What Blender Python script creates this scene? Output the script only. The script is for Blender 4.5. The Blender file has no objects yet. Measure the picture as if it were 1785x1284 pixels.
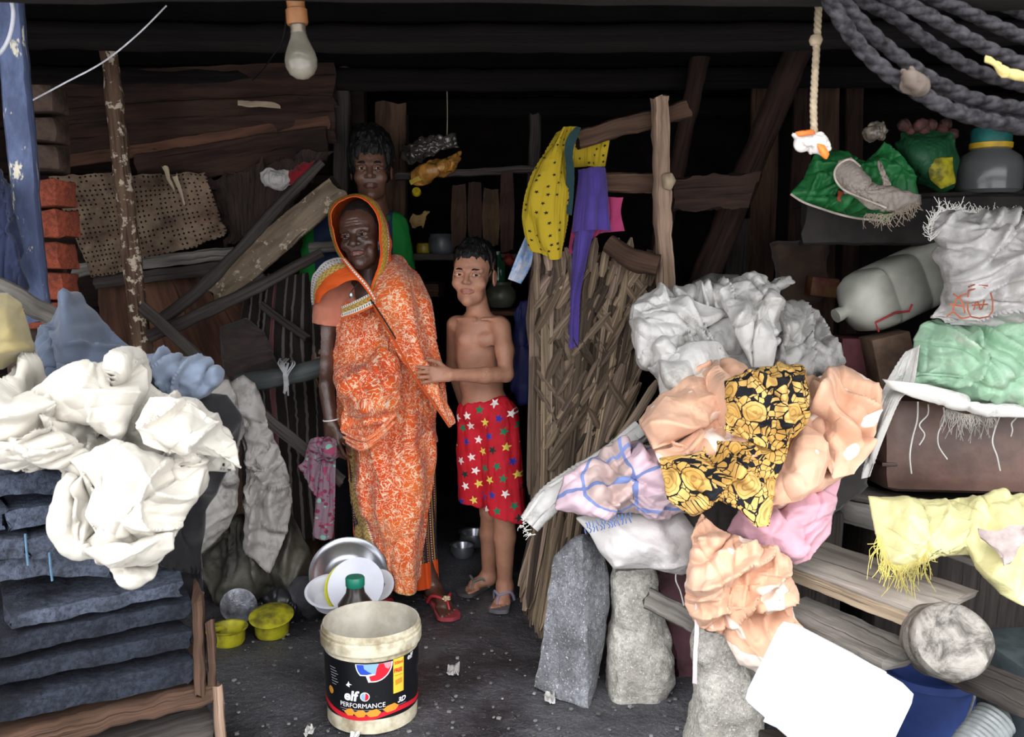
SKY = 6.6
import bpy, bmesh, math, random
import numpy as np
SC = bpy.context.scene
COL = SC.collection
PI = math.pi
FPX, PIT, CAMZ = 1600.0, math.radians(7), 1.26
CP, SP = math.cos(PIT), math.sin(PIT)
rnd = random.Random(7)

def at(px, py, Y):
    """world point at depth Y seen at a pixel of the photograph"""
    px, py, Y = np.asarray(px, float), np.asarray(py, float), np.asarray(Y, float)
    a = (px - 892.5) / FPX
    v = (642 - py) / FPX
    dy = CP + v * SP
    k = Y / dy
    return np.stack([a * k, Y + 0 * a, CAMZ + (-SP + v * CP) * k], -1)

def fl(px, py, z=0.0):
    """world point at height z seen at a pixel"""
    a = (px - 892.5) / FPX
    v = (642 - py) / FPX
    k = (z - CAMZ) / (-SP + v * CP)
    return np.array([a * k, (CP + v * SP) * k, z])

def pxm(Y):
    return Y / FPX

# ---------------------------------------------------------------- noise
def _h(ix, iy, iz, seed):
    n = (ix * 374761393 + iy * 668265263 + iz * 2147483647 + seed * 974634777) & 0xFFFFFFFF
    n = ((n ^ (n >> 13)) * 1274126177) & 0xFFFFFFFF
    n = ((n ^ (n >> 16)) * 2246822519) & 0xFFFFFFFF
    return ((n ^ (n >> 15)) & 0xFFFF) / 32767.5 - 1.0

def vnoise(p, seed=0, octv=1):
    p = np.asarray(p, float)
    out = 0
    amp = 1.0
    for o in range(octv):
        q = p * (2 ** o) + 13.7 * o
        i = np.floor(q).astype(np.int64)
        f = q - i
        f = f * f * f * (f * (f * 6 - 15) + 10)
        x, y, z = i[..., 0], i[..., 1], i[..., 2]
        r = 0
        for a in (0, 1):
            wa = f[..., 0] if a else 1 - f[..., 0]
            for b in (0, 1):
                wb = f[..., 1] if b else 1 - f[..., 1]
                for c in (0, 1):
                    wc = f[..., 2] if c else 1 - f[..., 2]
                    r = r + wa * wb * wc * _h(x + a, y + b, z + c, seed + o)
        out = out + amp * r
        amp *= 0.5
    return out

# ---------------------------------------------------------------- objects
WL = {}
def _link(o, loc, parent):
    COL.objects.link(o)
    if parent is not None:
        o.parent = parent
        b = WL[parent.name]
        o.location = tuple(np.asarray(loc) - b)
    else:
        o.location = tuple(loc)
    WL[o.name] = np.asarray(loc, float)

def tag(o, label=None, cat=None, group=None, kind=None):
    if label: o['label'] = label
    if cat: o['category'] = cat
    if group: o['group'] = group
    if kind: o['kind'] = kind
    return o

def thing(name, label, cat, loc, group=None):
    o = bpy.data.objects.new(name, None)
    o.empty_display_size = 0.05
    _link(o, np.asarray(loc, float), None)
    return tag(o, label, cat, group)

def mk(name, V, F, mat, parent=None, uv=None, smooth=True, col=None, mi=None, sharp=True):
    """one mesh object from world-space vertices; F is a list of (k,s) index arrays"""
    V = np.asarray(V, float).reshape(-1, 3)
    if parent is None:
        lo, hi = V.min(0), V.max(0)
        loc = np.array([(lo[0] + hi[0]) / 2, (lo[1] + hi[1]) / 2, lo[2]])
    else:
        loc = WL[parent.name]
    me = bpy.data.meshes.new(name)
    F = [np.asarray(f, np.int64) for f in F if len(f)]
    me.vertices.add(len(V))
    me.vertices.foreach_set('co', (V - loc).astype(np.float32).ravel())
    loops = np.concatenate([f.ravel() for f in F])
    sizes = np.concatenate([np.full(len(f), f.shape[1], np.int64) for f in F])
    starts = np.concatenate([[0], np.cumsum(sizes)[:-1]])
    me.loops.add(len(loops))
    me.loops.foreach_set('vertex_index', loops.astype(np.int32))
    me.polygons.add(len(sizes))
    me.polygons.foreach_set('loop_start', starts.astype(np.int32))
    me.polygons.foreach_set('use_smooth', np.full(len(sizes), smooth, bool))
    mats = mat if isinstance(mat, (list, tuple)) else [mat]
    for m in mats: me.materials.append(m)
    if mi is not None:
        me.polygons.foreach_set('material_index', np.asarray(mi, np.int32))
    me.update(calc_edges=True)
    if uv is not None:
        l = me.uv_layers.new(name='UVMap')
        l.data.foreach_set('uv', np.asarray(uv, np.float32)[loops].ravel())
    if col is not None:
        c = np.ones((len(V), 4), np.float32)
        col = np.asarray(col, np.float32)
        c[:, :col.shape[1]] = col
        a = me.color_attributes.new('Col', 'FLOAT_COLOR', 'POINT')
        a.data.foreach_set('color', c.ravel())
    me.validate()
    if smooth and sharp and name not in ('body', 'hair', 'shorts', 't_shirt', 'trousers', 'blouse'): me.set_sharp_from_angle(angle=math.radians(42))
    o = bpy.data.objects.new(name, me)
    _link(o, loc, parent)
    return o

class Geo:
    """collects pieces that become one mesh"""
    def __init__(s):
        s.V, s.F, s.U, s.C, s.M, s.n = [], [], [], [], [], 0
    def add(s, g, col=None, mi=0):
        V, F, U = g
        V = np.asarray(V).reshape(-1, 3)
        s.V.append(V)
        for f in F:
            if len(f):
                s.F.append(np.asarray(f) + s.n)
                s.M.append(np.full(len(f), mi))
        s.U.append(U if U is not None else np.zeros((len(V), 2)))
        s.C.append(np.tile(col if col is not None else (1, 1, 1), (len(V), 1)))
        s.n += len(V)
        return s
    def build(s, name, mat, parent=None, smooth=True):
        # same-size face arrays keep their order, so the material index lines up
        return mk(name, np.concatenate(s.V), s.F, mat, parent, np.concatenate(s.U), smooth,
                  np.concatenate(s.C), np.concatenate(s.M))

def one(name, g, mat, parent=None, smooth=True, col=None, sharp=True):
    return mk(name, g[0], g[1], mat, parent, g[2], smooth, col, None, sharp)

# ---------------------------------------------------------------- surfaces
def spline(P, n, closed=False):
    """Catmull-Rom through the rows of P, n samples"""
    P = np.asarray(P, float)
    k = len(P)
    if k == 1: return np.repeat(P, n, 0)
    if closed:
        t = np.linspace(0, k, n, endpoint=False)
        i = np.floor(t).astype(int)
        f = (t - i)[(...,) + (None,) * (P.ndim - 1)]
        a, b, c, d = P[(i - 1) % k], P[i % k], P[(i + 1) % k], P[(i + 2) % k]
    else:
        t = np.linspace(0, k - 1, n)
        i = np.clip(np.floor(t).astype(int), 0, k - 2)
        f = (t - i)[(...,) + (None,) * (P.ndim - 1)]
        a, b, c, d = P[np.clip(i - 1, 0, k - 1)], P[i], P[i + 1], P[np.clip(i + 2, 0, k - 1)]
    return 0.5 * (2 * b + (c - a) * f + (2 * a - 5 * b + 4 * c - d) * f ** 2 + (3 * b - a - 3 * c + d) * f ** 3)

def gnorm(P):
    a = np.gradient(P, axis=1)
    b = np.gradient(P, axis=0)
    N = np.cross(a, b)
    N /= np.linalg.norm(N, axis=2, keepdims=True) + 1e-12
    return N

def faces_grid(n, m, off=0):
    i = np.arange(n - 1)[:, None] * m + np.arange(m - 1)[None]
    return (np.stack([i, i + 1, i + m + 1, i + m], -1).reshape(-1, 4) + off)

def uvgrid(P):
    lu = np.concatenate([[0], np.cumsum(np.linalg.norm(np.diff(P, axis=1), axis=2).mean(0))])
    lv = np.concatenate([[0], np.cumsum(np.linalg.norm(np.diff(P, axis=0), axis=2).mean(1))])
    return np.stack(np.meshgrid(lu, lv), -1)

def sheet(P, th=0.003, uv=None):
    """closed two-sided sheet from a point grid"""
    n, m = P.shape[:2]
    N = gnorm(P)
    U = (uvgrid(P) if uv is None else uv).reshape(-1, 2)
    V = np.concatenate([(P + N * th / 2).reshape(-1, 3), (P - N * th / 2).reshape(-1, 3)])
    f1 = faces_grid(n, m)
    f2 = faces_grid(n, m, n * m)[:, ::-1]
    idx = np.arange(n * m).reshape(n, m)
    rim = np.concatenate([idx[0], idx[1:, -1], idx[-1, -2::-1], idx[-2:0:-1, 0]])
    r2 = np.roll(rim, -1)
    f3 = np.stack([rim, rim + n * m, r2 + n * m, r2], -1)
    return V, [f1, f2, f3], np.concatenate([U, U])

def smooth_grid(P, k):
    for _ in range(k):
        Q = P.copy()
        Q[1:-1] = (P[:-2] + 2 * P[1:-1] + P[2:]) / 4
        P = Q.copy()
        P[:, 1:-1] = (Q[:, :-2] + 2 * Q[:, 1:-1] + Q[:, 2:]) / 4
    return P

def crumple(P, su=1.1, sv=1.1, it=50, lo=-0.015, hi=0.05, seed=0, fu=8, fv=8, a0=0.012, pin=0.0, kt=0.04, bend=0.9, face=(0, -1, .3)):
    """let a sheet that is longer than its place buckle into folds"""
    n, m = P.shape[:2]
    T = P.copy()
    N = gnorm(smooth_grid(T, 3))
    if (N.reshape(-1, 3).mean(0) @ np.array(face)) < 0: N = -N
    U = uvgrid(T)
    q = np.concatenate([U * np.array([fu, fv]), np.full((n, m, 1), seed * 3.7)], -1)
    w = np.ones((n, m))
    if pin:
        e = np.minimum(np.minimum(np.arange(n), np.arange(n)[::-1])[:, None], np.minimum(np.arange(m), np.arange(m)[::-1])[None])
        w = np.clip(e / (pin * min(n, m)), 0, 1)
    P = P + N * (a0 * vnoise(q, seed, 2) * w)[..., None]
    def ln(a, b): return np.linalg.norm(b - a, axis=-1, keepdims=True)
    Lu = ln(T[:, :-1], T[:, 1:]) * su
    Lv = ln(T[:-1], T[1:]) * sv
    La = np.sqrt(ln(T[:-1, :-1], T[1:, 1:]) ** 2 * (su * su + sv * sv) / 2)
    Lb = np.sqrt(ln(T[:-1, 1:], T[1:, :-1]) ** 2 * (su * su + sv * sv) / 2)
    def con(A, B, L, k, push=False):
        d = B - A
        l = np.linalg.norm(d, axis=-1, keepdims=True) + 1e-9
        c = (l - L) / l
        if push: c = np.minimum(c, 0)
        c = d * (0.5 * k * c)
        A += c
        B -= c
    for t in range(it):
        for s in (0, 1):
            con(P[:, s:m - 1:2], P[:, s + 1:m:2], Lu[:, s::2], 1)
            con(P[s:n - 1:2], P[s + 1:n:2], Lv[s::2], 1)
        for s in (0, 1):
            con(P[s:n - 1:2, :-1], P[s + 1:n:2, 1:], La[s::2], .5)
            con(P[s:n - 1:2, 1:], P[s + 1:n:2, :-1], Lb[s::2], .5)
        for st in (2, 4):
            for s in range(2 * st):
                if s % (2 * st) >= st: continue
                A, B = P[:, s:m - st:2 * st], P[:, s + st::2 * st]
                k = min(A.shape[1], B.shape[1])
                if k:
                    L = ln(T[:, s:m - st:2 * st][:, :k], T[:, s + st::2 * st][:, :k]) * su * bend
                    con(A[:, :k], B[:, :k], L, .6, True)
                A, B = P[s:n - st:2 * st], P[s + st::2 * st]
                k = min(A.shape[0], B.shape[0])
                if k:
                    L = ln(T[s:n - st:2 * st][:k], T[s + st::2 * st][:k]) * sv * bend
                    con(A[:k], B[:k], L, .6, True)
        D = P - T
        dn = (D * N).sum(-1, keepdims=True)
        D = (D - dn * N) * (1 - kt)
        P = T + D * np.maximum(w, .15)[..., None] + N * np.clip(dn, lo, hi) * np.maximum(w, 0.0)[..., None]
    return P

def ridges(P, amp=.03, f=13, seed=0, K=5, aniso=4.0, dirs=None, sharp=1.3, spread=.5, face=(0, -1, .3), w=None, pl=True, edge=.3, crease=.35):
    """raise crossing crests of drapery on a sheet: long narrow folds with soft valleys"""
    n, m = P.shape[:2]
    N = gnorm(smooth_grid(P, 6))
    if (N.reshape(-1, 3).mean(0) @ np.array(face)) < 0: N = -N
    U = P[..., [0, 2]] if pl else uvgrid(P)
    r = random.Random(seed)
    z = np.zeros((n, m, 1))
    wx = vnoise(np.concatenate([U * 4.5, z + seed], -1), seed, 2) * .045
    wy = vnoise(np.concatenate([U * 4.5, z + seed + 5], -1), seed + 1, 2) * .045
    h = np.zeros((n, m))
    for k in range(K):
        th = math.radians(r.choice(dirs)) + r.uniform(-spread, spread) if dirs else r.uniform(0, PI)
        c, s = math.cos(th), math.sin(th)
        a = (U[..., 0] + wx) * c + (U[..., 1] + wy) * s
        b = -(U[..., 0] + wx) * s + (U[..., 1] + wy) * c
        ff = f * r.uniform(.7, 1.5)
        nn = vnoise(np.stack([b * ff, a * ff / aniso, 0 * a + seed + k * 3.1], -1), seed + k * 7, 1)
        rd = np.clip(1 - np.abs(nn) * 2.6, 0, 1) ** sharp
        mk_ = vnoise(np.concatenate([U * 5.0, z + k * 2.3 + seed], -1), seed + 40 + k, 1)
        mk_ = np.clip(mk_ * 1.8 + .55, 0, 1)
        hh = rd * mk_ * amp * r.uniform(.5, 1.1) * (13 / ff) ** .6
        h = np.maximum(h, hh) + .35 * np.minimum(h, hh)
    for k in range(K if crease else 0):
        th = math.radians(r.choice(dirs)) + r.uniform(-spread, spread) if dirs else r.uniform(0, PI)
        c, s = math.cos(th), math.sin(th)
        x, y = (U[..., 0] + wx) * c + (U[..., 1] + wy) * s, -(U[..., 0] + wx) * s + (U[..., 1] + wy) * c
        nn = vnoise(np.stack([y * f * .8, x * f * .8 / aniso, 0 * x + seed + 50 + k * 2.7], -1), seed + k * 5 + 90, 1)
        mk_ = np.clip(vnoise(np.concatenate([U * 6.0, z + k * 1.3 + seed], -1), seed + 70 + k, 1) * 2 + .2, 0, 1)
        h = h - crease * amp * mk_ * np.exp(-(nn / .07) ** 2)
    h = h + .18 * amp * vnoise(np.concatenate([U * 16, z + seed], -1), seed + 3, 3)
    h = h - .30 * amp
    e = np.minimum(np.minimum(np.arange(n), np.arange(n)[::-1])[:, None], np.minimum(np.arange(m), np.arange(m)[::-1])[None])
    h = h * (edge + (1 - edge) * np.clip(e / (.12 * min(n, m)), 0, 1))
    if w is not None: h = h * w
    mn = N.reshape(-1, 3).mean(0); mn /= np.linalg.norm(mn)
    D = N * .45 + mn * .55
    return P + D * h[..., None]

def grid(rows, n, m):
    """rows of (px,py,Y) control points -> smooth n x m world grid"""
    R = [spline(np.array(r, float), m) for r in rows]
    G = spline(np.array(R), n)
    return at(G[..., 0], G[..., 1], G[..., 2])

def cloth(name, rows, mat, parent=None, n=60, m=60, th=0.003, sm=0, edge=0, rid=None, **k):
    P = grid(rows, n, m)
    U = uvgrid(P)
    if edge: P = P + (vnoise(P * 40, 3, 2)[..., None] * edge) * edgemask(n, m)[..., None]
    for q in ([rid] if isinstance(rid, dict) else rid or ()): P = ridges(P, **q)
    if k.get('it', 50): P = crumple(P, **k)
    if sm: P = smooth_grid(P, sm)
    return one(name, sheet(P, th, U), mat, parent, sharp=False)

def edgemask(n, m):
    e = np.minimum(np.minimum(np.arange(n), np.arange(n)[::-1])[:, None], np.minimum(np.arange(m), np.arange(m)[::-1])[None])
    return np.exp(-e / 2.0)

def outline_r(O, c, k=720):
    O = np.array(O, float) - np.array(c)
    Q = np.concatenate([O, O[:1]])
    pts = np.concatenate([Q[i] + (Q[i + 1] - Q[i]) * np.linspace(0, 1, 40, endpoint=False)[:, None] for i in range(len(O))])
    a = np.arctan2(pts[:, 1], pts[:, 0])
    r = np.hypot(pts[:, 0], pts[:, 1])
    o = np.argsort(a)
    a, r = a[o], r[o]
    return np.concatenate([a - 2 * PI, a, a + 2 * PI]), np.concatenate([r, r, r])

def lump_grid(O, Y, c=None, gx=0.0, gy=0.0, bulge=0.06, n=70, pw=2.0, ragged=0.0, seed=0):
    c = np.array(O, float).mean(0) if c is None else np.array(c, float)
    A, Rr = outline_r(O, c)
    s = np.linspace(-1, 1, n)
    u, v = np.meshgrid(s, s)
    x = u * np.sqrt(1 - v * v / 2)
    y = v * np.sqrt(1 - u * u / 2)
    r = np.hypot(x, y)
    a = np.arctan2(y, x)
    R = np.interp(a, A, Rr)
    if ragged:
        R = R * (1 + ragged * vnoise(np.stack([np.cos(a) * 3, np.sin(a) * 3, 0 * a + seed], -1), seed, 3))
    aa = np.linspace(-PI, PI, 361)[:-1]
    Q = np.interp(aa, A, Rr)
    f = np.fft.rfft(Q); f[4:] = 0
    Rs = np.interp(a, np.append(aa, PI), np.append(np.fft.irfft(f, 360), np.fft.irfft(f, 360)[0]))
    R = np.minimum(Rs, R * 1.3) * (1 - r ** 3) + R * r ** 3
    px = c[0] + np.cos(a) * r * R
    py = c[1] + np.sin(a) * r * R
    Yd = Y + gx * (px - c[0]) + gy * (py - c[1]) - bulge * (1 - np.clip(r, 0, 1) ** pw)
    return at(px, py, Yd)

def lump(name, O, mat, Y, parent=None, c=None, gx=0.0, gy=0.0, bulge=0.06, n=70, pw=2.0, th=0.004, ragged=0.0, folds=(), rid=None, **k):
    """heap or lying cloth whose outline follows O (pixels), domed towards the opening"""
    P = lump_grid(O, Y, c, gx, gy, bulge, n, pw, ragged, k.get('seed', 0))
    U = uvgrid(P)
    if folds:
        for (x0, y0, x1, y1, w, amp) in folds:
            a, b = at(x0, y0, Y), at(x1, y1, Y)
            d = b - a
            t = np.clip(((P - a) @ d) / (d @ d), 0, 1)
            q = P - (a + t[..., None] * d)
            q[..., 1] = 0
            dist = np.linalg.norm(q, axis=-1) / (w * pxm(Y))
            P[..., 1] -= amp * np.exp(-dist ** 2)
    for q in ([rid] if isinstance(rid, dict) else rid or ()): P = ridges(P, **q)
    if k.get('it', 50): P = crumple(P, **k)
    return one(name, sheet(P, th, U), mat, parent, sharp=False)

# ---------------------------------------------------------------- solids
def frames(P):
    T = np.gradient(P, axis=0)
    T /= np.linalg.norm(T, axis=1, keepdims=True) + 1e-12
    up = np.array([0, 0, 1.0]) if abs(T[0, 2]) < 0.9 else np.array([0, -1.0, 0])
    A = np.zeros_like(P); B = np.zeros_like(P)
    a = np.cross(T[0], up); a /= np.linalg.norm(a)
    for i in range(len(P)):
        a = a - T[i] * (a @ T[i]); a /= np.linalg.norm(a) + 1e-12
        A[i] = a; B[i] = np.cross(a, T[i])
    return T, A, B

def loft(S, cap=True, uv=None):
    """S (n,k,3): rings joined; optional end caps"""
    n, k = S.shape[:2]
    idx = np.arange(n * k).reshape(n, k)
    a, b = idx[:-1], idx[1:]
    f = np.stack([a, np.roll(a, -1, 1), np.roll(b, -1, 1), b], -1).reshape(-1, 4)
    F = [f]
    if cap: F += [idx[0][::-1][None], idx[-1][None]]
    if uv is None:
        lu = np.linspace(0, 1, k) * np.linalg.norm(np.diff(S[n // 2], axis=0, append=S[n // 2][:1]), axis=1).sum()
        lv = np.concatenate([[0], np.cumsum(np.linalg.norm(np.diff(S.mean(1), axis=0), axis=1))])
        uv = np.stack(np.meshgrid(lu, lv), -1)
    return S.reshape(-1, 3), F, uv.reshape(-1, 2)

def tube(path, r, seg=10, n=None, nz=0.0, nf=12, seed=0, cap=True):
    path = np.asarray(path, float)
    r = np.asarray(r, float) * np.ones(len(path))
    if n:
        r = spline(r[:, None], n)[:, 0]
        path = spline(path, n)
    T, A, B = frames(path)
    t = np.linspace(0, 2 * PI, seg, endpoint=False)
    S = path[:, None] + (A[:, None] * np.cos(t)[None, :, None] + B[:, None] * np.sin(t)[None, :, None]) * r[:, None, None]
    if nz:
        d = vnoise(S * nf, seed, 3) * nz
        S = S + (S - path[:, None]) / (r[:, None, None] + 1e-9) * d[..., None]
    return loft(S, cap)

def plank(p0, p1, w, t, face=(0, -1, 0), n=28, nz=0.003, seed=0, w1=None, warp=0.006, rag=0.01):
    """sawn board with uneven edges and broken ends; face = direction its broad side looks"""
    p0, p1 = np.asarray(p0, float), np.asarray(p1, float)
    d = p1 - p0
    L = np.linalg.norm(d); d = d / L
    f = np.asarray(face, float); f = f - d * (f @ d); f /= np.linalg.norm(f)
    s = np.cross(d, f)
    w1 = w if w1 is None else w1
    e = min(0.18, 0.3 * t / w)
    prof = []
    for (x, y) in [(-1, -1), (-.5, -1), (0, -1), (.5, -1), (1, -1), (1, 1), (.5, 1), (0, 1), (-.5, 1), (-1, 1)]:
        if abs(x) == 1:
            a = [(x * (1 - e), y), (x, y * .6)]
            if (x > 0) != (y < 0): a = a[::-1]
            prof += a
        else: prof.append((x, y))
    prof = np.array(prof) / 2
    v = np.linspace(0, 1, n)
    ww = (w + (w1 - w) * v)[:, None, None]
    S = p0 + d * (v * L)[:, None, None] + s * (prof[:, 0][None, :, None] * ww) + f * (prof[:, 1][None, :, None] * t)
    q = np.stack([v * L * 2.2, 0 * v, 0 * v + seed], -1)
    S = S + s * (vnoise(q, seed, 2) * warp)[:, None, None] + f * (vnoise(q + 9, seed, 2) * warp)[:, None, None]
    dv = np.stack([vnoise(S * 22, seed + i, 3) for i in range(3)], -1)
    S = S + dv * nz
    S[0] = S[0] - d * (vnoise(S[0] * 45, seed, 2) * rag)[:, None]
    S[-1] = S[-1] + d * (vnoise(S[-1] * 45, seed, 2) * rag)[:, None]
    return loft(S)

def log(path, r, nz=0.004, nf=14, seg=16, n=40, seed=0):
    return tube(path, r, seg, n, nz, nf, seed)

def box(c, s, R=None, bev=0.006, sub=0, nz=0.0, nf=10, seed=0):
    bm = bmesh.new()
    bmesh.ops.create_cube(bm, size=1)
    for v in bm.verts: v.co = (v.co.x * s[0], v.co.y * s[1], v.co.z * s[2])
    if bev: bmesh.ops.bevel(bm, geom=bm.edges[:], offset=bev, segments=2, affect='EDGES', profile=.6)
    if sub: bmesh.ops.subdivide_edges(bm, edges=bm.edges[:], cuts=sub, use_grid_fill=True)
    bm.verts.index_update()
    V = np.array([v.co[:] for v in bm.verts])
    by = {}
    for f in bm.faces: by.setdefault(len(f.verts), []).append([v.index for v in f.verts])
    bm.free()
    U = np.stack([V[:, 0] + V[:, 1], V[:, 2] + V[:, 1]], -1)
    if nz:
        V = V + np.stack([vnoise((V + seed * 7) * nf, seed + i, 3) for i in range(3)], -1) * nz
    if R is not None: V = V @ np.asarray(R).T
    return V + np.asarray(c), [np.array(x) for x in by.values()], U

def lathe(prof, seg=40, R=None, c=(0, 0, 0), cap=False, nz=0.0, seed=0):
    prof = np.array(prof, float)
    t = np.linspace(0, 2 * PI, seg, endpoint=False)
    S = np.stack([prof[:, 0:1] * np.cos(t), prof[:, 0:1] * np.sin(t), prof[:, 1:2] + 0 * t], -1)
    L = np.concatenate([[0], np.cumsum(np.linalg.norm(np.diff(prof, axis=0), axis=1))])
    uv = np.stack(np.meshgrid(np.linspace(0, 1, seg) * 2 * PI * prof[:, 0].max(), L), -1)
    g = loft(S, cap, uv)
    V = g[0]
    if nz: V = V + np.stack([vnoise((V + seed) * 25, seed + i, 2) for i in range(3)], -1) * nz
    if R is not None: V = V @ np.asarray(R).T
    return V + np.asarray(c), g[1], g[2]

def rot(ax, deg):
    a = math.radians(deg); c, s = math.cos(a), math.sin(a)
    if ax == 'x': return np.array([[1, 0, 0], [0, c, -s], [0, s, c]])
    if ax == 'y': return np.array([[c, 0, s], [0, 1, 0], [-s, 0, c]])
    return np.array([[c, -s, 0], [s, c, 0], [0, 0, 1]])

def tubeloft(rows, n, m, p=2.2):
    """rows (px_left,px_right,py,Y,depth ratio) -> closed ring grid starting at the back"""
    R = []
    t = np.linspace(PI / 2, 2.5 * PI, m)
    for (a, b, y, Y, dr) in rows:
        A, B = at(a, y, Y), at(b, y, Y)
        c = (A + B) / 2
        rx = (B[0] - A[0]) / 2
        x = np.sign(np.cos(t)) * np.abs(np.cos(t)) ** (2 / p) * rx
        yy = np.sign(np.sin(t)) * np.abs(np.sin(t)) ** (2 / p) * rx * dr
        R.append(np.stack([c[0] + x, c[1] + yy, c[2] + 0 * x], -1))
    return spline(np.array(R), n)
# ---------------------------------------------------------------- smooth bodies
class Body:
    """distance field of joined tapered limbs, meshed as one skin"""
    def __init__(s, lo, hi, h):
        s.lo, s.h = np.asarray(lo, float), h
        s.n = np.ceil((np.asarray(hi) - s.lo) / h).astype(int) + 1
        s.D = np.full(s.n, 0.2, np.float32)
    def _reg(s, lo, hi):
        a = np.clip(np.floor((lo - s.lo) / s.h).astype(int), 0, s.n)
        b = np.clip(np.ceil((hi - s.lo) / s.h).astype(int) + 1, 0, s.n)
        if (b <= a).any(): return None, None
        ax = [s.lo[i] + s.h * np.arange(a[i], b[i]) for i in range(3)]
        X = np.stack(np.meshgrid(*ax, indexing='ij'), -1).astype(np.float32)
        return (slice(a[0], b[0]), slice(a[1], b[1]), slice(a[2], b[2])), X
    def _put(s, sl, d, k, sub):
        D = s.D[sl]
        if sub:
            d = -d
            h = np.clip(.5 - .5 * (D - d) / k, 0, 1) if k else (d > D)
            s.D[sl] = D * (1 - h) + d * h + k * h * (1 - h)
        else:
            h = np.clip(.5 + .5 * (D - d) / k, 0, 1) if k else (d < D)
            s.D[sl] = D * (1 - h) + d * h - k * h * (1 - h)
    def cap(s, a, b, ra, rb, k=0.02, sub=False):
        a, b = np.asarray(a, float), np.asarray(b, float)
        r = max(ra, rb) + k + 2 * s.h
        sl, X = s._reg(np.minimum(a, b) - r, np.maximum(a, b) + r)
        if sl is None: return s
        ab = b - a
        q = X - a.astype(np.float32)
        t = np.clip(q @ ab.astype(np.float32) / (ab @ ab + 1e-12), 0, 1)
        d = np.linalg.norm(q - t[..., None] * ab.astype(np.float32), axis=-1) - (ra + (rb - ra) * t)
        s._put(sl, d, k, sub)
        return s
    def chain(s, pts, rs, k=0.02):
        for i in range(len(pts) - 1): s.cap(pts[i], pts[i + 1], rs[i], rs[i + 1], k)
        return s
    def ell(s, c, r, R=None, k=0.02, sub=False):
        c, r = np.asarray(c, float), np.asarray(r, float)
        m = r.max() + k + 2 * s.h
        sl, X = s._reg(c - m, c + m)
        if sl is None: return s
        q = X - c.astype(np.float32)
        if R is not None: q = q @ np.asarray(R, np.float32)
        e = np.linalg.norm(q / r.astype(np.float32), axis=-1)
        g = np.linalg.norm(q / (r * r).astype(np.float32), axis=-1) + 1e-9
        s._put(sl, e * (e - 1) / g, k, sub)
        return s
    def cut(s, p, nrm):
        """keep the side the normal points away from"""
        ax = [s.lo[i] + s.h * np.arange(s.n[i]) for i in range(3)]
        nrm = np.asarray(nrm, float) / np.linalg.norm(nrm)
        d = (ax[0][:, None, None] - p[0]) * nrm[0] + (ax[1][None, :, None] - p[1]) * nrm[1] + (ax[2][None, None] - p[2]) * nrm[2]
        s.D = np.maximum(s.D, d.astype(np.float32))
        return s
    def mesh(s):
        D, n = s.D, s.n
        ins = D < 0
        cell = np.zeros(n - 1, np.int8)
        for i in (0, 1):
            for j in (0, 1):
                for k in (0, 1):
                    cell += ins[i:n[0] - 1 + i, j:n[1] - 1 + j, k:n[2] - 1 + k]
        act = np.argwhere((cell > 0) & (cell < 8))
        idx = np.full(n - 1, -1, np.int64)
        idx[tuple(act.T)] = np.arange(len(act))
        acc = np.zeros((len(act), 3)); cnt = np.zeros(len(act))
        cs = np.array([(i, j, k) for i in (0, 1) for j in (0, 1) for k in (0, 1)])
        for a in cs:
            for ax in range(3):
                if a[ax]: continue
                b = a.copy(); b[ax] = 1
                da = D[tuple((act + a).T)]; db = D[tuple((act + b).T)]
                m = (da < 0) != (db < 0)
                t = np.where(m, da / np.where(m, da - db, 1), 0)
                p = a + np.zeros((len(act), 3)); p[:, ax] += t
                acc[m] += p[m]; cnt[m] += 1
        V = (act + acc / cnt[:, None]) * s.h + s.lo
        F = []
        for ax in range(3):
            o = [slice(1, None)] * 3; o[ax] = slice(None)
            A = [slice(1, n[i] - 1) if i != ax else slice(0, n[i] - 1) for i in range(3)]
            B = list(A); B[ax] = slice(1, n[ax])
            a, b = ins[tuple(A)], ins[tuple(B)]
            e = np.argwhere(a != b)
            fl_ = a[tuple(e.T)]
            off = np.array([1 if i != ax else 0 for i in range(3)])
            e = e + off
            u, v = [(1, 2), (2, 0), (0, 1)][ax]
            du = np.zeros(3, int); du[u] = 1
            dv = np.zeros(3, int); dv[v] = 1
            q = np.stack([idx[tuple((e - du - dv).T)], idx[tuple((e - dv).T)], idx[tuple(e.T)], idx[tuple((e - du).T)]], -1)
            q[~fl_] = q[~fl_][:, ::-1]
            F.append(q)
        F = np.concatenate(F)
        F = F[(F >= 0).all(1)]
        # two light smoothing passes take the grid out of the skin
        for lam in (.5, -.52, .5, -.52):
            S = np.zeros_like(V); c = np.zeros(len(V))
            for i in range(4):
                np.add.at(S, F[:, i], V[F[:, (i + 1) % 4]]); np.add.at(c, F[:, i], 1)
            V = V + lam * (S / np.maximum(c, 1)[:, None] - V)
        return V, [F], None

class Head:
    """head frame: x to the viewer's right, y into the head, z up, scaled"""
    def __init__(s, c, yaw=0, roll=0, pitch=0, sc=1.0, wide=1.0):
        s.c, s.s, s.w = np.asarray(c, float), sc, wide
        s.R = rot('z', -yaw) @ rot('y', roll) @ rot('x', pitch)
    def p(s, x, y, z): return s.c + s.R @ (np.array([x * s.w, y, z]) * s.s)
    def r(s, *a): return np.array(a) * s.s

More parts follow.
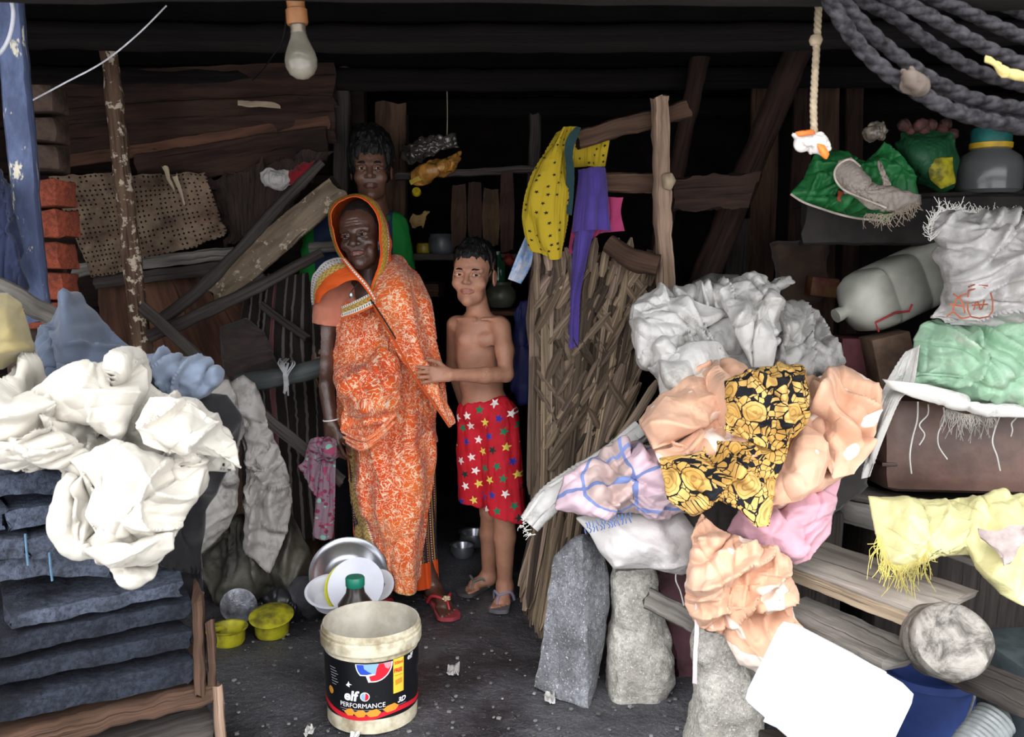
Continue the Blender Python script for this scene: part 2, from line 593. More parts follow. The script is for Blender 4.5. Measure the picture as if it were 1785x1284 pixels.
def add_head(B, H, age=0.0, nose=1.0, jaw=1.0, neck=None, nr=0.05, ears=True, cheek=1.0):
    p, s, R = H.p, H.s, H.R
    E = lambda x, y, z, rr, k=.015, sub=False: B.ell(p(x, y, z), H.r(rr[0] * H.w, rr[1], rr[2]), R, k * s, sub)
    C = lambda a, b, ra, rb, k=.01, sub=False: B.cap(p(*a), p(*b), ra * s, rb * s, k * s, sub)
    E(0, .015, .035, (.073, .092, .080))
    E(0, -.028, -.042, (.056 * jaw, .056, .072), .03)
    E(0, -.05, .025, (.055, .04, .045), .03)
    C((-.025 * jaw, -.045, -.088), (0, -.072, -.100), .02, .018, .025)
    C((.025 * jaw, -.045, -.088), (0, -.072, -.100), .02, .018, .025)
    for q in (-1, 1):
        E(q * .036, -.062, -.036, (.026 * cheek, .022 * cheek, .024 * cheek), .02)
        C((q * .012, -.088, .014), (q * .046, -.074, .014), .008 + .002 * age, .007, .014)
        if ears:
            E(q * .076, .012, -.012, (.008, .019, .031), .008)
            E(q * .083, .008, -.008, (.006, .011, .02), .006, True)
        E(q * .031, -.099, -.003, (.020, .018, .0135), .010, True)
        # lids
        lid = [(q * .031 + x, y, z) for x, y, z in ((-.016, -.083, -.004), (-.008, -.0915, .0035), (.003, -.0925, .0045), (.016, -.084, -.003))]
        for i in range(3): C(lid[i], lid[i + 1], .0035, .0035, .004)
        lid = [(q * .031 + x, y, z) for x, y, z in ((-.016, -.083, -.004), (-.006, -.090, -.0105), (.005, -.0905, -.0105), (.016, -.084, -.003))]
        for i in range(3): C(lid[i], lid[i + 1], .0032, .0032, .004)
    C((0, -.088, .010), (0, -.108 - .004 * (nose - 1), -.030), .0075, .0115 * nose, .012)
    for q in (-1, 1):
        E(q * .0125 * nose, -.098, -.033, (.0085 * nose, .010, .0075), .006)
        E(q * .007, -.104, -.041, (.0035, .005, .003), .003, True)
    up = [(-.0205, -.084, -.0645), (-.008, -.0945, -.0605), (0, -.0935, -.0617), (.008, -.0945, -.0605), (.0205, -.084, -.0645)]
    lw = [(-.0195, -.084, -.066), (-.009, -.092, -.0700), (.009, -.092, -.0700), (.0195, -.084, -.066)]
    for L, r in ((up, .0036), (lw, .0046)):
        for i in range(len(L) - 1): C(L[i], L[i + 1], r, r, .007)
    cr = [(-.024, -.086, -.065), (-.01, -.099, -.0645), (.01, -.099, -.0645), (.024, -.086, -.065)]
    for i in range(3): C(cr[i], cr[i + 1], .0013, .0013, .003, True)
    if age:
        for q in (-1, 1):
            C((q * .018, -.096, -.036), (q * .034, -.083, -.072), .002, .002, .008, True)
            E(q * .043, -.072, -.062, (.012, .012, .02), .014, True)
            C((q * .020, -.092, -.016), (q * .042, -.080, -.018), .0015, .0015, .006, True)
        for z in (.030, .040, .050):
            C((-.036, -.090 + .2 * (z - .03), z), (.036, -.090 + .2 * (z - .03), z + .002), .0012, .0012, .005, True)
    if neck is not None:
        B.cap(p(0, .022, -.06), neck, nr * s, nr * 1.08 * s, .025 * s)

def lip_weight(V, H):
    a = [(-.0195, -.084, -.065), (0, -.095, -.0655), (.0195, -.084, -.065)]
    d = np.full(len(V), 1e9)
    q = ((V - H.c) @ H.R) / H.s
    for i in range(2):
        A, Bq = np.array(a[i]), np.array(a[i + 1])
        ab = Bq - A
        t = np.clip(((q - A) @ ab) / (ab @ ab), 0, 1)
        e = q - A - t[:, None] * ab
        e[:, 2] *= 1.0; e[:, 1] *= .6
        d = np.minimum(d, np.linalg.norm(e, axis=1))
    return np.clip((.0085 - d) / .003, 0, 1)

def add_hand(B, wrist, d, up, s=1.0, curl=(20, 25, 25, 30), spread=4, thumb=40, k=.005, left=1, tcurl=20, fr=.0078):
    """d: wrist to knuckles, up: out of the back of the hand; left=+1 puts the thumb on cross(d,up)"""
    d = np.asarray(d, float) / np.linalg.norm(d)
    up = np.asarray(up, float); up = up - d * (up @ d); up /= np.linalg.norm(up)
    sd = np.cross(d, up) * left
    w = np.asarray(wrist, float)
    W = lambda x, y, z: w + (d * x + sd * y + up * z) * s
    for y, L in ((.026, .083), (.009, .086), (-.008, .082), (-.024, .075)):
        B.cap(W(.006, y * .6, 0), W(L - .01, y, .002), .014 * s, .0105 * s, .012 * s)
    tips = []
    for i, (y, x0, l) in enumerate(((.027, .082, (.040, .024, .019)), (.0095, .086, (.044, .028, .020)), (-.0085, .081, (.041, .026, .020)), (-.0255, .074, (.032, .020, .018)))):
        a = math.radians(curl[i]); th = 0
        p = W(x0 - .012, y, .003)
        sp = math.radians(spread * (1.2 - i * .8))
        r = (fr, fr * .93, fr * .85, fr * .72)
        for j in range(3):
            th += a * (.8, 1.1, .8)[j]
            dr = (d * math.cos(sp) + sd * math.sin(sp)) * math.cos(th) - up * math.sin(th)
            q = p + dr * (l[j] + (.012 if j == 0 else 0)) * s
            B.cap(p, q, r[j] * s, r[j + 1] * s, k * s * .6)
            p = q
        tips.append(p)
    ta = math.radians(thumb)
    p = W(.018, .022, -.004)
    dr = d * math.cos(ta) + sd * math.sin(ta) - up * .25
    q = p + dr * .042 * s
    B.cap(p, q, .0135 * s, .0105 * s, .010 * s)
    ta -= math.radians(tcurl)
    dr = d * math.cos(ta) + sd * math.sin(ta) - up * .3
    r = q + dr * .030 * s
    B.cap(q, r, .0102 * s, .009 * s, .005 * s)
    ta -= math.radians(tcurl * .6)
    t = r + (d * math.cos(ta) + sd * math.sin(ta) - up * .3) * .024 * s
    B.cap(r, t, .009 * s, .007 * s, .004 * s)
    return tips

def add_foot(B, ankle, heel, toe, s=1.0, ra=.03, left=1):
    """bare foot on the floor; left=+1 puts the big toe to the viewer's left of the direction of travel"""
    ankle, heel, toe = [np.asarray(v, float) for v in (ankle, heel, toe)]
    d = toe - heel; d[2] = 0; L = np.linalg.norm(d); d /= L
    sd = np.cross(d, (0, 0, 1.0)) * left
    z = np.array([0, 0, 1.0])
    mid = heel + d * L * .60
    B.cap(ankle, heel + z * .026 * s + d * .012, ra, .026 * s, .02)
    B.cap(ankle, mid + z * .03 * s, ra, .022 * s, .025)
    B.cap(heel + z * .024 * s, mid + z * .018 * s - sd * .008 * s, .024 * s, .018 * s, .02)
    ball = heel + d * L * .70
    B.cap(ball + sd * .022 * s + z * .015 * s, ball - sd * .026 * s - d * .018 + z * .013 * s, .016 * s, .013 * s, .014)
    B.cap(mid + z * .026 * s, ball + z * .018 * s, .022 * s, .016 * s, .02)
    out = []
    for i in range(5):
        y = .027 - i * .0145
        b = ball + sd * y * s + z * .012 * s - d * (i * .006) * s
        e = heel + d * (L - .009 * s - i * i * .0022 * s - i * .004 * s) + sd * (y * 1.08) * s + z * (.010) * s
        r = (.0115, .0083, .008, .0076, .0072)[i] * s
        B.cap(b, e, r, r, .004)
        out.append((e, r, d))
    return out
# ---------------------------------------------------------------- materials
def lin(c):
    if isinstance(c, str):
        c = [int(c[i:i + 2], 16) for i in (1, 3, 5)]
    c = [x / 255 for x in c]
    return tuple(x / 12.92 if x <= .04045 else ((x + .055) / 1.055) ** 2.4 for x in c)

class K:
    """socket with arithmetic"""
    def __init__(s, M, sock): s.M, s.k = M, sock
    def _o(s, op, b=None, c=None, clamp=False):
        n = s.M.nt.nodes.new('ShaderNodeMath'); n.operation = op; n.use_clamp = clamp
        for i, v in enumerate((s, b, c)):
            if v is None: continue
            if isinstance(v, K): s.M.nt.links.new(v.k, n.inputs[i])
            else: n.inputs[i].default_value = v
        return K(s.M, n.outputs[0])
    def __add__(s, b): return s._o('ADD', b)
    __radd__ = __add__
    def __sub__(s, b): return s._o('SUBTRACT', b)
    def __rsub__(s, b): return (s * -1) + b
    def __mul__(s, b): return s._o('MULTIPLY', b)
    __rmul__ = __mul__
    def __truediv__(s, b): return s._o('DIVIDE', b)
    def abs(s): return s._o('ABSOLUTE')
    def fract(s): return s._o('FRACT')
    def floor(s): return s._o('FLOOR')
    def sin(s): return s._o('SINE')
    def lt(s, b): return s._o('LESS_THAN', b)
    def gt(s, b): return s._o('GREATER_THAN', b)
    def mn(s, b): return s._o('MINIMUM', b)
    def mx(s, b): return s._o('MAXIMUM', b)
    def pow(s, b): return s._o('POWER', b)
    def sqrt(s): return s._o('SQRT')
    def atan2(s, b): return s._o('ARCTAN2', b)
    def clamp(s): return s._o('ADD', 0.0, clamp=True)
    def step(s, a, b):
        n = s.M.nt.nodes.new('ShaderNodeMapRange'); n.interpolation_type = 'SMOOTHSTEP'
        s.M.nt.links.new(s.k, n.inputs[0]); n.inputs[1].default_value = a; n.inputs[2].default_value = b
        return K(s.M, n.outputs[0])

class Mat:
    def __init__(s, name, rough=.8, spec=.3, **kw):
        s.m = bpy.data.materials.new(name); s.m.use_nodes = True
        s.nt = s.m.node_tree
        s.b = s.nt.nodes['Principled BSDF']
        s.b.inputs['Roughness'].default_value = rough
        s.b.inputs['Specular IOR Level'].default_value = spec
        for k, v in kw.items(): s.b.inputs[k.replace('_', ' ')].default_value = v
        s.tc = s.nt.nodes.new('ShaderNodeTexCoord')
    def vec(s, kind='Object', scale=(1, 1, 1), rot=(0, 0, 0)):
        n = s.nt.nodes.new('ShaderNodeMapping'); n.inputs['Scale'].default_value = scale; n.inputs['Rotation'].default_value = rot
        s.nt.links.new(s.tc.outputs[kind], n.inputs[0])
        return n.outputs[0]
    def xyz(s, v):
        n = s.nt.nodes.new('ShaderNodeSeparateXYZ'); s.nt.links.new(v, n.inputs[0])
        return [K(s, o) for o in n.outputs]
    def comb(s, x, y, z=0.0):
        n = s.nt.nodes.new('ShaderNodeCombineXYZ')
        for i, v in enumerate((x, y, z)):
            if isinstance(v, K): s.nt.links.new(v.k, n.inputs[i])
            else: n.inputs[i].default_value = v
        return n.outputs[0]
    def noise(s, v, scale=10, detail=3, rough=.55, dist=0.0):
        n = s.nt.nodes.new('ShaderNodeTexNoise')
        s.nt.links.new(v, n.inputs['Vector'])
        n.inputs['Scale'].default_value = scale; n.inputs['Detail'].default_value = detail
        n.inputs['Roughness'].default_value = rough; n.inputs['Distortion'].default_value = dist
        return K(s, n.outputs[0])
    def vor(s, v, scale=10, feat='F1', rand=1.0):
        n = s.nt.nodes.new('ShaderNodeTexVoronoi'); n.feature = feat
        s.nt.links.new(v, n.inputs['Vector']); n.inputs['Scale'].default_value = scale
        n.inputs['Randomness'].default_value = rand
        return K(s, n.outputs['Distance']), n.outputs.get('Color')
    def white(s, v):
        n = s.nt.nodes.new('ShaderNodeTexWhiteNoise'); n.noise_dimensions = '3D'
        s.nt.links.new(v, n.inputs[0])
        return K(s, n.outputs[0]), n.outputs[1]
    def attr(s, name='Col'):
        n = s.nt.nodes.new('ShaderNodeAttribute'); n.attribute_name = name
        return n.outputs['Color']
    def mix(s, f, a, b, mode='MIX'):
        n = s.nt.nodes.new('ShaderNodeMix'); n.data_type = 'RGBA'; n.blend_type = mode
        for i, v in ((0, f), (6, a), (7, b)):
            if isinstance(v, K): s.nt.links.new(v.k, n.inputs[i])
            elif isinstance(v, bpy.types.NodeSocket): s.nt.links.new(v, n.inputs[i])
            elif i == 0: n.inputs[0].default_value = v
            else: n.inputs[i].default_value = (*(lin(v) if isinstance(v, str) or max(v) > 1.001 else v), 1)
        return n.outputs[2]
    def col(s, v):
        if isinstance(v, bpy.types.NodeSocket): s.nt.links.new(v, s.b.inputs['Base Color'])
        else: s.b.inputs['Base Color'].default_value = (*lin(v), 1)
        return s
    def rough(s, k): s.nt.links.new(k.k, s.b.inputs['Roughness']); return s
    def bump(s, k, dist=.002, strength=1.0):
        n = s.nt.nodes.new('ShaderNodeBump'); n.inputs['Distance'].default_value = dist; n.inputs['Strength'].default_value = strength
        s.nt.links.new(k.k, n.inputs['Height']); s.nt.links.new(n.outputs[0], s.b.inputs['Normal']); return s

def m_plain(name, c, rough=.7, spec=.3, var=.25, scale=12, bump=0.0, bscale=60, dark=None, **kw):
    M = Mat(name, rough, spec, **kw)
    v = M.vec()
    n = M.noise(v, scale, 5, .6)
    c1 = lin(c)
    d = lin(dark) if dark else tuple(x * (1 - 2 * var) if var < .5 else 0 for x in c1)
    M.col(M.mix(n.step(.3, .68), d, tuple(min(1, x * (1 + var * .4)) for x in c1)))
    if bump: M.bump(M.noise(v, bscale, 4, .6), bump)
    return M.m

def m_wood(name, a, b, grain=55, along=3.5, rough=.8, bump=.003, spots=None, spot=.62, use='UV'):
    """a dark, b light; grain runs along v"""
    M = Mat(name, rough, .25)
    v = M.vec(use, (grain, along, grain))
    n = M.noise(v, 1, 6, .65, .4)
    w = M.noise(M.vec(use, (6, 2, 6)), 1, 3)
    f = (n * .7 + w * .5 - .1)
    c = M.mix(f.step(.28, .72), a, b)
    cr = M.noise(M.vec(use, (grain * 2.2, along * .8, grain)), 1, 2).step(.60, .70)
    c = M.mix(cr * .7, c, tuple(x * .25 for x in lin(a)))
    if spots:
        sp = M.noise(M.vec('Object', (1, 1, 1)), 26, 5, .7).step(spot, spot + .05)
        c = M.mix(sp, c, spots)
    M.col(c)
    M.bump(n - cr * .5, bump)
    return M.m

def m_cloth(name, c, var=.12, rough=.85, stain=None, sten=.6, weave=900, sheen=.15, c2=None, trans=0.0):
    M = Mat(name, rough, .2)
    M.b.inputs['Sheen Weight'].default_value = sheen
    c1 = lin(c)
    n = M.noise(M.vec(), 7, 4, .6)
    o = M.mix(n.step(.3, .7), tuple(x * (1 - var * 2) for x in c1) if c2 is None else c2, c1)
    if stain:
        o = M.mix(M.noise(M.vec(), 4.5, 6, .7).step(sten, sten + .12), o, stain)
    M.col(o)
    u, w, _ = M.xyz(M.vec('UV'))
    M.bump(M.noise(M.vec(), 120, 3), .0006)
    return M.m

def m_sack(name, c, dirt='#8a8780', amount=.55, c2=None, sten=.6):
    """woven plastic sack: fine crossed tapes, slight gloss"""
    M = Mat(name, .55, .4)
    c1 = lin(c)
    v = M.vec()
    o = M.mix(M.noise(v, 9, 6, .7).step(amount, amount + .2), c1, dirt)
    if c2:
        o = M.mix(M.noise(v, 3.5, 3, .5).step(sten, sten + .05), o, c2)
    u, w, _ = M.xyz(M.vec('UV'))
    t = (u * 380).fract().lt(.14).mx((w * 380).fract().lt(.14))
    o = M.mix(t * .08, o, tuple(x * .55 for x in c1))
    M.col(o)
    M.bump(M.noise(v, 70, 4, .6) * 1.6, .0012)
    return M.m

def m_stone(name, c, dark, light, scale=10, bump=.006, rough=.92, speck=.55):
    """rough mineral surface: broad stains, fine grain, pale specks and pits"""
    M = Mat(name, rough, .2)
    v = M.vec()
    n = M.noise(v, scale, 6, .65)
    g = M.noise(v, 70, 5, .7)
    p = M.noise(v, 160, 3, .7)
    o = M.mix(n.step(.32, .66), dark, c)
    o = M.mix(g.step(.40, .62) * .55, o, tuple(x * .55 for x in lin(dark)))
    o = M.mix(p.step(speck + .05, speck + .10) * .8, o, light)
    o = M.mix((1 - p).step(.60, .66) * .6, o, tuple(x * .35 for x in lin(dark)))
    M.col(o)
    M.bump(n * 1.2 + g * .8 + p * .5, bump)
    return M.m
# ================================================================ camera, light, shell
cam = bpy.data.cameras.new('camera')
cam.sensor_width = 36; cam.lens = 36 * FPX / 1785
cam.clip_start = 0.05
cam.dof.use_dof = True; cam.dof.focus_distance = 2.95; cam.dof.aperture_fstop = 7.0
co = bpy.data.objects.new('camera', cam); COL.objects.link(co)
co.location = (0, 0, CAMZ); co.rotation_euler = (PI / 2 - PIT, 0, 0)
SC.camera = co
SC.view_settings.view_transform = 'Standard'
SC.view_settings.look = 'None'
SC.view_settings.exposure = 0.0
SC.view_settings.gamma = 1
SC.view_settings.use_curve_mapping = False

w = bpy.data.worlds.new('sky'); SC.world = w; w.use_nodes = True
nt = w.node_tree; bg = nt.nodes['Background']
tc = nt.nodes.new('ShaderNodeTexCoord'); sx = nt.nodes.new('ShaderNodeSeparateXYZ')
nt.links.new(tc.outputs['Generated'], sx.inputs[0])
rp = nt.nodes.new('ShaderNodeValToRGB')
nt.links.new(sx.outputs['Z'], rp.inputs[0])
e = rp.color_ramp.elements
e[0].position = 0.0; e[0].color = (.42, .42, .43, 1)
e[1].position = 1.0; e[1].color = (1.0, 1.02, 1.06, 1)
for p, c in ((.10, .46), (.30, .66), (.55, .95)):
    q = e.new(p); q.color = (c, c * 1.01, c * 1.04, 1)
nt.links.new(rp.outputs[0], bg.inputs[0]); bg.inputs[1].default_value = SKY

# materials of the shell
M = Mat('packed_earth', .75, .35)
v = M.vec()
n = M.noise(v, 3, 6, .65); n2 = M.noise(v, 40, 4, .7)
c = M.mix(n.step(.35, .65), '#2f2f32', '#606064')
c = M.mix(n2.step(.66, .74) * .5, c, '#8b8b8b')
n3 = M.noise(v, 130, 3, .7)
c = M.mix(n3.step(.38, .6) * .5, c, '#1c1c1f'); c = M.mix(n3.step(.63, .67) * .6, c, '#a09f9d')
M.col(c); M.rough(M.noise(v, 4, 3).step(.4, .7) * .45 + .4)
M.bump(n2 + n * 1.5, .012)
earth = M.m
blackish = m_plain('blackish_boards', '#171210', .9, .15, .4, 6, .004, 30)  # near-black base colour of the outer walls
roofm = m_plain('dark_roof', '#0c0b0b', .95, .1, .3, 5, .003, 20)  # near-black base colour of the roof sheet
M = Mat('dark_plank_wall', .9, .15)
u_, w_, z_ = M.xyz(M.vec())
n = M.noise(M.vec('Object', (3, 3, 30)), 1, 5, .6)
g = (z_ * 5.5).fract().lt(.05)
M.col(M.mix(g, M.mix(n.step(.3, .7), '#130e0c', '#2a201b'), '#060404'))
M.bump(n - g, .005)
plankwall = M.m

def slabwall(name, c, s, mat):
    o = one(name, box(c, s, bev=0, sub=0), mat, smooth=False)
    tag(o, kind='structure'); return o

# floor as an uneven grid
xs = np.linspace(-2.6, 2.7, 170); ys = np.linspace(.5, 4.95, 150)
X, Y = np.meshgrid(xs, ys)
P = np.stack([X, Y, 0 * X], -1)
P[..., 2] = vnoise(P * 3, 5, 2) * .008 + vnoise(P * 14, 6, 3) * .004 - .006
V, F, U = sheet(P, .06)
V[:, 2] -= .03
tag(mk('floor', V, F, earth, None, U), kind='structure')
slabwall('wall_back', (.05, 4.85, 1.0), (5.3, .1, 2.1), blackish)
slabwall('wall_right', (2.45, 3.2, 1.0), (.1, 3.4, 2.1), blackish)
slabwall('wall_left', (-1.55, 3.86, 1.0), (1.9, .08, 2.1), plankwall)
slabwall('wall_side', (-2.45, 3.2, 1.0), (.1, 3.4, 2.1), blackish)
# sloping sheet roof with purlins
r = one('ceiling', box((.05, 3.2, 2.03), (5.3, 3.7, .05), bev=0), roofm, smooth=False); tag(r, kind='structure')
raf = m_wood('dark_rafter', '#080605', '#15100e', 40, 3, .9, .004)  # near-black wood, same tone range as the roof
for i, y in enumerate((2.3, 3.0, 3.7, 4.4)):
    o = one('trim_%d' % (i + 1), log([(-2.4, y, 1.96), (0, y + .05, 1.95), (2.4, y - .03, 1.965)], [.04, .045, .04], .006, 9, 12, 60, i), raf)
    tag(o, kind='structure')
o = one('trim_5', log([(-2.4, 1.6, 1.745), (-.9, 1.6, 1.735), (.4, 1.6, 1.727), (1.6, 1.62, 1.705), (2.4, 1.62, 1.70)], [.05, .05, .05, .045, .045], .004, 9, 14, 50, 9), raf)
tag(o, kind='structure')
# ================================================================ woods shared by many things
W_brown = m_wood('brown_wood', '#2b1e18', '#5c4536', 50, 3.5, .85, .003)
W_red = m_wood('red_brown_wood', '#34221b', '#6b4a39', 22, 2.5, .85, .002)
W_grey = m_wood('grey_wood', '#4b4744', '#8d8880', 50, 3, .85, .003)
W_shade = m_wood('sooty_board', '#1a110e', '#3f2d25', 50, 3.5, .9, .003)  # brown wood with the dim interior's shade put into its colour
W_dark = m_wood('dark_stick_wood', '#26211f', '#4d4743', 60, 3, .85, .003)
W_pole = m_wood('peeling_pole', '#3d2b22', '#7b6352', 50, 4, .85, .004, '#c2b4a0', .54)
W_pale = m_wood('pale_wood', '#8a7a66', '#b7a58c', 50, 3, .8, .002)
W_light = m_wood('light_speckled_board', '#54473a', '#958571', 36, 5, .9, .003, '#b9ab95', .57)
W_post = m_wood('weathered_post', '#5d4a3d', '#a58c78', 50, 3, .85, .004)
BR = m_stone('red_brick', '#a2533d', '#6e3b2e', '#b98a78', 14, .005, .92, .72)
BB = m_stone('blue_grey_brick', '#596274', '#30343e', '#8d95a3', 14, .007, .92, .70)
BB3 = m_stone('shaded_slab', '#2f343f', '#15171c', '#5d6472', 8, .007, .92, .70)  # slate slab darkened: shade low in the stack put into the colour
BB2 = m_stone('slate_slab', '#535a69', '#282b32', '#8d94a0', 8, .007, .92, .70)

def slab(name, x0, t0, b0, Y0, x1, t1, b1, Y1, depth, mat, label, cat, parent=None, group=None, nz=.004, seed=0, warp=.004):
    p0, p1 = (at(x0, t0, Y0) + at(x0, b0, Y0)) / 2, (at(x1, t1, Y1) + at(x1, b1, Y1)) / 2
    d = p1 - p0
    f = np.array([d[1], -d[0], 0]); f /= np.linalg.norm(f)
    if f[1] > 0: f = -f
    sh = -f * depth / 2
    g = plank(p0 + sh, p1 + sh, (b0 - t0) * pxm(Y0), depth, f, 34, nz, seed, (b1 - t1) * pxm(Y1), warp, .012)
    o = one(name, g, mat, parent)
    if parent is None: tag(o, label, cat, group)
    return o

sY = lambda x: 1.80 + .22 * (x / 370)
stack = [
 ('brick', -40, 828, 872, 112, 815, 866, BB, 'blue-grey brick right under the white garment, topmost of the stack'),
 ('brick', 12, 888, 930, 168, 862, 905, BB, 'blue-grey brick with a chipped lower edge, second course of the stack'),
 ('brick', -60, 897, 935, 6, 884, 928, BB, 'blue-grey brick cut off by the photo edge, second course of the stack'),
 ('brick', -50, 945, 988, 46, 932, 978, BB2, 'short slate brick with a blue string round it, third course of the stack'),
 ('brick', 50, 934, 982, 172, 912, 958, BB2, 'brown-grey brick beside the string-tied brick, third course'),
 ('stone_slab', -40, 1003, 1052, 190, 956, 1010, BB2, 'rough long slab with a blue string mark below the third brick course'),
 ('stone_slab', 20, 1070, 1098, 322, 1006, 1040, BB2, 'thin wavy dark slab sagging under the hanging white garment'),
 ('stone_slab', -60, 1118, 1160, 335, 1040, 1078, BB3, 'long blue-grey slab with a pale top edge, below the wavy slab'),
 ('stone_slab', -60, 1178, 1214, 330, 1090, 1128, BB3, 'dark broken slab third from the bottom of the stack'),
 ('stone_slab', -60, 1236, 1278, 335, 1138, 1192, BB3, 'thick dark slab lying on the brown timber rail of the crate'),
]
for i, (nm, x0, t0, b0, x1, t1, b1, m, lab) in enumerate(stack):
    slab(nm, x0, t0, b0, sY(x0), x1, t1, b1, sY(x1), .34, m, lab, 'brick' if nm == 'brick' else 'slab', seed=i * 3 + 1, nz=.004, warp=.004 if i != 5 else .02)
stg = m_plain('blue_string', '#5d7f9a', .7)
for (x, t, b) in ((46, 930, 985), (88, 962, 1012)):
    o = one('string', tube(at([x - 2, x, x + 3], [t, (t + b) / 2, b], sY(x) - .008), .0025, 6, 12), stg)
    tag(o, 'blue string hanging over %s' % ('the short third-course brick' if x == 46 else 'the rough long slab'), 'string')
# crate of rough timber carrying the stack
cr = thing('timber_crate', 'rough brown timber crate under the stack of dark slabs', 'crate', at(200, 1420, 1.95) * [1, 1, 0])
slab('top_rail', -60, 1296, 1345, sY(-60), 376, 1184, 1222, sY(376), .30, W_brown, '', '', cr, seed=41, nz=.006)
slab('front_board', -60, 1350, 1560, sY(-60) + .01, 372, 1226, 1465, sY(372) + .01, .28, W_dark, '', '', cr, seed=42)
for i, (x, t, b, ww, x2) in enumerate(((343, 1036, 1196, 20, 349), (366, 1085, 1205, 16, 372), (384, 1190, 1468, 20, 398))):
    p, q = at(x, t, sY(x) + .02), at(x2, b, sY(x) + .02)
    one('corner_post', plank(p, q, ww * pxm(2), .05, (.3, -1, 0), 20, .003, i + 50, rag=.02), W_post if i == 2 else W_brown, cr)

# clothes on the stack
C_white = m_cloth('white_linen', '#bab5aa', .06, stain='#83745f', sten=.60)
C_jean = m_cloth('blue_grey_denim', '#5d6779', .2, weave=1400)
C_jean2 = m_cloth('faded_blue_denim', '#7c889b', .2, weave=1400)
C_khaki = m_cloth('khaki_cotton', '#857953', .2)
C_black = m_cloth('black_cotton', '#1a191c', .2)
C_navy = m_cloth('navy_cotton', '#2a3350', .25)
C_tarp = m_sack('grey_tarpaulin', '#9d9994', '#6a6662', .5)
C_tarp2 = m_sack('dark_olive_tarpaulin', '#56544a', '#33312c', .4)

o = lump('white_garment', [(-60, 690), (0, 690), (30, 655), (90, 668), (150, 645), (235, 628), (252, 650), (256, 672), (300, 690), (340, 705), (385, 745), (405, 765), (398, 785), (412, 818), (380, 792), (366, 800), (350, 840), (330, 885), (305, 935), (300, 955), (272, 985), (256, 1010), (232, 1024), (190, 985), (150, 962), (115, 945), (102, 905), (112, 850), (120, 832), (95, 812), (60, 806), (30, 817), (0, 805), (-60, 800)],
     C_white, 1.86, None, (205, 800), .0004, -.0007, .06, 170, 3.0, rid=[dict(amp=.07, f=5, seed=12, K=4, aniso=5), dict(amp=.10, f=12, seed=8, K=9, aniso=9, sharp=1.6)], su=1.03, sv=1.03, it=20, a0=.003, lo=-.02, hi=.02, fu=20, fv=20, seed=3)
lp = dict(su=1.03, sv=1.03, it=15, a0=.003, lo=-.02, hi=.02, fu=20, fv=20)
lump('upper_flap', [(235, 735), (262, 690), (300, 690), (342, 706), (386, 744), (412, 772), (420, 818), (395, 800), (350, 792), (290, 790), (250, 775)], C_white, 1.80, o, None, .0005, -.0006, .05, 80, rid=[dict(amp=.05, f=11, seed=4, K=6, aniso=9, dirs=(20, 30, 160), sharp=1.8)], **lp)
lump('trouser_seat', [(120, 800), (200, 770), (300, 800), (362, 815), (350, 845), (330, 885), (306, 935), (250, 950), (180, 965), (150, 900), (165, 850)], C_white, 1.745, o, None, .0004, -.0004, .06, 100, rid=[dict(amp=.06, f=10, seed=6, K=8, aniso=9, dirs=(90, 80, 105, 120), sharp=1.8)], **lp)
lump('waistband', [(148, 958), (190, 950), (240, 945), (300, 928), (302, 955), (272, 975), (235, 985), (190, 988)], C_white, 1.69, o, None, .0004, 0, .03, 60, rid=[dict(amp=.02, f=14, seed=2, K=5, aniso=9, dirs=(0, 170))], **lp)
lump('top_fold', [(60, 690), (120, 655), (180, 640), (236, 626), (256, 645), (254, 680), (222, 735), (205, 775), (160, 740), (90, 735)], C_white, 1.84, o, None, .0003, -.0009, .06, 90, rid=[dict(amp=.06, f=9, seed=14, K=7, aniso=9, dirs=(20, 40, 100), sharp=1.8)], **lp)
lump('left_leg', [(-60, 740), (0, 735), (70, 742), (130, 765), (155, 790), (110, 812), (60, 808), (28, 820), (-60, 806)], C_white, 1.74, o, None, .0003, -.0005, .05, 80, rid=[dict(amp=.05, f=11, seed=24, K=7, aniso=9, dirs=(0, 20, 160), sharp=1.8)], **lp)
one('leg_loop', tube(at([128, 112, 104, 112, 135, 165, 182], [828, 862, 905, 940, 958, 955, 930], 1.72), [.012, .02, .022, .02, .018, .018, .012], 14, 50, .006, 26, 4), C_white, o)
tag(o, 'crumpled off-white trousers draped over the brick stack', 'garment')
o = lump('blue_jeans', [(62, 605), (78, 570), (140, 533), (166, 550), (205, 582), (240, 612), (262, 640), (250, 690), (100, 730), (62, 680)], C_jean, 2.12, None, None, .0003, -.0006, .09, 80,
     rid=[dict(amp=.06, f=5, seed=5, K=3), dict(amp=.07, f=10, seed=15, K=8, aniso=9, sharp=1.8, edge=.6)], it=0)
tag(o, 'blue-grey denim jeans in a heap behind the white garment', 'jeans')
o = lump('denim_shirt', [(240, 640), (245, 622), (272, 615), (318, 628), (345, 619), (366, 624), (383, 650), (374, 672), (345, 705), (290, 695), (250, 665)], C_jean2, 2.12, None, None, .0003, -.0004, .08, 60,
     rid=[dict(amp=.05, f=7, seed=9, K=4), dict(amp=.07, f=13, seed=19, K=8, aniso=8, sharp=1.8, edge=.6)], it=0)
tag(o, 'pale blue denim bundle twisted beside the blue-grey jeans', 'garment')
o = lump('khaki_bag', [(-60, 520), (-20, 510), (14, 509), (38, 528), (50, 565), (60, 610), (36, 626), (4, 642), (-60, 640)], C_khaki, 1.85, None, None, 0, -.0003, .10, 50, rid=dict(amp=.03, f=9, seed=3, K=3, aniso=5), it=0)
tag(o, 'khaki cloth bag at the photo edge above the white garment', 'bag')
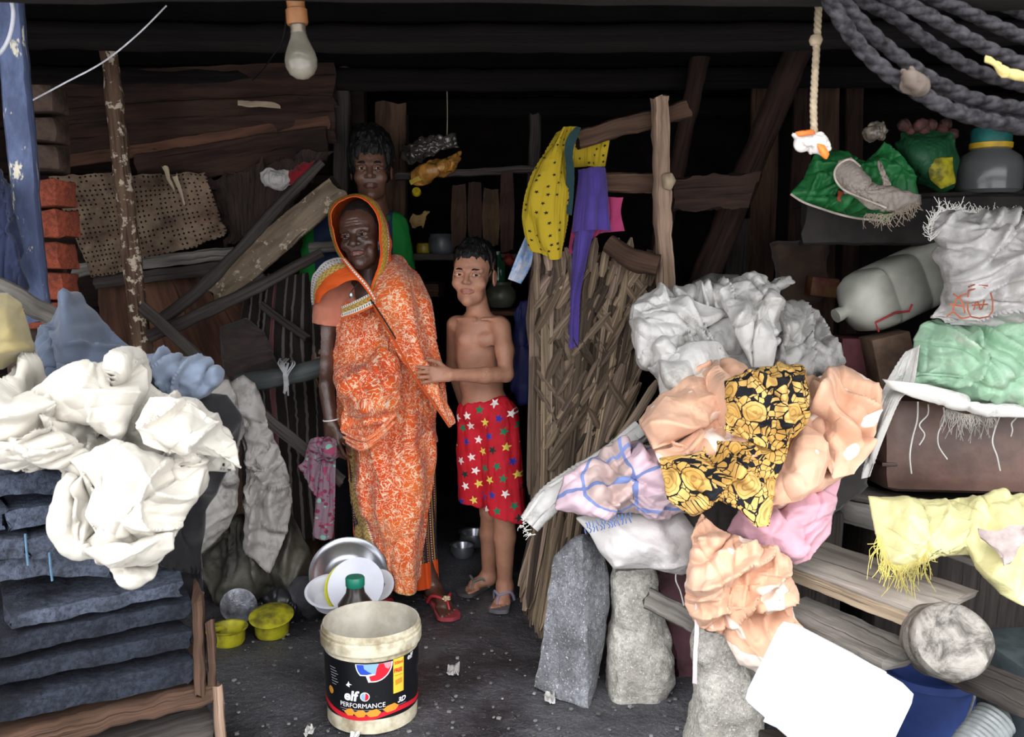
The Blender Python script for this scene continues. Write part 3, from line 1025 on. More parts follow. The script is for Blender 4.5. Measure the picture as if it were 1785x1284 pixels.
o = lump('dark_bundle', [(10, 660), (120, 620), (300, 690), (395, 690), (420, 725), (408, 800), (356, 890), (352, 960), (352, 1042), (285, 1046), (180, 990), (40, 860)], C_black, 2.1, None, (250, 820), .0003, -.0001, .08, 70, rid=dict(amp=.05, f=7, seed=6, K=5), it=0)
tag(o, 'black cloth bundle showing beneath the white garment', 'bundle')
o = one('wooden_rail', plank(at(-40, 480, 2.1), at(120, 565, 2.3), .048, .03, (0, -1, .4), seed=5), W_grey)
tag(o, 'grey wooden rail slanting behind the khaki bag', 'rail')
blue = m_plain('flaking_blue_paint', '#5c6f9c', .7, .3, .25, 9, .002, 40, '#43506e')
M = Mat('flaking_blue_paint', .7, .3)
n = M.noise(M.vec('UV', (14, 5, 1)), 1, 6, .7)
M.col(M.mix(M.noise(M.vec('UV', (9, 4, 1)), 1.3, 5, .7).step(.59, .63), M.mix(n.step(.35, .7), '#3d4662', '#5d6b8c'), '#cfc8b4')); M.bump(n, .002)
o = one('blue_post', plank(at(-2, -160, 2.24), at(70, 560, 2.35), .062, .04, (.2, -1, 0), 40, .002, 6), M.m)
tag(o, 'leaning post with flaking blue paint beside the red bricks', 'post')
o = one('cable', tube(at([-30, 0, 17, 23, 14, -10], [110, 92, 62, 22, -10, -40], 2.1), .0045, 8, 40), m_plain('grey_cable', '#c9ccd4', .5))
tag(o, 'looped pale cable in front of the blue post', 'cable')
o = one('wire', tube(at([52, 110, 180, 240, 290], [177, 146, 108, 60, 10], [2.3, 2.35, 2.4, 2.45, 2.5]), .0022, 6, 40), m_plain('white_wire', '#e6e6ee', .4))
tag(o, 'thin white wire rising from the blue post to the roof', 'wire')
o = lump('dark_clothes', [(-40, 290), (0, 292), (22, 320), (40, 400), (50, 505), (20, 515), (-40, 500)], C_navy, 2.25, None, None, 0, 0, .06, 50, su=1.2, sv=1.02, seed=5, fu=14, fv=3, a0=.02)
tag(o, 'dark navy garment hanging on the far side of the blue post', 'garment')
bl = ['topmost red brick of the broken pillar beside the blue post', 'second red brick down in the broken pillar', 'third red brick down in the broken pillar', 'fourth brick down, greyer than those above it, in the broken pillar', 'lowest visible brick of the broken pillar']
for i, (t, b, x1) in enumerate(((312, 362, 100), (364, 416, 106), (420, 472, 104), (475, 524, 110), (528, 572, 112))):
    c = (at(66, t, 2.5) + at(x1, b, 2.5)) / 2
    o = one('red_brick', box(c + [-.03, .05, 0], (.125, .11, .071), rot('z', 3 * i - 6), .008, 2, .005, 20, i), BR)
    tag(o, bl[i], 'brick')
mort = m_plain('lime_mortar', '#4a3d36', .95, .1, .3, 20, .006)
o = one('brick_pillar', box(at(58, 330, 2.58) * [1, 1, 0] + [-.03, .04, .62], (.13, .12, 1.23), None, .01, 3, .012, 9), mort)
tag(o, 'dark mortar core of the broken brick pillar', 'pillar', kind='structure')
for i, (t, b, x1) in enumerate(((150, 195, 84), (200, 246, 90), (250, 300, 92))):
    c = (at(58, t, 2.5) + at(x1, b, 2.5)) / 2
    o = one('red_brick', box(c + [-.03, .05, 0], (.12, .11, .066), rot('z', 4 * i), .008, 2, .005, 20, i + 9), mort)  # upper bricks share the mortar's dark colour
    tag(o, ['dark brick near the white wire', 'dark brick between two darker ones above the red ones', 'dark brick just above the topmost red one'][i], 'brick')

# ---------------------------------------------------------------- patched board wall
M = Mat('perforated_board', .9, .2)
u, v, _ = M.xyz(M.vec('UV'))
du = (u * 55).fract() - .5; dv = (v * 55).fract() - .5
r = (du * du + dv * dv).sqrt()
n = M.noise(M.vec(), 9, 5, .6)
rw, _ = M.white(M.comb((u * 55).floor(), (v * 55).floor()))
hole = r.lt(.22) * rw.gt(.25)
c = M.mix(n.step(.3, .7), '#49392f', '#877562')
c = M.mix(M.noise(M.vec(), 4, 3).step(.5, .7) * .6, c, '#75503f')
M.col(M.mix(hole, c, '#15100d')); M.bump(n * .6 - hole, .003)
perf = M.m
def quad(name, pts, mat, label, cat, Y, n=24, th=.008, seed=0, wob=.012, rag=.006, parent=None, dY=(0, 0, 0, 0)):
    c = np.array([at(p[0], p[1], Y + d) for p, d in zip(pts, dY)])
    s, t = np.meshgrid(np.linspace(0, 1, n), np.linspace(0, 1, n))
    s, t = s[..., None], t[..., None]
    P = (c[0] * (1 - s) + c[1] * s) * (1 - t) + (c[3] * (1 - s) + c[2] * s) * t
    P[..., 1] += vnoise(P * 5, seed, 2) * wob
    d = np.stack([vnoise(P * 30, seed + i, 3) for i in range(3)], -1) * rag * 2
    P += d * edgemask(n, n)[..., None]
    o = one(name, sheet(P, th), mat, parent)
    return tag(o, label, cat) if parent is None else o
quad('perforated_board', [(88, 308), (210, 300), (242, 468), (160, 484)], perf, 'grey perforated board hanging askew between the red bricks and the peeling pole', 'board', 3.62, 30, seed=1, rag=.002, wob=.02)
quad('perforated_board', [(206, 306), (356, 300), (398, 412), (236, 456)], perf, 'brown perforated board with torn splits, next to the peeling pole on its other side', 'board', 3.60, 30, seed=2, rag=.003, wob=.02)
for i, (x0, y0, x1, y1, ww, m, lab) in enumerate((
    (40, 165, 585, 150, 78, W_shade, 'dark upper wall board just under the roof'),
    (40, 235, 585, 205, 80, W_shade, 'wide dark board below the uppermost wall board'),
    (60, 288, 575, 212, 22, W_red, 'thin batten running across the boards behind the pole'),
    (240, 300, 570, 250, 56, W_shade, 'short board with frayed lower edge above the rag'),
    (130, 472, 410, 442, 22, W_grey, 'round grey batten under the perforated boards'),
    (165, 494, 430, 458, 22, W_dark, 'flat dark batten lying under the round grey batten'))):
    o = one('wall_board' if ww > 30 else 'batten', plank(at(x0, y0, 3.70 - .01 * i), at(x1, y1, 3.70 - .01 * i), ww * pxm(3.7), .016, seed=i + 20, rag=.012), m)
    tag(o, lab, 'board' if ww > 30 else 'batten')
quad('plywood_panel', [(170, 500), (420, 462), (560, 660), (180, 680)], W_red, 'red-brown plywood panel low on the patched wall', 'panel', 3.74, 20, seed=3)
quad('plywood_panel', [(170, 690), (570, 660), (575, 1030), (170, 1060)], W_brown, 'dark plywood sheet behind the grey tarpaulins', 'panel', 3.76, 20, seed=4)
quad('woven_mat', [(362, 308), (572, 262), (500, 385), (398, 432)], m_wood('brown_matting', '#241b18', '#4a3c35', 120, 8, .9, .004), 'torn dark brown matting wedged behind the diagonal stick', 'mat', 3.66, 30, seed=6, wob=.03, rag=.015)
o = one('sliver', plank(at(413, 182, 3.6), at(482, 186, 3.58), .022, .006, seed=3, rag=.03), W_pale); tag(o, 'pale wood sliver stuck on the upper board', 'sliver')
for i, (a, b) in enumerate((((284, 292), (300, 330)), ((305, 305), (322, 360)))):
    o = one('splinter', plank(at(*a, 3.57), at(*b, 3.57), .02, .006, seed=i, w1=.006, rag=.02), W_pale); tag(o, ['short pale splinter sticking out of the brown perforated board', 'long pale splinter hanging from the brown perforated board'][i], 'splinter')
t = thing('rag', 'white rag with a red end tucked above the diagonal stick', 'rag', at(500, 330, 3.5))
lump('white_cloth', [(455, 302), (478, 294), (508, 299), (510, 318), (492, 331), (462, 324)], m_cloth('rag_white', '#c9c4c2'), 3.5, t, n=36, bulge=.04, su=1.2, sv=1.2, seed=2, fu=20, fv=20)
lump('red_cloth', [(504, 302), (528, 284), (548, 279), (545, 292), (522, 318), (506, 320)], m_cloth('rag_red', '#8c1e28'), 3.49, t, n=36, bulge=.03, su=1.2, sv=1.2, seed=5, fu=20, fv=20)
# poles and sticks
o = one('wooden_pole', log(np.array([at(186, 60, 3.42), at(205, 230, 3.42), at(222, 380, 3.41), at(238, 520, 3.40), at(252, 640, 3.40), at(262, 760, 3.4)]), [.030, .031, .034, .034, .034, .034], .005, 12, 18, 70, 3), W_pole)
tag(o, 'upright pole with peeling bark in front of the perforated boards', 'pole')
sticks = [
 ([(284, 556, 3.34), (345, 508, 3.33), (420, 432, 3.32), (492, 352, 3.33), (562, 282, 3.35)], [.024, .022, .021, .019, .015], W_dark, 'long dark stick leaning diagonally across the patched wall'),
 ([(262, 585, 3.32), (340, 552, 3.3), (440, 505, 3.29), (562, 440, 3.32)], [.025, .024, .022, .018], W_dark, 'dark rounded stick lying below the light diagonal board'),
 ([(330, 560, 3.45), (400, 520, 3.45), (462, 480, 3.45)], [.012, .012, .01], W_dark, 'thin short stick behind the two dark sticks'),
 ([(415, 668, 3.30), (500, 655, 3.28), (590, 632, 3.3)], [.036, .034, .032], m_wood('grey_bamboo', '#343837', '#5a605f', 30, 2, .6, .002), 'thick grey bamboo pole with a white string knot'),
 ([(540, 432, 3.5), (590, 428, 3.5), (640, 424, 3.5)], [.02, .022, .022], W_grey, 'short grey stick end behind the sari hood'),
]
for i, (p, r, m, lab) in enumerate(sticks):
    p = np.array(p)
    o = one('stick' if i != 3 else 'bamboo_pole', log(at(p[:, 0], p[:, 1], p[:, 2]), r, .003, 16, 14, 50, i + 3), m)
    tag(o, lab, 'stick' if i != 3 else 'pole')
o = one('diagonal_board', plank(at(372, 512, 3.46), at(590, 330, 3.42), .125, .018, (0, -1, .1), 40, .003, 8, .10, .008, .03), W_light)
tag(o, 'light speckled board nailed diagonally beside the woman', 'board')
o = one('lath', plank(at(245, 535, 3.22), at(598, 842, 3.12), .042, .012, (.2, -1, .2), 40, .002, 12), W_dark)
tag(o, 'flat dark lath slanting down to the sari', 'lath')
o = one('lath', plank(at(455, 530, 3.52), at(535, 590, 3.5), .03, .012, (.2, -1, .2), 30, .002, 13), W_dark)
tag(o, 'short dark lath propped across the crumpled brown cloth', 'lath')
# cloths on that wall
M = Mat('striped_blanket', .9, .1)
u, v, _ = M.xyz(M.vec('UV'))
s = (u * 26 + M.noise(M.vec(), 3, 2) * .5).fract()
c = M.mix(s.lt(.25), '#2c2825', '#6a6461'); c = M.mix((u * 5.2 + .3).fract().lt(.10), c, '#6f4a4a')
M.col(c); M.bump(M.noise(M.vec(), 150, 2), .001)
o = cloth('striped_blanket', [[(425, 470, 3.62), (500, 480, 3.60), (562, 470, 3.6)], [(420, 600, 3.60), (490, 600, 3.57), (575, 600, 3.58)], [(420, 760, 3.6), (500, 770, 3.56), (580, 760, 3.58)], [(430, 930, 3.6), (510, 940, 3.58), (590, 940, 3.58)]], M.m, None, 70, 60, su=1.25, sv=1.02, seed=4, fu=16, fv=3, a0=.02, hi=.05)
tag(o, 'dark striped blanket hanging behind the bamboo pole', 'blanket')
o = lump('brown_cloth', [(385, 570), (430, 555), (460, 580), (480, 630), (490, 655), (430, 670), (392, 660)], m_cloth('dark_brown_cotton', '#453a36', .2), 3.5, n=50, bulge=.05, rid=dict(amp=.04, f=14, seed=8, K=5, aniso=6, dirs=(10, 160, 30)), it=0)
tag(o, 'crumpled dark brown cloth above the bamboo pole', 'cloth')
o = lump('grey_tarpaulin', [(340, 672), (372, 664), (398, 662), (412, 690), (414, 800), (412, 880), (396, 918), (348, 968), (300, 985), (292, 900), (320, 800)], C_tarp, 3.08, None, (365, 800), .0002, -.0002, .05, 70, rid=[dict(amp=.04, f=9, seed=3, K=4, aniso=8, dirs=(90, 85)), dict(amp=.035, f=16, seed=3, K=8, aniso=7, sharp=2)], su=1.03, sv=1.03, it=20, a0=.003, lo=-.02, hi=.02, fu=20, fv=20, seed=6)
tag(o, 'stiff light grey tarpaulin hanging beside the white garment', 'tarpaulin')
o = lump('grey_tarpaulin', [(402, 668), (425, 654), (445, 670), (470, 740), (498, 810), (510, 870), (500, 930), (470, 1000), (425, 960), (428, 800)], C_tarp, 3.14, None, (455, 820), .0002, -.0002, .05, 70, rid=[dict(amp=.04, f=9, seed=8, K=4, aniso=8, dirs=(90, 75)), dict(amp=.035, f=16, seed=9, K=8, aniso=7, sharp=2)], su=1.03, sv=1.03, it=20, a0=.003, lo=-.02, hi=.02, fu=20, fv=20, seed=7)
tag(o, 'grey tarpaulin with creases hanging behind the slanting lath', 'tarpaulin')
o = lump('olive_tarpaulin', [(350, 940), (410, 900), (500, 880), (530, 940), (556, 990), (548, 1015), (500, 1030), (440, 1044), (372, 1050), (352, 1010)], C_tarp2, 3.24, None, None, 0, -.0004, .08, 60, rid=dict(amp=.06, f=8, seed=8, K=5, aniso=5, dirs=(90, 60, 120), sharp=2), it=0)
tag(o, 'dark olive tarpaulin spread on the floor beneath the grey ones', 'tarpaulin')
M = Mat('pink_print', .85, .2)
a, _ = M.vor(M.vec('UV'), 45); b, _ = M.vor(M.vec('UV'), 28)
c = M.mix(a.step(.3, .36), '#6e2c40', '#75606b'); c = M.mix(b.lt(.22), c, '#6f9c8e'); c = M.mix(M.noise(M.vec('UV'), 30, 2).step(.55, .6), c, '#8a3b55')
M.col(c)
t = thing('pink_rag', 'pink floral rag knotted over the end of the lath', 'rag', at(560, 945, 3.12))
cloth('hanging_end', [[(548, 768, 3.10), (562, 762, 3.07), (585, 775, 3.08)], [(552, 850, 3.08), (566, 850, 3.06), (584, 850, 3.08)], [(546, 930, 3.09), (560, 940, 3.06), (580, 935, 3.08)]], M.m, t, 60, 36, su=1.35, sv=1.02, seed=3, fu=30, fv=4, a0=.015, hi=.03)
cloth('short_end', [[(545, 766, 3.08), (556, 762, 3.05), (566, 768, 3.06)], [(530, 800, 3.09), (545, 805, 3.06), (556, 806, 3.08)], [(518, 812, 3.09), (540, 850, 3.06), (552, 868, 3.08)]], M.m, t, 40, 36, su=1.3, sv=1.05, seed=7, fu=30, fv=8, a0=.015, hi=.03)
lump('knot', [(540, 775), (558, 760), (584, 768), (590, 795), (572, 806), (548, 800)], M.m, 3.06, t, n=36, bulge=.04, su=1.25, sv=1.25, seed=4, fu=25, fv=25)
t = thing('string_knot', 'frayed white string tied round the bamboo pole', 'string', at(500, 690, 3.22))
g = Geo()
for i in range(14):
    x = 486 + rnd.random() * 26
    g.add(tube(at([x, x + rnd.uniform(-8, 8), 497 + rnd.uniform(-4, 6), 497 + rnd.uniform(-3, 6)], [624 + rnd.random() * 10, 634, 650 + rnd.random() * 10, 660 + rnd.random() * 30], [3.27, 3.225, 3.22, 3.225]), .0028, 5, 14))
g.build('frayed_ends', m_plain('white_string', '#a9a9ab', .8), t)
o = one('door_jamb', plank(at(597, 120, 3.78), at(603, 900, 3.78) * [1, 1, 0], .07, .06, seed=9), W_dark); tag(o, 'dark jamb post behind the woman, edge of the board wall', 'post')
o = one('doorway_board', plank(at(680, 178, 3.95), at(676, 700, 3.95), .13, .02, seed=10), W_brown); tag(o, 'brown upright board behind the man', 'board')

# ---------------------------------------------------------------- floor things on this side
steel = m_plain('dull_steel', '#b9bcc4', .3, .5, .15, 8, Metallic=.85)
white_enam = m_plain('white_plastic_plate', '#e4e7f2', .35, .5, .04, 8)
yel = m_plain('yellow_green_plastic', '#a9a41c', .6, .4, .3, 14, .001, 60, '#4e4a1a')
def dish(name, cx, cy, Y, r, depth, mat, R, label, cat, lip=.008):
    c = at(cx, cy, Y)
    o = one(name, lathe([(.001, .004), (r * .55, .003), (r * .72, .008), (r * .9, depth * .8), (r, depth), (r + lip, depth + .001), (r + lip, depth - .003), (r - .002, depth - .005), (r * .9, depth * .8 - .006), (r * .72, 0), (r * .55, -.003), (.001, -.003)], 56, R, c), mat)
    return tag(o, label, cat)
tilt = rot('x', 52)
dish('steel_basin', 607, 1008, 3.07, .125, .05, steel, rot('z', 12) @ rot('x', 47), 'shallow steel basin leaning upright behind the bucket', 'basin')
dish('white_plate', 622, 1022, 2.93, .09, .016, white_enam, rot('z', -6) @ rot('x', 55), 'white plate stood inside the steel basin', 'plate', .004)
dish('yellow_plate', 616, 1026, 2.955, .09, .016, m_plain('yellow_plate', '#d8d23a', .4, .4, .05), rot('z', 2) @ rot('x', 55), 'yellow plate peeping out behind the white plate in the basin', 'plate', .004)
dish('enamel_bowl', 580, 1050, 2.93, .082, .05, white_enam, rot('z', 10) @ rot('x', 18), 'pale enamel bowl low beside the steel basin', 'bowl')
dish('white_plate', 664, 1020, 3.03, .045, .012, white_enam, rot('z', -20) @ rot('x', 60), 'small white dish edge showing between the basin and the sari hem', 'plate')
t = thing('bottle', 'dark bottle with a green screw cap standing behind the bucket', 'bottle', fl(620, 1085) )
b = at(619, 1014, 2.78)
one('bottle_body', lathe([(.001, 0), (.05, .002), (.055, .02), (.055, b[2] - .07), (.03, b[2] - .035), (.027, b[2] - .012), (.001, b[2] - .012)], 36, None, (b[0], b[1], 0)), m_plain('dark_bottle', '#3b3432', .3, .5), t)
one('bottle_cap', lathe([(.001, .018), (.027, .018), (.030, .014), (.030, -.010), (.028, -.014), (.001, -.014)], 40, None, b), m_plain('green_cap', '#1f7f68', .4, .5, .1), t)
def pot(name, cx, cy, Y, r, h, label, R=None, handle=None):
    t = thing(name, label, 'pot', at(cx, cy, Y))
    one('bowl', lathe([(.001, .002), (r * .8, .0), (r * .9, .01), (r * .95, h * .9), (r * 1.08, h), (r * 1.1, h + .004), (r * .98, h + .003), (r * .86, h * .85), (r * .8, .012), (.001, .012)], 40, R, at(cx, cy, Y)), yel, t)
    return t
t = pot('yellow_pot', 399, 1120, 2.9, .058, .052, 'small yellow-green plastic pot nearest the slab stack')
one('handle', plank(at(388, 1092, 2.9), at(352, 1100, 2.86), .02, .006, (0, -.3, 1), 12, .001, 2), yel, t)
t = pot('yellow_pot', 474, 1106, 2.96, .062, .058, 'dirty yellow-green pot with a lid, by the olive tarpaulin')
one('pot_lid', lathe([(.001, .012), (.04, .010), (.068, .002), (.074, 0), (.068, -.004), (.001, -.004)], 40, rot('x', 14), at(473, 1072, 2.95)), yel, t)
dish('metal_lid', 415, 1058, 3.02, .058, .014, m_plain('grey_foil', '#7c7f86', .35, .5, .3, 20, .004, 40, '#3a3b40', Metallic=.6), rot('z', 30) @ rot('x', 50), 'round grey metal lid leaning on the yellow pots', 'lid', .004)
rockm = m_plain('grey_rock', '#55555a', .9, .2, .3, 10, .008, 30)
o = lump('rock', [(505, 1030), (520, 1010), (545, 1008), (562, 1030), (560, 1060), (540, 1075), (512, 1068)], rockm, 3.1, n=30, bulge=.07, th=.03, it=0); tag(o, 'grey rock between the tarpaulin and the steel basin', 'rock')
o = lump('black_bag', [(455, 1040), (490, 1020), (520, 1040), (565, 1060), (560, 1085), (510, 1095), (470, 1080)], m_plain('black_polythene', '#232427', .35, .5, .2), 3.1, n=50, bulge=.06, rid=dict(amp=.03, f=16, seed=8, K=6), it=0); tag(o, 'crumpled black plastic bag behind the yellow pots', 'bag')
# ================================================================ bucket with its printed label
BC = fl(650, 1243); BC[2] = 0
def br(z): return .1225 + (.129 - .1225) * z / .24
bk = thing('bucket', 'cream plastic bucket with a black oil label in front of the woman', 'bucket', BC)
cream = m_plain('dirty_cream_plastic', '#cfc7b0', .5, .4, .12, 18, .0006, 60, '#8e8268')
inside = m_plain('scuffed_white_plastic', '#c9c4b6', .6, .3, .1, 9, .0006, 60, '#a29b8c')
pr = [(.001, .004), (.116, .002), (.1225, .006), (br(.21), .21), (br(.212) + .001, .216), (br(.22) + .003, .220), (br(.23) + .0075, .2215), (br(.23) + .0085, .2245), (br(.235) + .0085, .249), (br(.24) + .006, .2515), (br(.24) + .004, .253), (br(.24) + .004, .256), (br(.24) + .0065, .258), (br(.24) + .0065, .262), (br(.24) + .003, .264), (br(.24) + .003, .272), (br(.24) + .0015, .2745)]
one('bucket_wall', lathe(pr, 96, None, BC, nz=.0006), cream, bk)
one('bucket_lining', lathe([(br(.24) + .0015, .2745), (br(.24) - .001, .2735), (br(.23) - .003, .24), (.119, .02), (.116, .010), (.001, .010)], 96, None, BC), inside, bk)
A0 = math.atan2(BC[0], BC[1])        # bearing of the bucket: its label looks back along it
def wrap(sz, off=.0012):
    sz = np.asarray(sz, float)
    r = br(sz[..., 1]) + off
    a = sz[..., 0] / .126 - A0 * 1.0
    return np.stack([BC[0] + r * np.sin(a), BC[1] - r * np.cos(a), sz[..., 1]], -1)
def lab(name, s0, s1, z0, z1, mat, off=.0012, zf=None, n=60):
    s, z = np.meshgrid(np.linspace(s0, s1, n), np.linspace(z0, z1, 12))
    if zf is not None: z = z + zf(s)
    P = wrap(np.stack([s, z], -1), off)
    return one(name, sheet(P, .0005, np.stack([s, z], -1)), mat, bk)
M = Mat('black_label', .35, .5)
M.col(M.mix(M.noise(M.vec(), 30, 5, .7).step(.66, .72), '#0d0e12', '#4a4a48')); blackl = M.m
lab('label', -.25, .25, .046, .206, blackl, .0006, None, 120)
ink = {k: m_plain('print_' + k, c, .45, .4, .05) for k, c in (('white', '#e6e6ea'), ('red', '#c51a2c'), ('blue', '#2546b0'), ('sky', '#7fa4d4'), ('yellow', '#e8bf3c'), ('orange', '#c98a2e'), ('navy', '#24344e'), ('pink', '#d98a94'), ('grey', '#8a8c92'))}
def decal(name, mat, polys=None, text=None, size=.02, s=0, z=0, shear=0, bold=0, sx=1.0, off=.0022, tilt=0, sag=0):
    if text:
        c = bpy.data.curves.new(name, 'FONT'); c.body = text; c.size = size; c.shear = shear; c.offset = bold; c.resolution_u = 3
    else:
        c = bpy.data.curves.new(name, 'CURVE'); c.dimensions = '2D'; c.fill_mode = 'BOTH'
        for p in polys:
            sp = c.splines.new('POLY'); sp.points.add(len(p) - 1); sp.use_cyclic_u = True
            for q, (x, y) in zip(sp.points, p): q.co = (x, y, 0, 1)
    o = bpy.data.objects.new(name, c)
    me = bpy.data.meshes.new_from_object(o)
    bpy.data.objects.remove(o); bpy.data.curves.remove(c)
    bm = bmesh.new(); bm.from_mesh(me)
    bmesh.ops.triangulate(bm, faces=bm.faces[:])
    for _ in range(4):
        e = [e for e in bm.edges if e.calc_length() > .006]
        if not e: break
        bmesh.ops.subdivide_edges(bm, edges=e, cuts=1); bmesh.ops.triangulate(bm, faces=bm.faces[:])
    bm.verts.index_update()
    V = np.array([v.co[:] for v in bm.verts]); F = np.array([[v.index for v in f.verts] for f in bm.faces])
    bm.free(); bpy.data.meshes.remove(me)
    x, y = V[:, 0] * sx, V[:, 1]
    W = np.stack([s + x - y * math.sin(tilt), z + y * math.cos(tilt) + x * math.sin(tilt)], -1)
    return mk(name, wrap(W, off), [F], mat, bk, smooth=False)
def arc(cx, cy, r, a0, a1, n=24): return [(cx + r * math.cos(math.radians(a)), cy + r * math.sin(math.radians(a))) for a in np.linspace(a0, a1, n)]
lz = .202
decal('emblem_border', ink['white'], [arc(.004, lz, .047, 180, 222, 10) + [(-.016, lz - .032), (-.010, lz - .050)] + arc(.004, lz, .0505, 262, 360, 20) + [(.052, lz)]], off=.0014)
decal('emblem_blue', ink['blue'], [arc(.004, lz, .044, 181, 220, 10) + [(-.014, lz - .029), (.004, lz - .026), (.012, lz - .004), (.0, lz - .001)]], off=.0018)
decal('emblem_sky', ink['sky'], [[(-.022, lz), (-.020, lz - .012), (-.010, lz - .020), (.0, lz - .026), (.008, lz - .028), (.012, lz - .012), (.018, lz)]], off=.0022)
decal('emblem_red', ink['red'], [[(-.004, lz - .046)] + arc(.004, lz, .047, 264, 360, 20) + [(.018, lz), (.012, lz - .012), (.008, lz - .030), (-.008, lz - .033)]], off=.0022)
decal('emblem_pink', ink['pink'], [[(.030, lz), (.034, lz - .012), (.042, lz - .018), (.049, lz - .010), (.0505, lz)]], off=.0026)
decal('lettering', ink['white'], text='elf', size=.038, s=-.079, z=.100, shear=.15, bold=.0012, sx=1.05)
decal('small_emblem', ink['white'], [arc(-.020, .112, .0125, 0, 350, 22)], off=.0016)
decal('small_emblem', ink['sky'], [arc(-.020, .112, .0105, 90, 270, 12)], off=.0022)
decal('small_emblem', ink['red'], [arc(-.020, .112, .0105, 270, 440, 12)], off=.0022)
decal('lettering', ink['white'], text='PERFORMANCE', size=.0185, s=-.092, z=.080, sx=.98)
decal('lettering', ink['white'], text='3D', size=.019, s=.068, z=.081, shear=.3, bold=.0007, sx=1.1)
decal('underline', ink['grey'], [[(-.092, .0735), (.098, .0735), (.098, .0748), (-.092, .0748)]])
decal('underline', ink['grey'], [[(-.086, .0675), (.012, .0675), (.012, .0692), (-.086, .0692)]])
lab('sticker', .056, .088, .110, .2055, ink['yellow'], .0018, n=20)
decal('lettering', ink['red'], text='500ml', size=.0125, s=.0585, z=.190, bold=.0003, off=.0028, sx=.85)
decal('lettering', ink['red'], text='FREE', size=.0155, s=.0575, z=.168, bold=.0006, off=.0028, sx=.78)
decal('sticker_mark', ink['orange'], [[(.060, .158), (.084, .158), (.084, .1605), (.060, .1605)], [(.062, .132), (.083, .136), (.082, .150), (.061, .147)]], off=.0028)
decal('lettering', ink['white'], text='elf', size=.022, s=.101, z=.190, shear=.15, bold=.0005)
lab('red_band', -.25, .25, .047, .060, ink['red'], .0014, lambda s: .006 * np.sin(s * 25) + np.abs(s) * .06, 90)
for i, (s, w_, z) in enumerate(((-.068, .020, .066), (-.040, .024, .064), (-.008, .030, .065), (.038, .034, .072))):
    decal('gem_print', ink['orange'], [[(s - .012, z), (s, z - .010), (s + w_ * .7, z - .008), (s + w_, z + .002), (s + w_ * .6, z + .012), (s, z + .009)]], off=.0026)
for i in range(7):
    decal('fine_print', ink['grey'], [[(-.128 + i * .0012, .178 - i * .0075), (-.104 + (i % 3) * .004, .178 - i * .0075), (-.104 + (i % 3) * .004, .180 - i * .0075), (-.128 + i * .0012, .180 - i * .0075)]])
decal('side_print', ink['orange'], [arc(-.128, .112, .011, 0, 350, 14)])
decal('star_print', ink['white'], [[(-.071, .141), (-.065, .147), (-.063, .153), (-.060, .146), (-.053, .144), (-.061, .142), (-.060, .136)]])

# ================================================================ hanging bulb
bc = at(525, 108, 1.85)
bt = thing('light_bulb', 'frosted light bulb, unlit, hanging in a brown socket under the dark roof', 'light bulb', bc - [0, 0, .036])
M = Mat('frosted_glass', .22, .5, Transmission_Weight=.25)
M.col(M.mix(M.noise(M.vec(), 12, 4).step(.35, .7), '#6f6a5e', '#948e80'))
tl = rot('y', -4)
one('glass', lathe([(.001, -.0335), (.012, -.0315), (.023, -.024), (.030, -.011), (.0315, .002), (.029, .015), (.0235, .029), (.0175, .043), (.0140, .056)], 48, tl, bc), M.m, bt)
one('bulb_cap', lathe([(.0145, .054), (.0150, .058), (.0140, .062), (.0150, .066), (.0140, .070), (.0140, .074)], 32, tl, bc), m_plain('dull_brass', '#8c8272', .4, .5, .1, Metallic=.7), bt)
one('socket', lathe([(.001, .072), (.019, .070), (.0205, .074), (.0205, .098), (.017, .101), (.0175, .118), (.001, .119)], 32, tl, bc), m_plain('brown_socket', '#8a5a34', .5, .4, .2, 20), bt)
one('cord', tube([bc + [-.008, 0, .118], bc + [-.012, 0, .17], bc + [-.016, .01, .30], bc + [-.01, .05, .66]], [.013, .014, .012, .006], 10, 30), m_plain('dark_flex', '#3b3634', .6), bt)
o = one('wire', tube(at([500, 492, 470, 455, 440], [20, 70, 105, 125, 140], [2.0, 2.4, 2.9, 3.4, 3.6]), .002, 5, 30), m_plain('black_wire', '#17161a', .6)); tag(o, 'thin black wire sagging from the bulb to the board wall', 'wire')

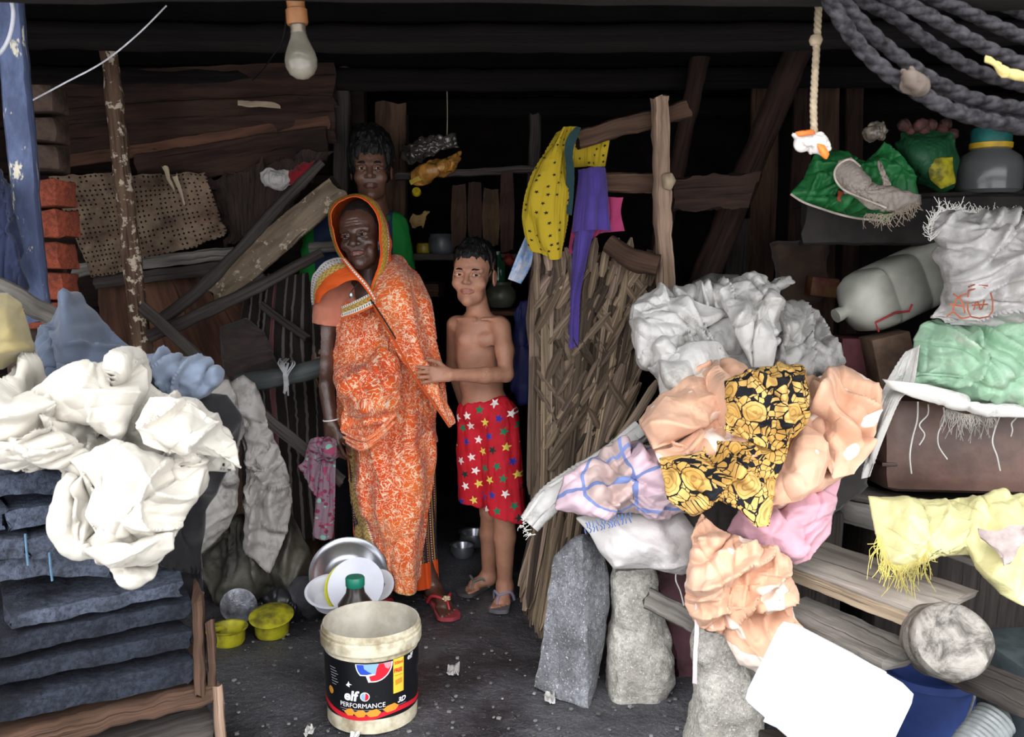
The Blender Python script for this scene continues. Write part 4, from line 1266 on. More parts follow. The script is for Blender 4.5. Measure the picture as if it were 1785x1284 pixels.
# ================================================================ palm leaf screen
M = Mat('dry_palm_leaf', .85, .2)
n = M.noise(M.vec('UV', (150, 3, 1)), 1, 5, .6)
c = M.mix(n.step(.25, .75), '#3e332b', '#92816f')
M.col(M.mix(1.0, c, M.attr(), 'MULTIPLY')); M.bump(n, .003); palm = M.m
sc = thing('palm_leaf_screen', 'tall woven palm-leaf screen standing beside the boy', 'screen', at(1010, 1100, 2.85) * [1, 1, 0])
def Ls(y): return np.interp(y, [400, 455, 560, 700, 860, 1000, 1060, 1135], [940, 928, 916, 934, 938, 906, 915, 930])
def Rs(y): return np.interp(y, [400, 440, 640, 730, 870, 930, 1000, 1135], [1140, 1152, 1116, 1105, 1010, 1000, 985, 965])
def Ys(x, y): return 2.98 - (np.asarray(y) - 440) / 700 * .17 + (np.asarray(x) - 1000) * .0002
def leaf(G, x0, y0, x1, y1, w, off, j=0):
    L = math.hypot(x1 - x0, y1 - y0)
    k = max(5, int(L / 16))
    t = np.linspace(0, 1, k)
    nx, ny = -(y1 - y0) / L, (x1 - x0) / L
    bend = rnd.uniform(-1, 1) * min(6, L * .03)
    r = np.linspace(-1, 1, 5)
    wt = w * (np.minimum(1, np.minimum(t * 14 + .5, (1 - t) * 9 + rnd.uniform(.15, .6))))
    X = x0 + (x1 - x0) * t + nx * bend * np.sin(t * PI)
    Yp = y0 + (y1 - y0) * t + ny * bend * np.sin(t * PI)
    px = X[:, None] + nx * r[None] * wt[:, None] / 2
    py = Yp[:, None] + ny * r[None] * wt[:, None] / 2
    d = Ys(px, py) - off - .006 * (1 - np.abs(r))[None] * rnd.choice((1, -1)) + .006 * vnoise(np.stack([t * 3, 0 * t + j, 0 * t], -1), 3)[:, None]
    P = at(px, py, d)
    b = rnd.choice((.3, .55, .75, .95, 1.1, 1.35)) * rnd.uniform(.85, 1.15)
    G.add(sheet(P, .0015), (b, b * rnd.uniform(.93, 1.0), b * rnd.uniform(.86, 1.0)))
yy = np.linspace(440, 1080, 40); ss = np.linspace(0, 1, 24)
px = Ls(yy)[:, None] * (1 - ss) + Rs(yy)[:, None] * ss
P = at(px, yy[:, None] + 0 * px, Ys(px, yy[:, None]) + .02)
one('backing', sheet(P, .01), palm, sc, col=np.tile((.35, .33, .32), (2 * P.shape[0] * P.shape[1], 1)))
G = Geo()
for j in range(46):                                     # upright leaves
    u = (j + rnd.uniform(-.4, .4)) / 45
    x = 928 + u * 216
    x1 = x - 20 - u * 60 if u > .4 else x + rnd.uniform(-8, 6)
    y0 = rnd.uniform(430, 520) if j % 3 else rnd.uniform(600, 720)
    y1 = min(rnd.uniform(820, 1000), 1100)
    while Rs(y1) < x1 and y1 > y0 + 80: y1 -= 15
    leaf(G, x, y0, x1, y1, rnd.uniform(9, 22), rnd.uniform(-.012, .012), j)
for j in range(120):                                     # slanting weave
    y = rnd.uniform(450, 830); x = rnd.uniform(Ls(y) + 6, Rs(y) - 6)
    L = rnd.uniform(40, 110); s = 1 if rnd.random() < .75 else -1
    a = math.radians(rnd.uniform(48, 68))
    x1, y1 = x + s * L * math.cos(a), y - L * math.sin(a)
    if y1 < 430 or x1 > Rs(y1) + 4 or x1 < Ls(y1): continue
    leaf(G, x, y, x1, y1, rnd.uniform(7, 15), rnd.uniform(.006, .018), j)
for j in range(26):
    x = rnd.uniform(935, 1145); y = rnd.uniform(405, 470)
    leaf(G, x, y + 60, x + rnd.uniform(-14, 18), y + rnd.uniform(-5, 15), rnd.uniform(8, 16), .01 + rnd.random() * .02, j)
G.build('woven_leaves', palm, sc)
G = Geo()
for j in range(64):                                     # fringe of leaf ends spreading on the ground
    u = (j + rnd.random()) / 64
    x0, y0 = 945 + u * 85, rnd.uniform(840, 930)
    x1, y1 = 905 + u * 100 + rnd.uniform(-6, 6), np.interp(u, [0, .2, .45, .8, 1], [1035, 1085, 1130, 1040, 980]) + rnd.uniform(-18, 8)
    leaf(G, x0, y0, x1, y1, rnd.uniform(8, 15), rnd.uniform(.0, .035), j)
G.build('leaf_fringe', palm, sc)
o = one('split_log', log([at(1060, 425, 2.93), at(1100, 450, 2.9), at(1148, 462, 2.88)], [.03, .036, .034], .005, 16, 14, 30, 4), W_brown); tag(o, 'short brown log end tied to the top of the palm screen', 'log')

# frame of posts and rails behind it
o = one('wooden_post', plank(at(1146, 168, 2.96), at(1180, 900, 2.96), .052, .045, (.2, -1, 0), 60, .004, 3, rag=.015), W_post); tag(o, 'pale upright post standing behind the palm screen', 'post')
o = one('wooden_rail', plank(at(1005, 244, 3.0), at(1198, 188, 3.02), .058, .035, seed=4, nz=.004), W_brown); tag(o, 'upper rail carrying the yellow dress', 'rail')
o = one('wooden_rail', plank(at(1040, 317, 3.0), at(1172, 318, 3.02), .060, .035, seed=5, nz=.004), W_brown); tag(o, 'lower rail carrying the purple garment', 'rail')
g = [(1172, 367), (1172, 312), (1326, 299), (1302, 362)]
quad('broad_board', g, W_shade, 'broad dark board with a slanting end, behind the pale post', 'board', 3.06, 24, .03, 5, .006, .002)
o = one('leaning_pole', log([at(1405, 50, 3.5), at(1350, 190, 3.45), at(1290, 335, 3.4), at(1232, 475, 3.35), at(1190, 570, 3.3)], [.052, .05, .05, .052, .05], .005, 12, 18, 60, 6), W_shade); tag(o, 'thick leaning pole crossing behind the broad board', 'pole')
o = one('leaning_pole', log([at(1228, 60, 3.6), at(1200, 200, 3.6), at(1160, 380, 3.55), at(1145, 470, 3.5)], .034, .005, 12, 16, 50, 7), W_shade); tag(o, 'thinner leaning pole just behind the pale post', 'pole')
o = lump('clay_knot', [(1156, 305), (1170, 303), (1176, 315), (1168, 330), (1158, 326)], W_pale, 2.93, n=20, bulge=.02, th=.01, it=0); tag(o, 'pale lump plugged on the post at the lower rail', 'knot')
for i, (x0, x1, t, b, ww, m) in enumerate(((1334, 1318, 130, 520, 46, W_brown), (1402, 1368, 130, 520, 34, W_shade), (1444, 1420, 130, 520, 44, W_brown), (1490, 1470, 130, 520, 30, W_shade), (1290, 1270, 380, 560, 44, W_dark))):
    o = one('upright_board', plank(at(x0, t, 3.9), at(x1, b + 300, 3.9), ww * pxm(3.9), .02, seed=i + 60), m)
    tag(o, ['dusty brown board behind the leaning pole', 'narrow dark board under the hanging paper wrapper', 'brown board behind the green-white sack', 'dark narrow board behind the green flap', 'short dark board under the broad slanting board'][i], 'board')

# garments on the rails
def starfn(M, u, v, k, R, jit=.3, twist=True):
    """star shapes on a jittered lattice: returns mask and cell random colour value"""
    cu, cv = (u * k).floor(), (v * k).floor()
    r, cc = M.white(M.comb(cu, cv, 3.0))
    r2, _ = M.white(M.comb(cu, cv, 7.0)); r3, _ = M.white(M.comb(cu, cv, 11.0))
    x = (u * k).fract() - .5 - (r2 - .5) * jit
    y = (v * k).fract() - .5 - (r3 - .5) * jit
    d = (x * x + y * y).sqrt()
    a = y.atan2(x) * (5 / (2 * PI)) + r * 3.0
    t = (a.fract() - .5).abs() * 2.0
    return d.lt((t * t * .55 + .45) * R), r
M = Mat('yellow_star_cotton', .85, .2)
u, v, _ = M.xyz(M.vec('UV'))
m, r = starfn(M, u, v, 34, .20, .6)
M.col(M.mix(m * r.gt(.25), '#a68f22', '#17150c')); yel_c = M.m
t = thing('yellow_dress', 'yellow dress with small black stars hanging from the upper rail', 'dress', at(960, 450, 2.93))
cloth('front', [[(966, 226, 2.97), (985, 219, 2.95), (1006, 221, 2.97)], [(942, 270, 2.95), (968, 265, 2.92), (1000, 270, 2.96)], [(914, 345, 2.95), (950, 345, 2.90), (996, 340, 2.95)], [(918, 400, 2.95), (950, 410, 2.90), (992, 390, 2.95)], [(932, 432, 2.95), (958, 452, 2.91), (978, 446, 2.95)]], yel_c, t, 80, 60, su=1.18, sv=1.03, seed=3, fu=18, fv=5, a0=.02, hi=.035)
cloth('back', [[(1000, 250, 3.04), (1030, 248, 3.05), (1062, 244, 3.04)], [(1000, 292, 3.05), (1030, 290, 3.03), (1058, 290, 3.05)]], yel_c, t, 30, 40, su=1.25, sv=1.0, seed=5, fu=22, fv=5, a0=.02)
cloth('teal_trim', [[(1000, 222, 2.95), (1008, 224, 2.96)], [(985, 250, 2.93), (998, 262, 2.94)], [(987, 330, 2.93), (1000, 335, 2.94)], [(990, 372, 2.93), (997, 375, 2.94)]], m_cloth('teal_trim', '#1f3a3e'), t, 50, 12, su=1.1, sv=1.02, seed=2)
C_purple = m_cloth('purple_cotton', '#4a3a86', .2)
C_pink2 = m_cloth('dark_pink_cotton', '#a43a66', .2)
t = thing('purple_garment', 'purple garment with a long strap hanging over the lower rail', 'garment', at(1000, 600, 2.93))
cloth('body', [[(1008, 296, 2.98), (1030, 292, 2.95), (1054, 294, 2.98)], [(1006, 345, 2.96), (1032, 345, 2.91), (1058, 342, 2.96)], [(1002, 405, 2.96), (1030, 400, 2.92), (1064, 402, 2.97)]], C_purple, t, 44, 44, su=1.2, sv=1.03, seed=8, fu=18, fv=4, a0=.02, hi=.03)
cloth('strap', [[(1003, 392, 2.95), (1016, 392, 2.93), (1040, 395, 2.95)], [(996, 450, 2.94), (1010, 455, 2.92), (1026, 445, 2.95)], [(991, 520, 2.94), (1000, 520, 2.92), (1010, 515, 2.94)], [(990, 604, 2.93), (997, 607, 2.92), (1006, 602, 2.93)]], C_purple, t, 60, 24, su=1.15, sv=1.02, seed=9, fu=30, fv=3, a0=.01, hi=.02)
o = cloth('pink_garment', [[(1010, 312, 3.0), (1030, 320, 3.01), (1050, 340, 3.01), (1072, 344, 3.0), (1086, 344, 3.0)], [(1000, 370, 2.975), (1012, 372, 2.975), (1055, 374, 3.0), (1070, 372, 3.0), (1082, 370, 3.0)], [(990, 440, 2.97), (1008, 440, 2.96), (1040, 410, 2.99), (1072, 404, 2.99), (1089, 402, 2.99)]], C_pink2, None, 44, 60, su=1.12, sv=1.02, seed=4, fu=18, fv=3, a0=.01, hi=.02)
tag(o, 'dark pink garment showing from under the purple one', 'garment')
o = cloth('plastic_strip', [[(916, 412, 3.1), (930, 420, 3.1)], [(900, 450, 3.09), (926, 460, 3.09)], [(886, 486, 3.08), (908, 494, 3.08)]], m_plain('blue_white_plastic', '#5f86b8', .35, .5, .5, 25, dark='#c8c8cc'), None, 30, 20, su=1.2, sv=1.05, seed=2, fu=30, fv=6, a0=.01)
tag(o, 'blue and white plastic strip hanging by the yellow dress', 'plastic strip')
M = Mat('navy_print_bag', .6, .3)
M.col(M.mix(M.noise(M.vec(), 18, 4, .7).step(.60, .63) * M.xyz(M.vec())[2].gt(.75), '#171b45', '#b9bcc6'))
o = lump('navy_bag', [(895, 545), (905, 525), (925, 520), (935, 560), (935, 690), (905, 705), (890, 680), (888, 600)], M.m, 3.3, n=50, bulge=.05, su=1.15, sv=1.05, seed=3, fu=16, fv=8, a0=.02)
tag(o, 'navy bag with a white print hanging behind the boy', 'bag')

# ================================================================ dim room behind
o = lump('hanging_bag', [(719, 302), (745, 284), (776, 272), (803, 262), (805, 278), (790, 300), (768, 308), (738, 319), (722, 320)], m_plain('orange_plastic', '#c98b3c', .35, .5, .3, 16, dark='#7e5a2a'), 3.75, n=50, bulge=.06, su=1.15, sv=1.15, seed=5, fu=14, fv=14, a0=.02); tag(o, 'orange plastic bag hanging high in the dark doorway', 'bag')
o = lump('plastic_film', [(704, 255), (730, 240), (760, 240), (792, 232), (798, 258), (760, 268), (715, 285), (700, 275)], m_plain('clear_film', '#4b4640', .12, .7, .3), 3.8, n=50, bulge=.04, su=1.3, sv=1.3, seed=6, fu=25, fv=25, a0=.015); tag(o, 'shiny crumpled film above the orange bag', 'plastic film')
o = one('cord', tube(at([779, 780, 779], [150, 200, 245], 3.8), .002, 5, 12), W_pale); tag(o, 'thin cord holding up the orange bag', 'cord')
o = one('yellow_strip', plank(at(718, 318, 3.72), at(742, 306, 3.72), .02, .006, seed=1), m_plain('yellow_plastic', '#b99a20', .5)); tag(o, 'yellow plastic strip under the orange bag', 'strip')
o = one('yellow_disc', lathe([(.001, .008), (.016, .008), (.018, 0), (.018, -.008), (.001, -.008)], 20, rot('x', 60), at(726, 334, 3.72)), m_plain('yellow_cap', '#b7a01c', .5)); tag(o, 'small yellow cap below the yellow strip', 'cap')
quad('cardboard', [(722, 371), (752, 371), (738, 399), (716, 398)], m_plain('cardboard', '#8b7148', .9, .1), 'torn cardboard piece left of the hanging brown rags', 'cardboard', 3.7, 10, .006)
sh = one('shelf', plank(at(690, 447, 3.9), at(940, 447, 3.9), .03, .35, (0, -1, 0), seed=5), W_dark); tag(sh, 'dark shelf board inside the doorway', 'shelf')
for s in (-1, 1):
    pass
o = one('shelf_post', plank(at(700, 200, 4.1), at(700, 700, 4.1) * [1, 1, 0], .05, .05, seed=15), W_dark); tag(o, 'dark post of the indoor shelf by the brown upright board', 'post')
o = one('shelf_post', plank(at(930, 200, 4.1), at(930, 700, 4.1) * [1, 1, 0], .05, .05, seed=16), W_dark); tag(o, 'dark post of the indoor shelf behind the yellow dress', 'post')
items = [('cooking_pot', 770, 418, 3.82, .055, '#4f5254', 'grey pot on the indoor shelf behind the boy'), ('jar', 738, 430, 3.82, .03, '#8c7a1e', 'yellow jar beside the grey pot on the indoor shelf')]
for nm, x, y, Y, r, c, lb in items:
    b = at(x, 443, Y)
    o = one(nm, lathe([(.001, 0), (r * .8, 0), (r, r * .3), (r, r * 1.1), (r * .85, r * 1.4), (r * .9, r * 1.5), (r * .8, r * 1.5), (r * .8, r * .4), (.001, r * .3)], 32, None, b), m_plain(nm + '_paint', c, .4, .5)); tag(o, lb, nm.replace('_', ' '))
for i, (x, t, b, ww) in enumerate(((800, 322, 430, 22), (828, 320, 425, 20), (856, 330, 432, 24), (884, 300, 440, 20))):
    o = cloth('brown_rag', [[(x - ww / 2, t, 3.72), (x + ww / 2, t, 3.72)], [(x - ww * .6, (t + b) / 2, 3.7), (x + ww * .6, (t + b) / 2, 3.7)], [(x - ww / 2, b, 3.72), (x + ww * .5, b - 6, 3.72)]], m_cloth('brown_rag_%d' % i, ['#4a3426', '#3d2a22', '#54402c', '#46302a'][i], .3), None, 40, 24, su=1.3, sv=1.03, seed=i, fu=30, fv=4, a0=.02)
    tag(o, ['first brown rag from the orange bag in the row hanging indoors', 'second brown rag from the orange bag in the row hanging indoors', 'third brown rag from the orange bag, above the boy', 'last brown rag of the indoor row, next to the yellow dress'][i], 'rag')
o = one('beam_indoors', plank(at(690, 305, 3.78), at(950, 292, 3.78), .03, .03, seed=9), W_dark); tag(o, 'dark rod from which the brown rags hang', 'rod')
o = lump('red_garland', [(858, 452), (880, 445), (905, 448), (904, 460), (880, 464), (860, 462)], m_plain('red_tinsel', '#7c2622', .5), 3.6, n=30, bulge=.03, su=1.3, sv=1.3, seed=4, fu=40, fv=40); tag(o, 'red tinsel on the shelf edge beside the boy', 'garland')
o = one('shelf', plank(at(700, 505, 3.85), at(770, 505, 3.85), .06, .25, (0, -1, 0), seed=25), W_brown); tag(o, 'brown wooden box under the indoor shelf', 'box')
b = at(873, 535, 3.5)
o = one('clay_jar', lathe([(.001, 0), (.04, 0), (.06, .03), (.058, .06), (.04, .085), (.042, .095), (.034, .095), (.001, .08)], 36, None, b), m_plain('grey_green_glaze', '#474a3e', .4, .5)); tag(o, 'grey-green jar behind the boy shoulder', 'jar')
b = at(868, 470, 3.52)
o = one('green_bottle', lathe([(.001, 0), (.028, 0), (.03, .01), (.03, .07), (.012, .1), (.012, .12), (.001, .12)], 30, None, b - [0, 0, .05]), m_plain('green_glass', '#1f4a33', .15, .6)); tag(o, 'dark green bottle beside the boy ear', 'bottle')
o = one('side_shelf', plank(at(845, 540, 3.55), at(925, 540, 3.55), .02, .2, (0, -1, 0), seed=26), W_red); tag(o, 'small red-brown ledge carrying the grey-green jar', 'ledge')
for i, (x, y, Y, r) in enumerate(((806, 915, 3.75, .05), (825, 905, 3.9, .06))):
    b = at(x, y, Y); 
    o = one('steel_pot', lathe([(.001, 0), (r * .7, 0), (r, r * .5), (r * .95, r), (r * 1.1, r * 1.05), (r * .9, r), (r * .6, r * .1), (.001, r * .1)], 36, None, (b[0], b[1], 0)), steel); tag(o, ['small steel pot on the dark floor between the sari and the shorts', 'larger steel pot behind the small one in the dark doorway'][i], 'pot')
# litter
paper = m_plain('litter_paper', '#c9c7c2', .8)
for i, (x, y, a) in enumerate(((958, 1214, 18), (790, 1164, 22), (620, 1276, 16), (540, 1272, 14))):
    p = fl(x, y, .01); k = 2.6 / 1600
    s, t_ = np.meshgrid(np.linspace(-1, 1, 14), np.linspace(-1, 1, 10))
    P = np.stack([p[0] + s * a * .5 * k, p[1] + t_ * a * k, .008 + .008 * vnoise(np.stack([s * 2, t_ * 2, s * 0 + i], -1), 3, 2)], -1)
    o = one('paper_scrap', sheet(P, .001), paper); tag(o, ['crumpled white wrapper lying beside the leaning stone slab', 'pale wrapper on the dark floor near the sandals', 'paper scrap on the floor at the bucket foot', 'white scrap on the floor beside the bucket, toward the slab stack'][i], 'litter')
G = Geo()
for i in range(420):
    x, y = rnd.uniform(380, 1250), rnd.uniform(1040, 1284)
    p = fl(x, y, 0); r = rnd.uniform(.0015, .006)
    g = box(p + [0, 0, r * .4], (r * 2, r * 1.6, r), rot('z', rnd.uniform(0, 180)), r * .2)
    b = rnd.uniform(.3, 1.3) if rnd.random() < .93 else 1.6
    G.add(g, (b, b, b))
M = Mat('gravel_bits', .9, .2); M.col(M.mix(1.0, '#6f6e6d', M.attr(), 'MULTIPLY'))
tag(G.build('gravel', M.m), 'scattered grit and small stones on the dark earth floor', 'gravel', kind='stuff')
# ================================================================ bench with stone legs
ST = m_stone('pale_stone', '#ccc8bf', '#a19d94', '#e4e1da', 9, .008)
def ringloft(rows, k=28, nz=.006, nf=18, seed=0, n=40):
    """rows of corner points (px,py,Y): rings resampled, then roughened"""
    R = []
    for r in rows:
        c = at(*np.array(r, float).T)
        q = np.concatenate([c, c[:1]])
        d = np.concatenate([[0], np.cumsum(np.linalg.norm(np.diff(q, axis=0), axis=1))])
        t = np.linspace(0, d[-1], k, endpoint=False)
        R.append(np.stack([np.interp(t, d, q[:, i]) for i in range(3)], -1))
    S = np.array(R)
    t = np.linspace(0, len(S) - 1, n); i = np.clip(t.astype(int), 0, len(S) - 2); f = (t - i)[:, None, None]
    S = S[i] * (1 - f) + S[i + 1] * f
    S = S + np.stack([vnoise(S * nf, seed + j, 3) for j in range(3)], -1) * nz
    return loft(S)
slabm = m_stone('grey_stone_slab', '#93959a', '#67686c', '#cfcfd0', 7, .007)
o = one('stone_slab', ringloft([
    [(933, 1198, 2.56), (1024, 1238, 2.46), (1040, 1205, 2.56), (960, 1180, 2.66)],
    [(946, 1110, 2.56), (1022, 1140, 2.47), (1058, 1095, 2.57), (970, 1090, 2.66)],
    [(957, 1020, 2.57), (1016, 1035, 2.49), (1064, 1010, 2.59), (985, 1005, 2.68)],
    [(966, 972, 2.58), (1016, 975, 2.51), (1057, 972, 2.6), (990, 965, 2.69)],
    [(985, 948, 2.6), (1014, 945, 2.53), (1045, 948, 2.61), (1000, 945, 2.69)],
    [(1004, 935, 2.61), (1018, 932, 2.56), (1034, 936, 2.62), (1015, 932, 2.68)]], 40, .006, 16, 3, 50), slabm)
tag(o, 'broken grey stone slab leaning at the near corner of the bench', 'slab')
def stoneleg(rows, seed, label):
    P = tubeloft(rows, 60, 49, 3.2)[:, :-1]
    P = P + np.stack([vnoise(P * 16, seed + i, 4) for i in range(3)], -1) * .010
    return tag(one('stone_leg', loft(P), ST), label, 'stone')
stoneleg([(1068, 1138, 985, 2.58, .9), (1066, 1150, 1060, 2.57, .9), (1062, 1170, 1130, 2.56, .9), (1060, 1172, 1185, 2.56, .9), (1060, 1152, 1222, 2.56, .9)], 5, 'pale rough stone under the bench, next to the leaning slab')
stoneleg([(1212, 1288, 1082, 2.30, .9), (1210, 1305, 1150, 2.29, .9), (1208, 1330, 1225, 2.28, .9), (1196, 1318, 1300, 2.27, .9), (1192, 1312, 1330, 2.27, .9)], 8, 'pale rough stone under the hanging end of the peach cloth')
maroon = m_plain('maroon_paint', '#6b4a50', .7, .25, .3, 10, .001, 60, '#4d3339')
quad('maroon_board', [(1140, 985), (1222, 1010), (1222, 1240), (1190, 1220)], maroon, 'maroon painted board behind the two stone legs', 'board', 2.66, 20, .015, 7)
o = one('cross_plank', plank(at(1128, 1042, 2.44), at(1240, 1100, 2.38), .055, .03, (-.2, -1, .2), seed=6), W_grey); tag(o, 'grey cross plank joining the two stone legs', 'plank')
def hplank(name, x0, y0, x1, y1, z, w, t, mat, label, seed, z1=None):
    z1 = z if z1 is None else z1
    o = one(name, plank(fl(x0, y0, z), fl(x1, y1, z1), w, t, (0, 0, 1), 40, .003, seed, None, .004), mat); return tag(o, label, 'plank')
W_b1 = m_wood('scored_grey_plank', '#857c74', '#bcb3a8', 40, 3, .85, .002)
W_beam = m_wood('pale_grey_beam', '#85817b', '#c2beb6', 30, 3, .85, .002)
hplank('bench_plank', 1150, 890, 1660, 1052, .41, .25, .022, W_b1, 'bench plank with scored lines under the yellow sack', 1)
o = one('bench_edge', plank(fl(1180, 925, .405), fl(1600, 1085, .405), .03, .024, (0, -1, 0), 40, .002, 2), W_pale); tag(o, 'pale fresh-cut batten along the scored bench plank', 'batten')
hplank('bench_plank', 1372, 1060, 1575, 1150, .33, .15, .03, W_grey, 'thick grey plank, lower step of the bench', 3)
hplank('bench_plank', 1430, 872, 1720, 965, .47, .09, .06, W_beam, 'squared grey beam behind the yellow sack', 4)
hplank('bench_plank', 1380, 830, 1760, 915, .52, .12, .02, W_grey, 'flat plank under the brown case', 5)
hplank('bench_plank', 1600, 1130, 1830, 1235, .30, .14, .024, W_dark, 'dark plank beneath the dirty jar', 6)
blk = m_plain('dark_filler', '#2a2725', .9, .2, .3)
o = one('wooden_chest', box(((.74), 2.90, .25), (.56, .36, .47), rot('z', -4), .01, 2, .006), W_dark); tag(o, 'dark chest under the pile of clothes', 'chest')
o = one('wooden_chest', box((1.55, 2.85, .26), (.9, .42, .50), rot('z', -2), .01, 2, .006), W_dark); tag(o, 'dark chest under the brown case', 'chest')
o = one('support_block', box(((fl(1640, 1100, .2))[0] + .12, 2.12, .15), (.1, .1, .3), None, .008, 2, .006), W_dark); tag(o, 'dark block holding up the end of the bench planks', 'block')

# ================================================================ cloth pile
M = Mat('peach_print', .85, .2)
M.b.inputs['Sheen Weight'].default_value = .1
a = M.noise(M.vec('UV'), 10, 1, .4, .5)
c = M.mix(M.noise(M.vec(), 6, 4).step(.3, .7), '#c99a7d', '#d9b096')
M.col(M.mix(a.step(.595, .61), c, '#e8d6c8')); M.bump(M.noise(M.vec(), 150, 2), .0007)
peach = M.m
whs = m_sack('white_woven_sack', '#c2c0bc', '#918e88', .5)
grs = m_sack('grey_woven_sack', '#a8a6a2', '#75736f', .45)
o = lump('bundle', [(1090, 800), (1150, 740), (1300, 700), (1500, 720), (1510, 850), (1400, 940), (1250, 960), (1130, 930), (1040, 900)], m_cloth('dark_grey_wool', '#3f3b3a'), 2.62, None, None, 0, -.0010, .10, 50, su=1.08, sv=1.08, seed=5)
tag(o, 'dark grey bundle at the bottom of the clothes pile', 'bundle')
o = lump('white_sack', [(1100, 560), (1103, 536), (1125, 515), (1170, 504), (1250, 498), (1302, 487), (1330, 492), (1346, 560), (1352, 612), (1330, 642), (1290, 655), (1240, 650), (1205, 692), (1160, 690), (1142, 642), (1118, 640), (1106, 600)], whs, 2.78, None, (1220, 580), .0002, -.0007, .10, 150, 2.5, rid=[dict(amp=.06, f=5, seed=21, K=4, aniso=5), dict(amp=.075, f=11, seed=27, K=9, aniso=9, sharp=1.8, dirs=(10, 30, 60, 120, 100))], su=1.03, sv=1.03, it=20, a0=.003, lo=-.02, hi=.02, fu=20, fv=20, seed=3)
lp = dict(su=1.03, sv=1.03, it=15, a0=.003, lo=-.02, hi=.02, fu=20, fv=20)
lump('sack_fold', [(1252, 505), (1285, 492), (1312, 490), (1335, 540), (1350, 600), (1345, 640), (1310, 640), (1290, 590)], whs, 2.68, o, None, 0, -.0007, .05, 80, rid=[dict(amp=.05, f=10, seed=5, K=6, aniso=9, dirs=(60, 70), sharp=1.8)], **lp)
lump('sack_fold', [(1102, 560), (1106, 532), (1140, 516), (1200, 520), (1270, 545), (1230, 570), (1180, 600), (1140, 620), (1112, 625)], whs, 2.69, o, None, 0, -.0007, .05, 80, rid=[dict(amp=.05, f=10, seed=15, K=6, aniso=9, dirs=(20, 150, 100), sharp=1.8)], **lp)
lump('sack_fold', [(1150, 690), (1150, 640), (1200, 600), (1250, 600), (1290, 650), (1240, 655), (1205, 696)], whs, 2.62, o, None, 0, -.0007, .05, 80, rid=[dict(amp=.05, f=10, seed=25, K=6, aniso=9, dirs=(120, 60, 90), sharp=1.8)], **lp)
tag(o, 'crumpled white woven sack on top of the pile, beside the palm screen', 'sack')
o = lump('grey_sack', [(1332, 545), (1380, 522), (1428, 540), (1448, 582), (1446, 645), (1420, 668), (1350, 660), (1336, 600)], grs, 2.78, None, None, .0002, -.0007, .09, 60, rid=[dict(amp=.05, f=7, seed=4, K=4), dict(amp=.05, f=14, seed=4, K=7, aniso=7, sharp=2, dirs=(90, 70, 130, 30))], it=0)
tag(o, 'grey stiff sack between the white sack and the plastic jug', 'sack')
o = lump('sack_flap', [(1318, 498), (1350, 482), (1378, 480), (1386, 492), (1365, 502), (1345, 516), (1325, 512)], grs, 2.86, n=36, bulge=.03, su=1.1, sv=1.1, seed=3, fu=14, fv=14)
tag(o, 'small pointed grey sack corner sticking up behind the white sack', 'sack')
o = lump('grey_sheet', [(1208, 492), (1240, 478), (1285, 480), (1300, 490), (1260, 505), (1215, 508)], m_plain('grey_sheet', '#5c5b5a', .8), 2.98, n=36, bulge=.04, seed=5); tag(o, 'grey cloth edge behind the top of the white sack', 'cloth')
o = lump('peach_cloth', [(1118, 742), (1150, 692), (1200, 656), (1252, 640), (1310, 652), (1380, 660), (1440, 655), (1468, 640), (1496, 662), (1526, 690), (1520, 745), (1508, 785), (1488, 825), (1455, 832), (1420, 852), (1362, 884), (1300, 890), (1240, 830), (1150, 806), (1138, 782)], peach, 2.50, None, (1330, 760), 0, -.0011, .09, 160, 3, rid=[dict(amp=.06, f=5, seed=33, K=4, aniso=5), dict(amp=.085, f=11, seed=31, K=9, aniso=9, sharp=1.5, dirs=(20, 35, 150, 100, 60))], su=1.03, sv=1.03, it=20, a0=.003, lo=-.02, hi=.02, fu=20, fv=20, seed=5)
lp = dict(su=1.03, sv=1.03, it=15, a0=.003, lo=-.02, hi=.02, fu=20, fv=20)
lump('fold', [(1118, 742), (1150, 692), (1200, 656), (1250, 642), (1278, 665), (1268, 712), (1222, 745), (1170, 772), (1140, 782)], peach, 2.45, o, None, 0, -.0011, .06, 80, rid=[dict(amp=.055, f=9, seed=5, K=6, aniso=9, dirs=(30, 45, 20), sharp=1.6)], **lp)
lump('fold', [(1150, 806), (1142, 788), (1200, 765), (1262, 742), (1330, 750), (1340, 770), (1250, 800)], peach, 2.38, o, None, 0, -.0009, .05, 80, rid=[dict(amp=.04, f=9, seed=9, K=6, aniso=9, dirs=(20, 10), sharp=1.6)], **lp)
lump('fold', [(1400, 690), (1440, 655), (1468, 640), (1497, 662), (1526, 690), (1520, 745), (1508, 785), (1488, 826), (1452, 834), (1430, 790), (1436, 740)], peach, 2.42, o, None, 0, -.0010, .07, 90, rid=[dict(amp=.06, f=8, seed=19, K=7, aniso=8, dirs=(20, 100, 70, 140), sharp=1.6)], **lp)
lump('fold', [(1345, 880), (1335, 860), (1362, 800), (1400, 745), (1430, 760), (1446, 800), (1430, 842), (1395, 872)], peach, 2.31, o, None, 0, -.0010, .05, 80, rid=[dict(amp=.05, f=8, seed=29, K=6, aniso=9, dirs=(130, 120), sharp=1.6)], **lp)
tag(o, 'peach printed cloth heaped across the pile', 'cloth')
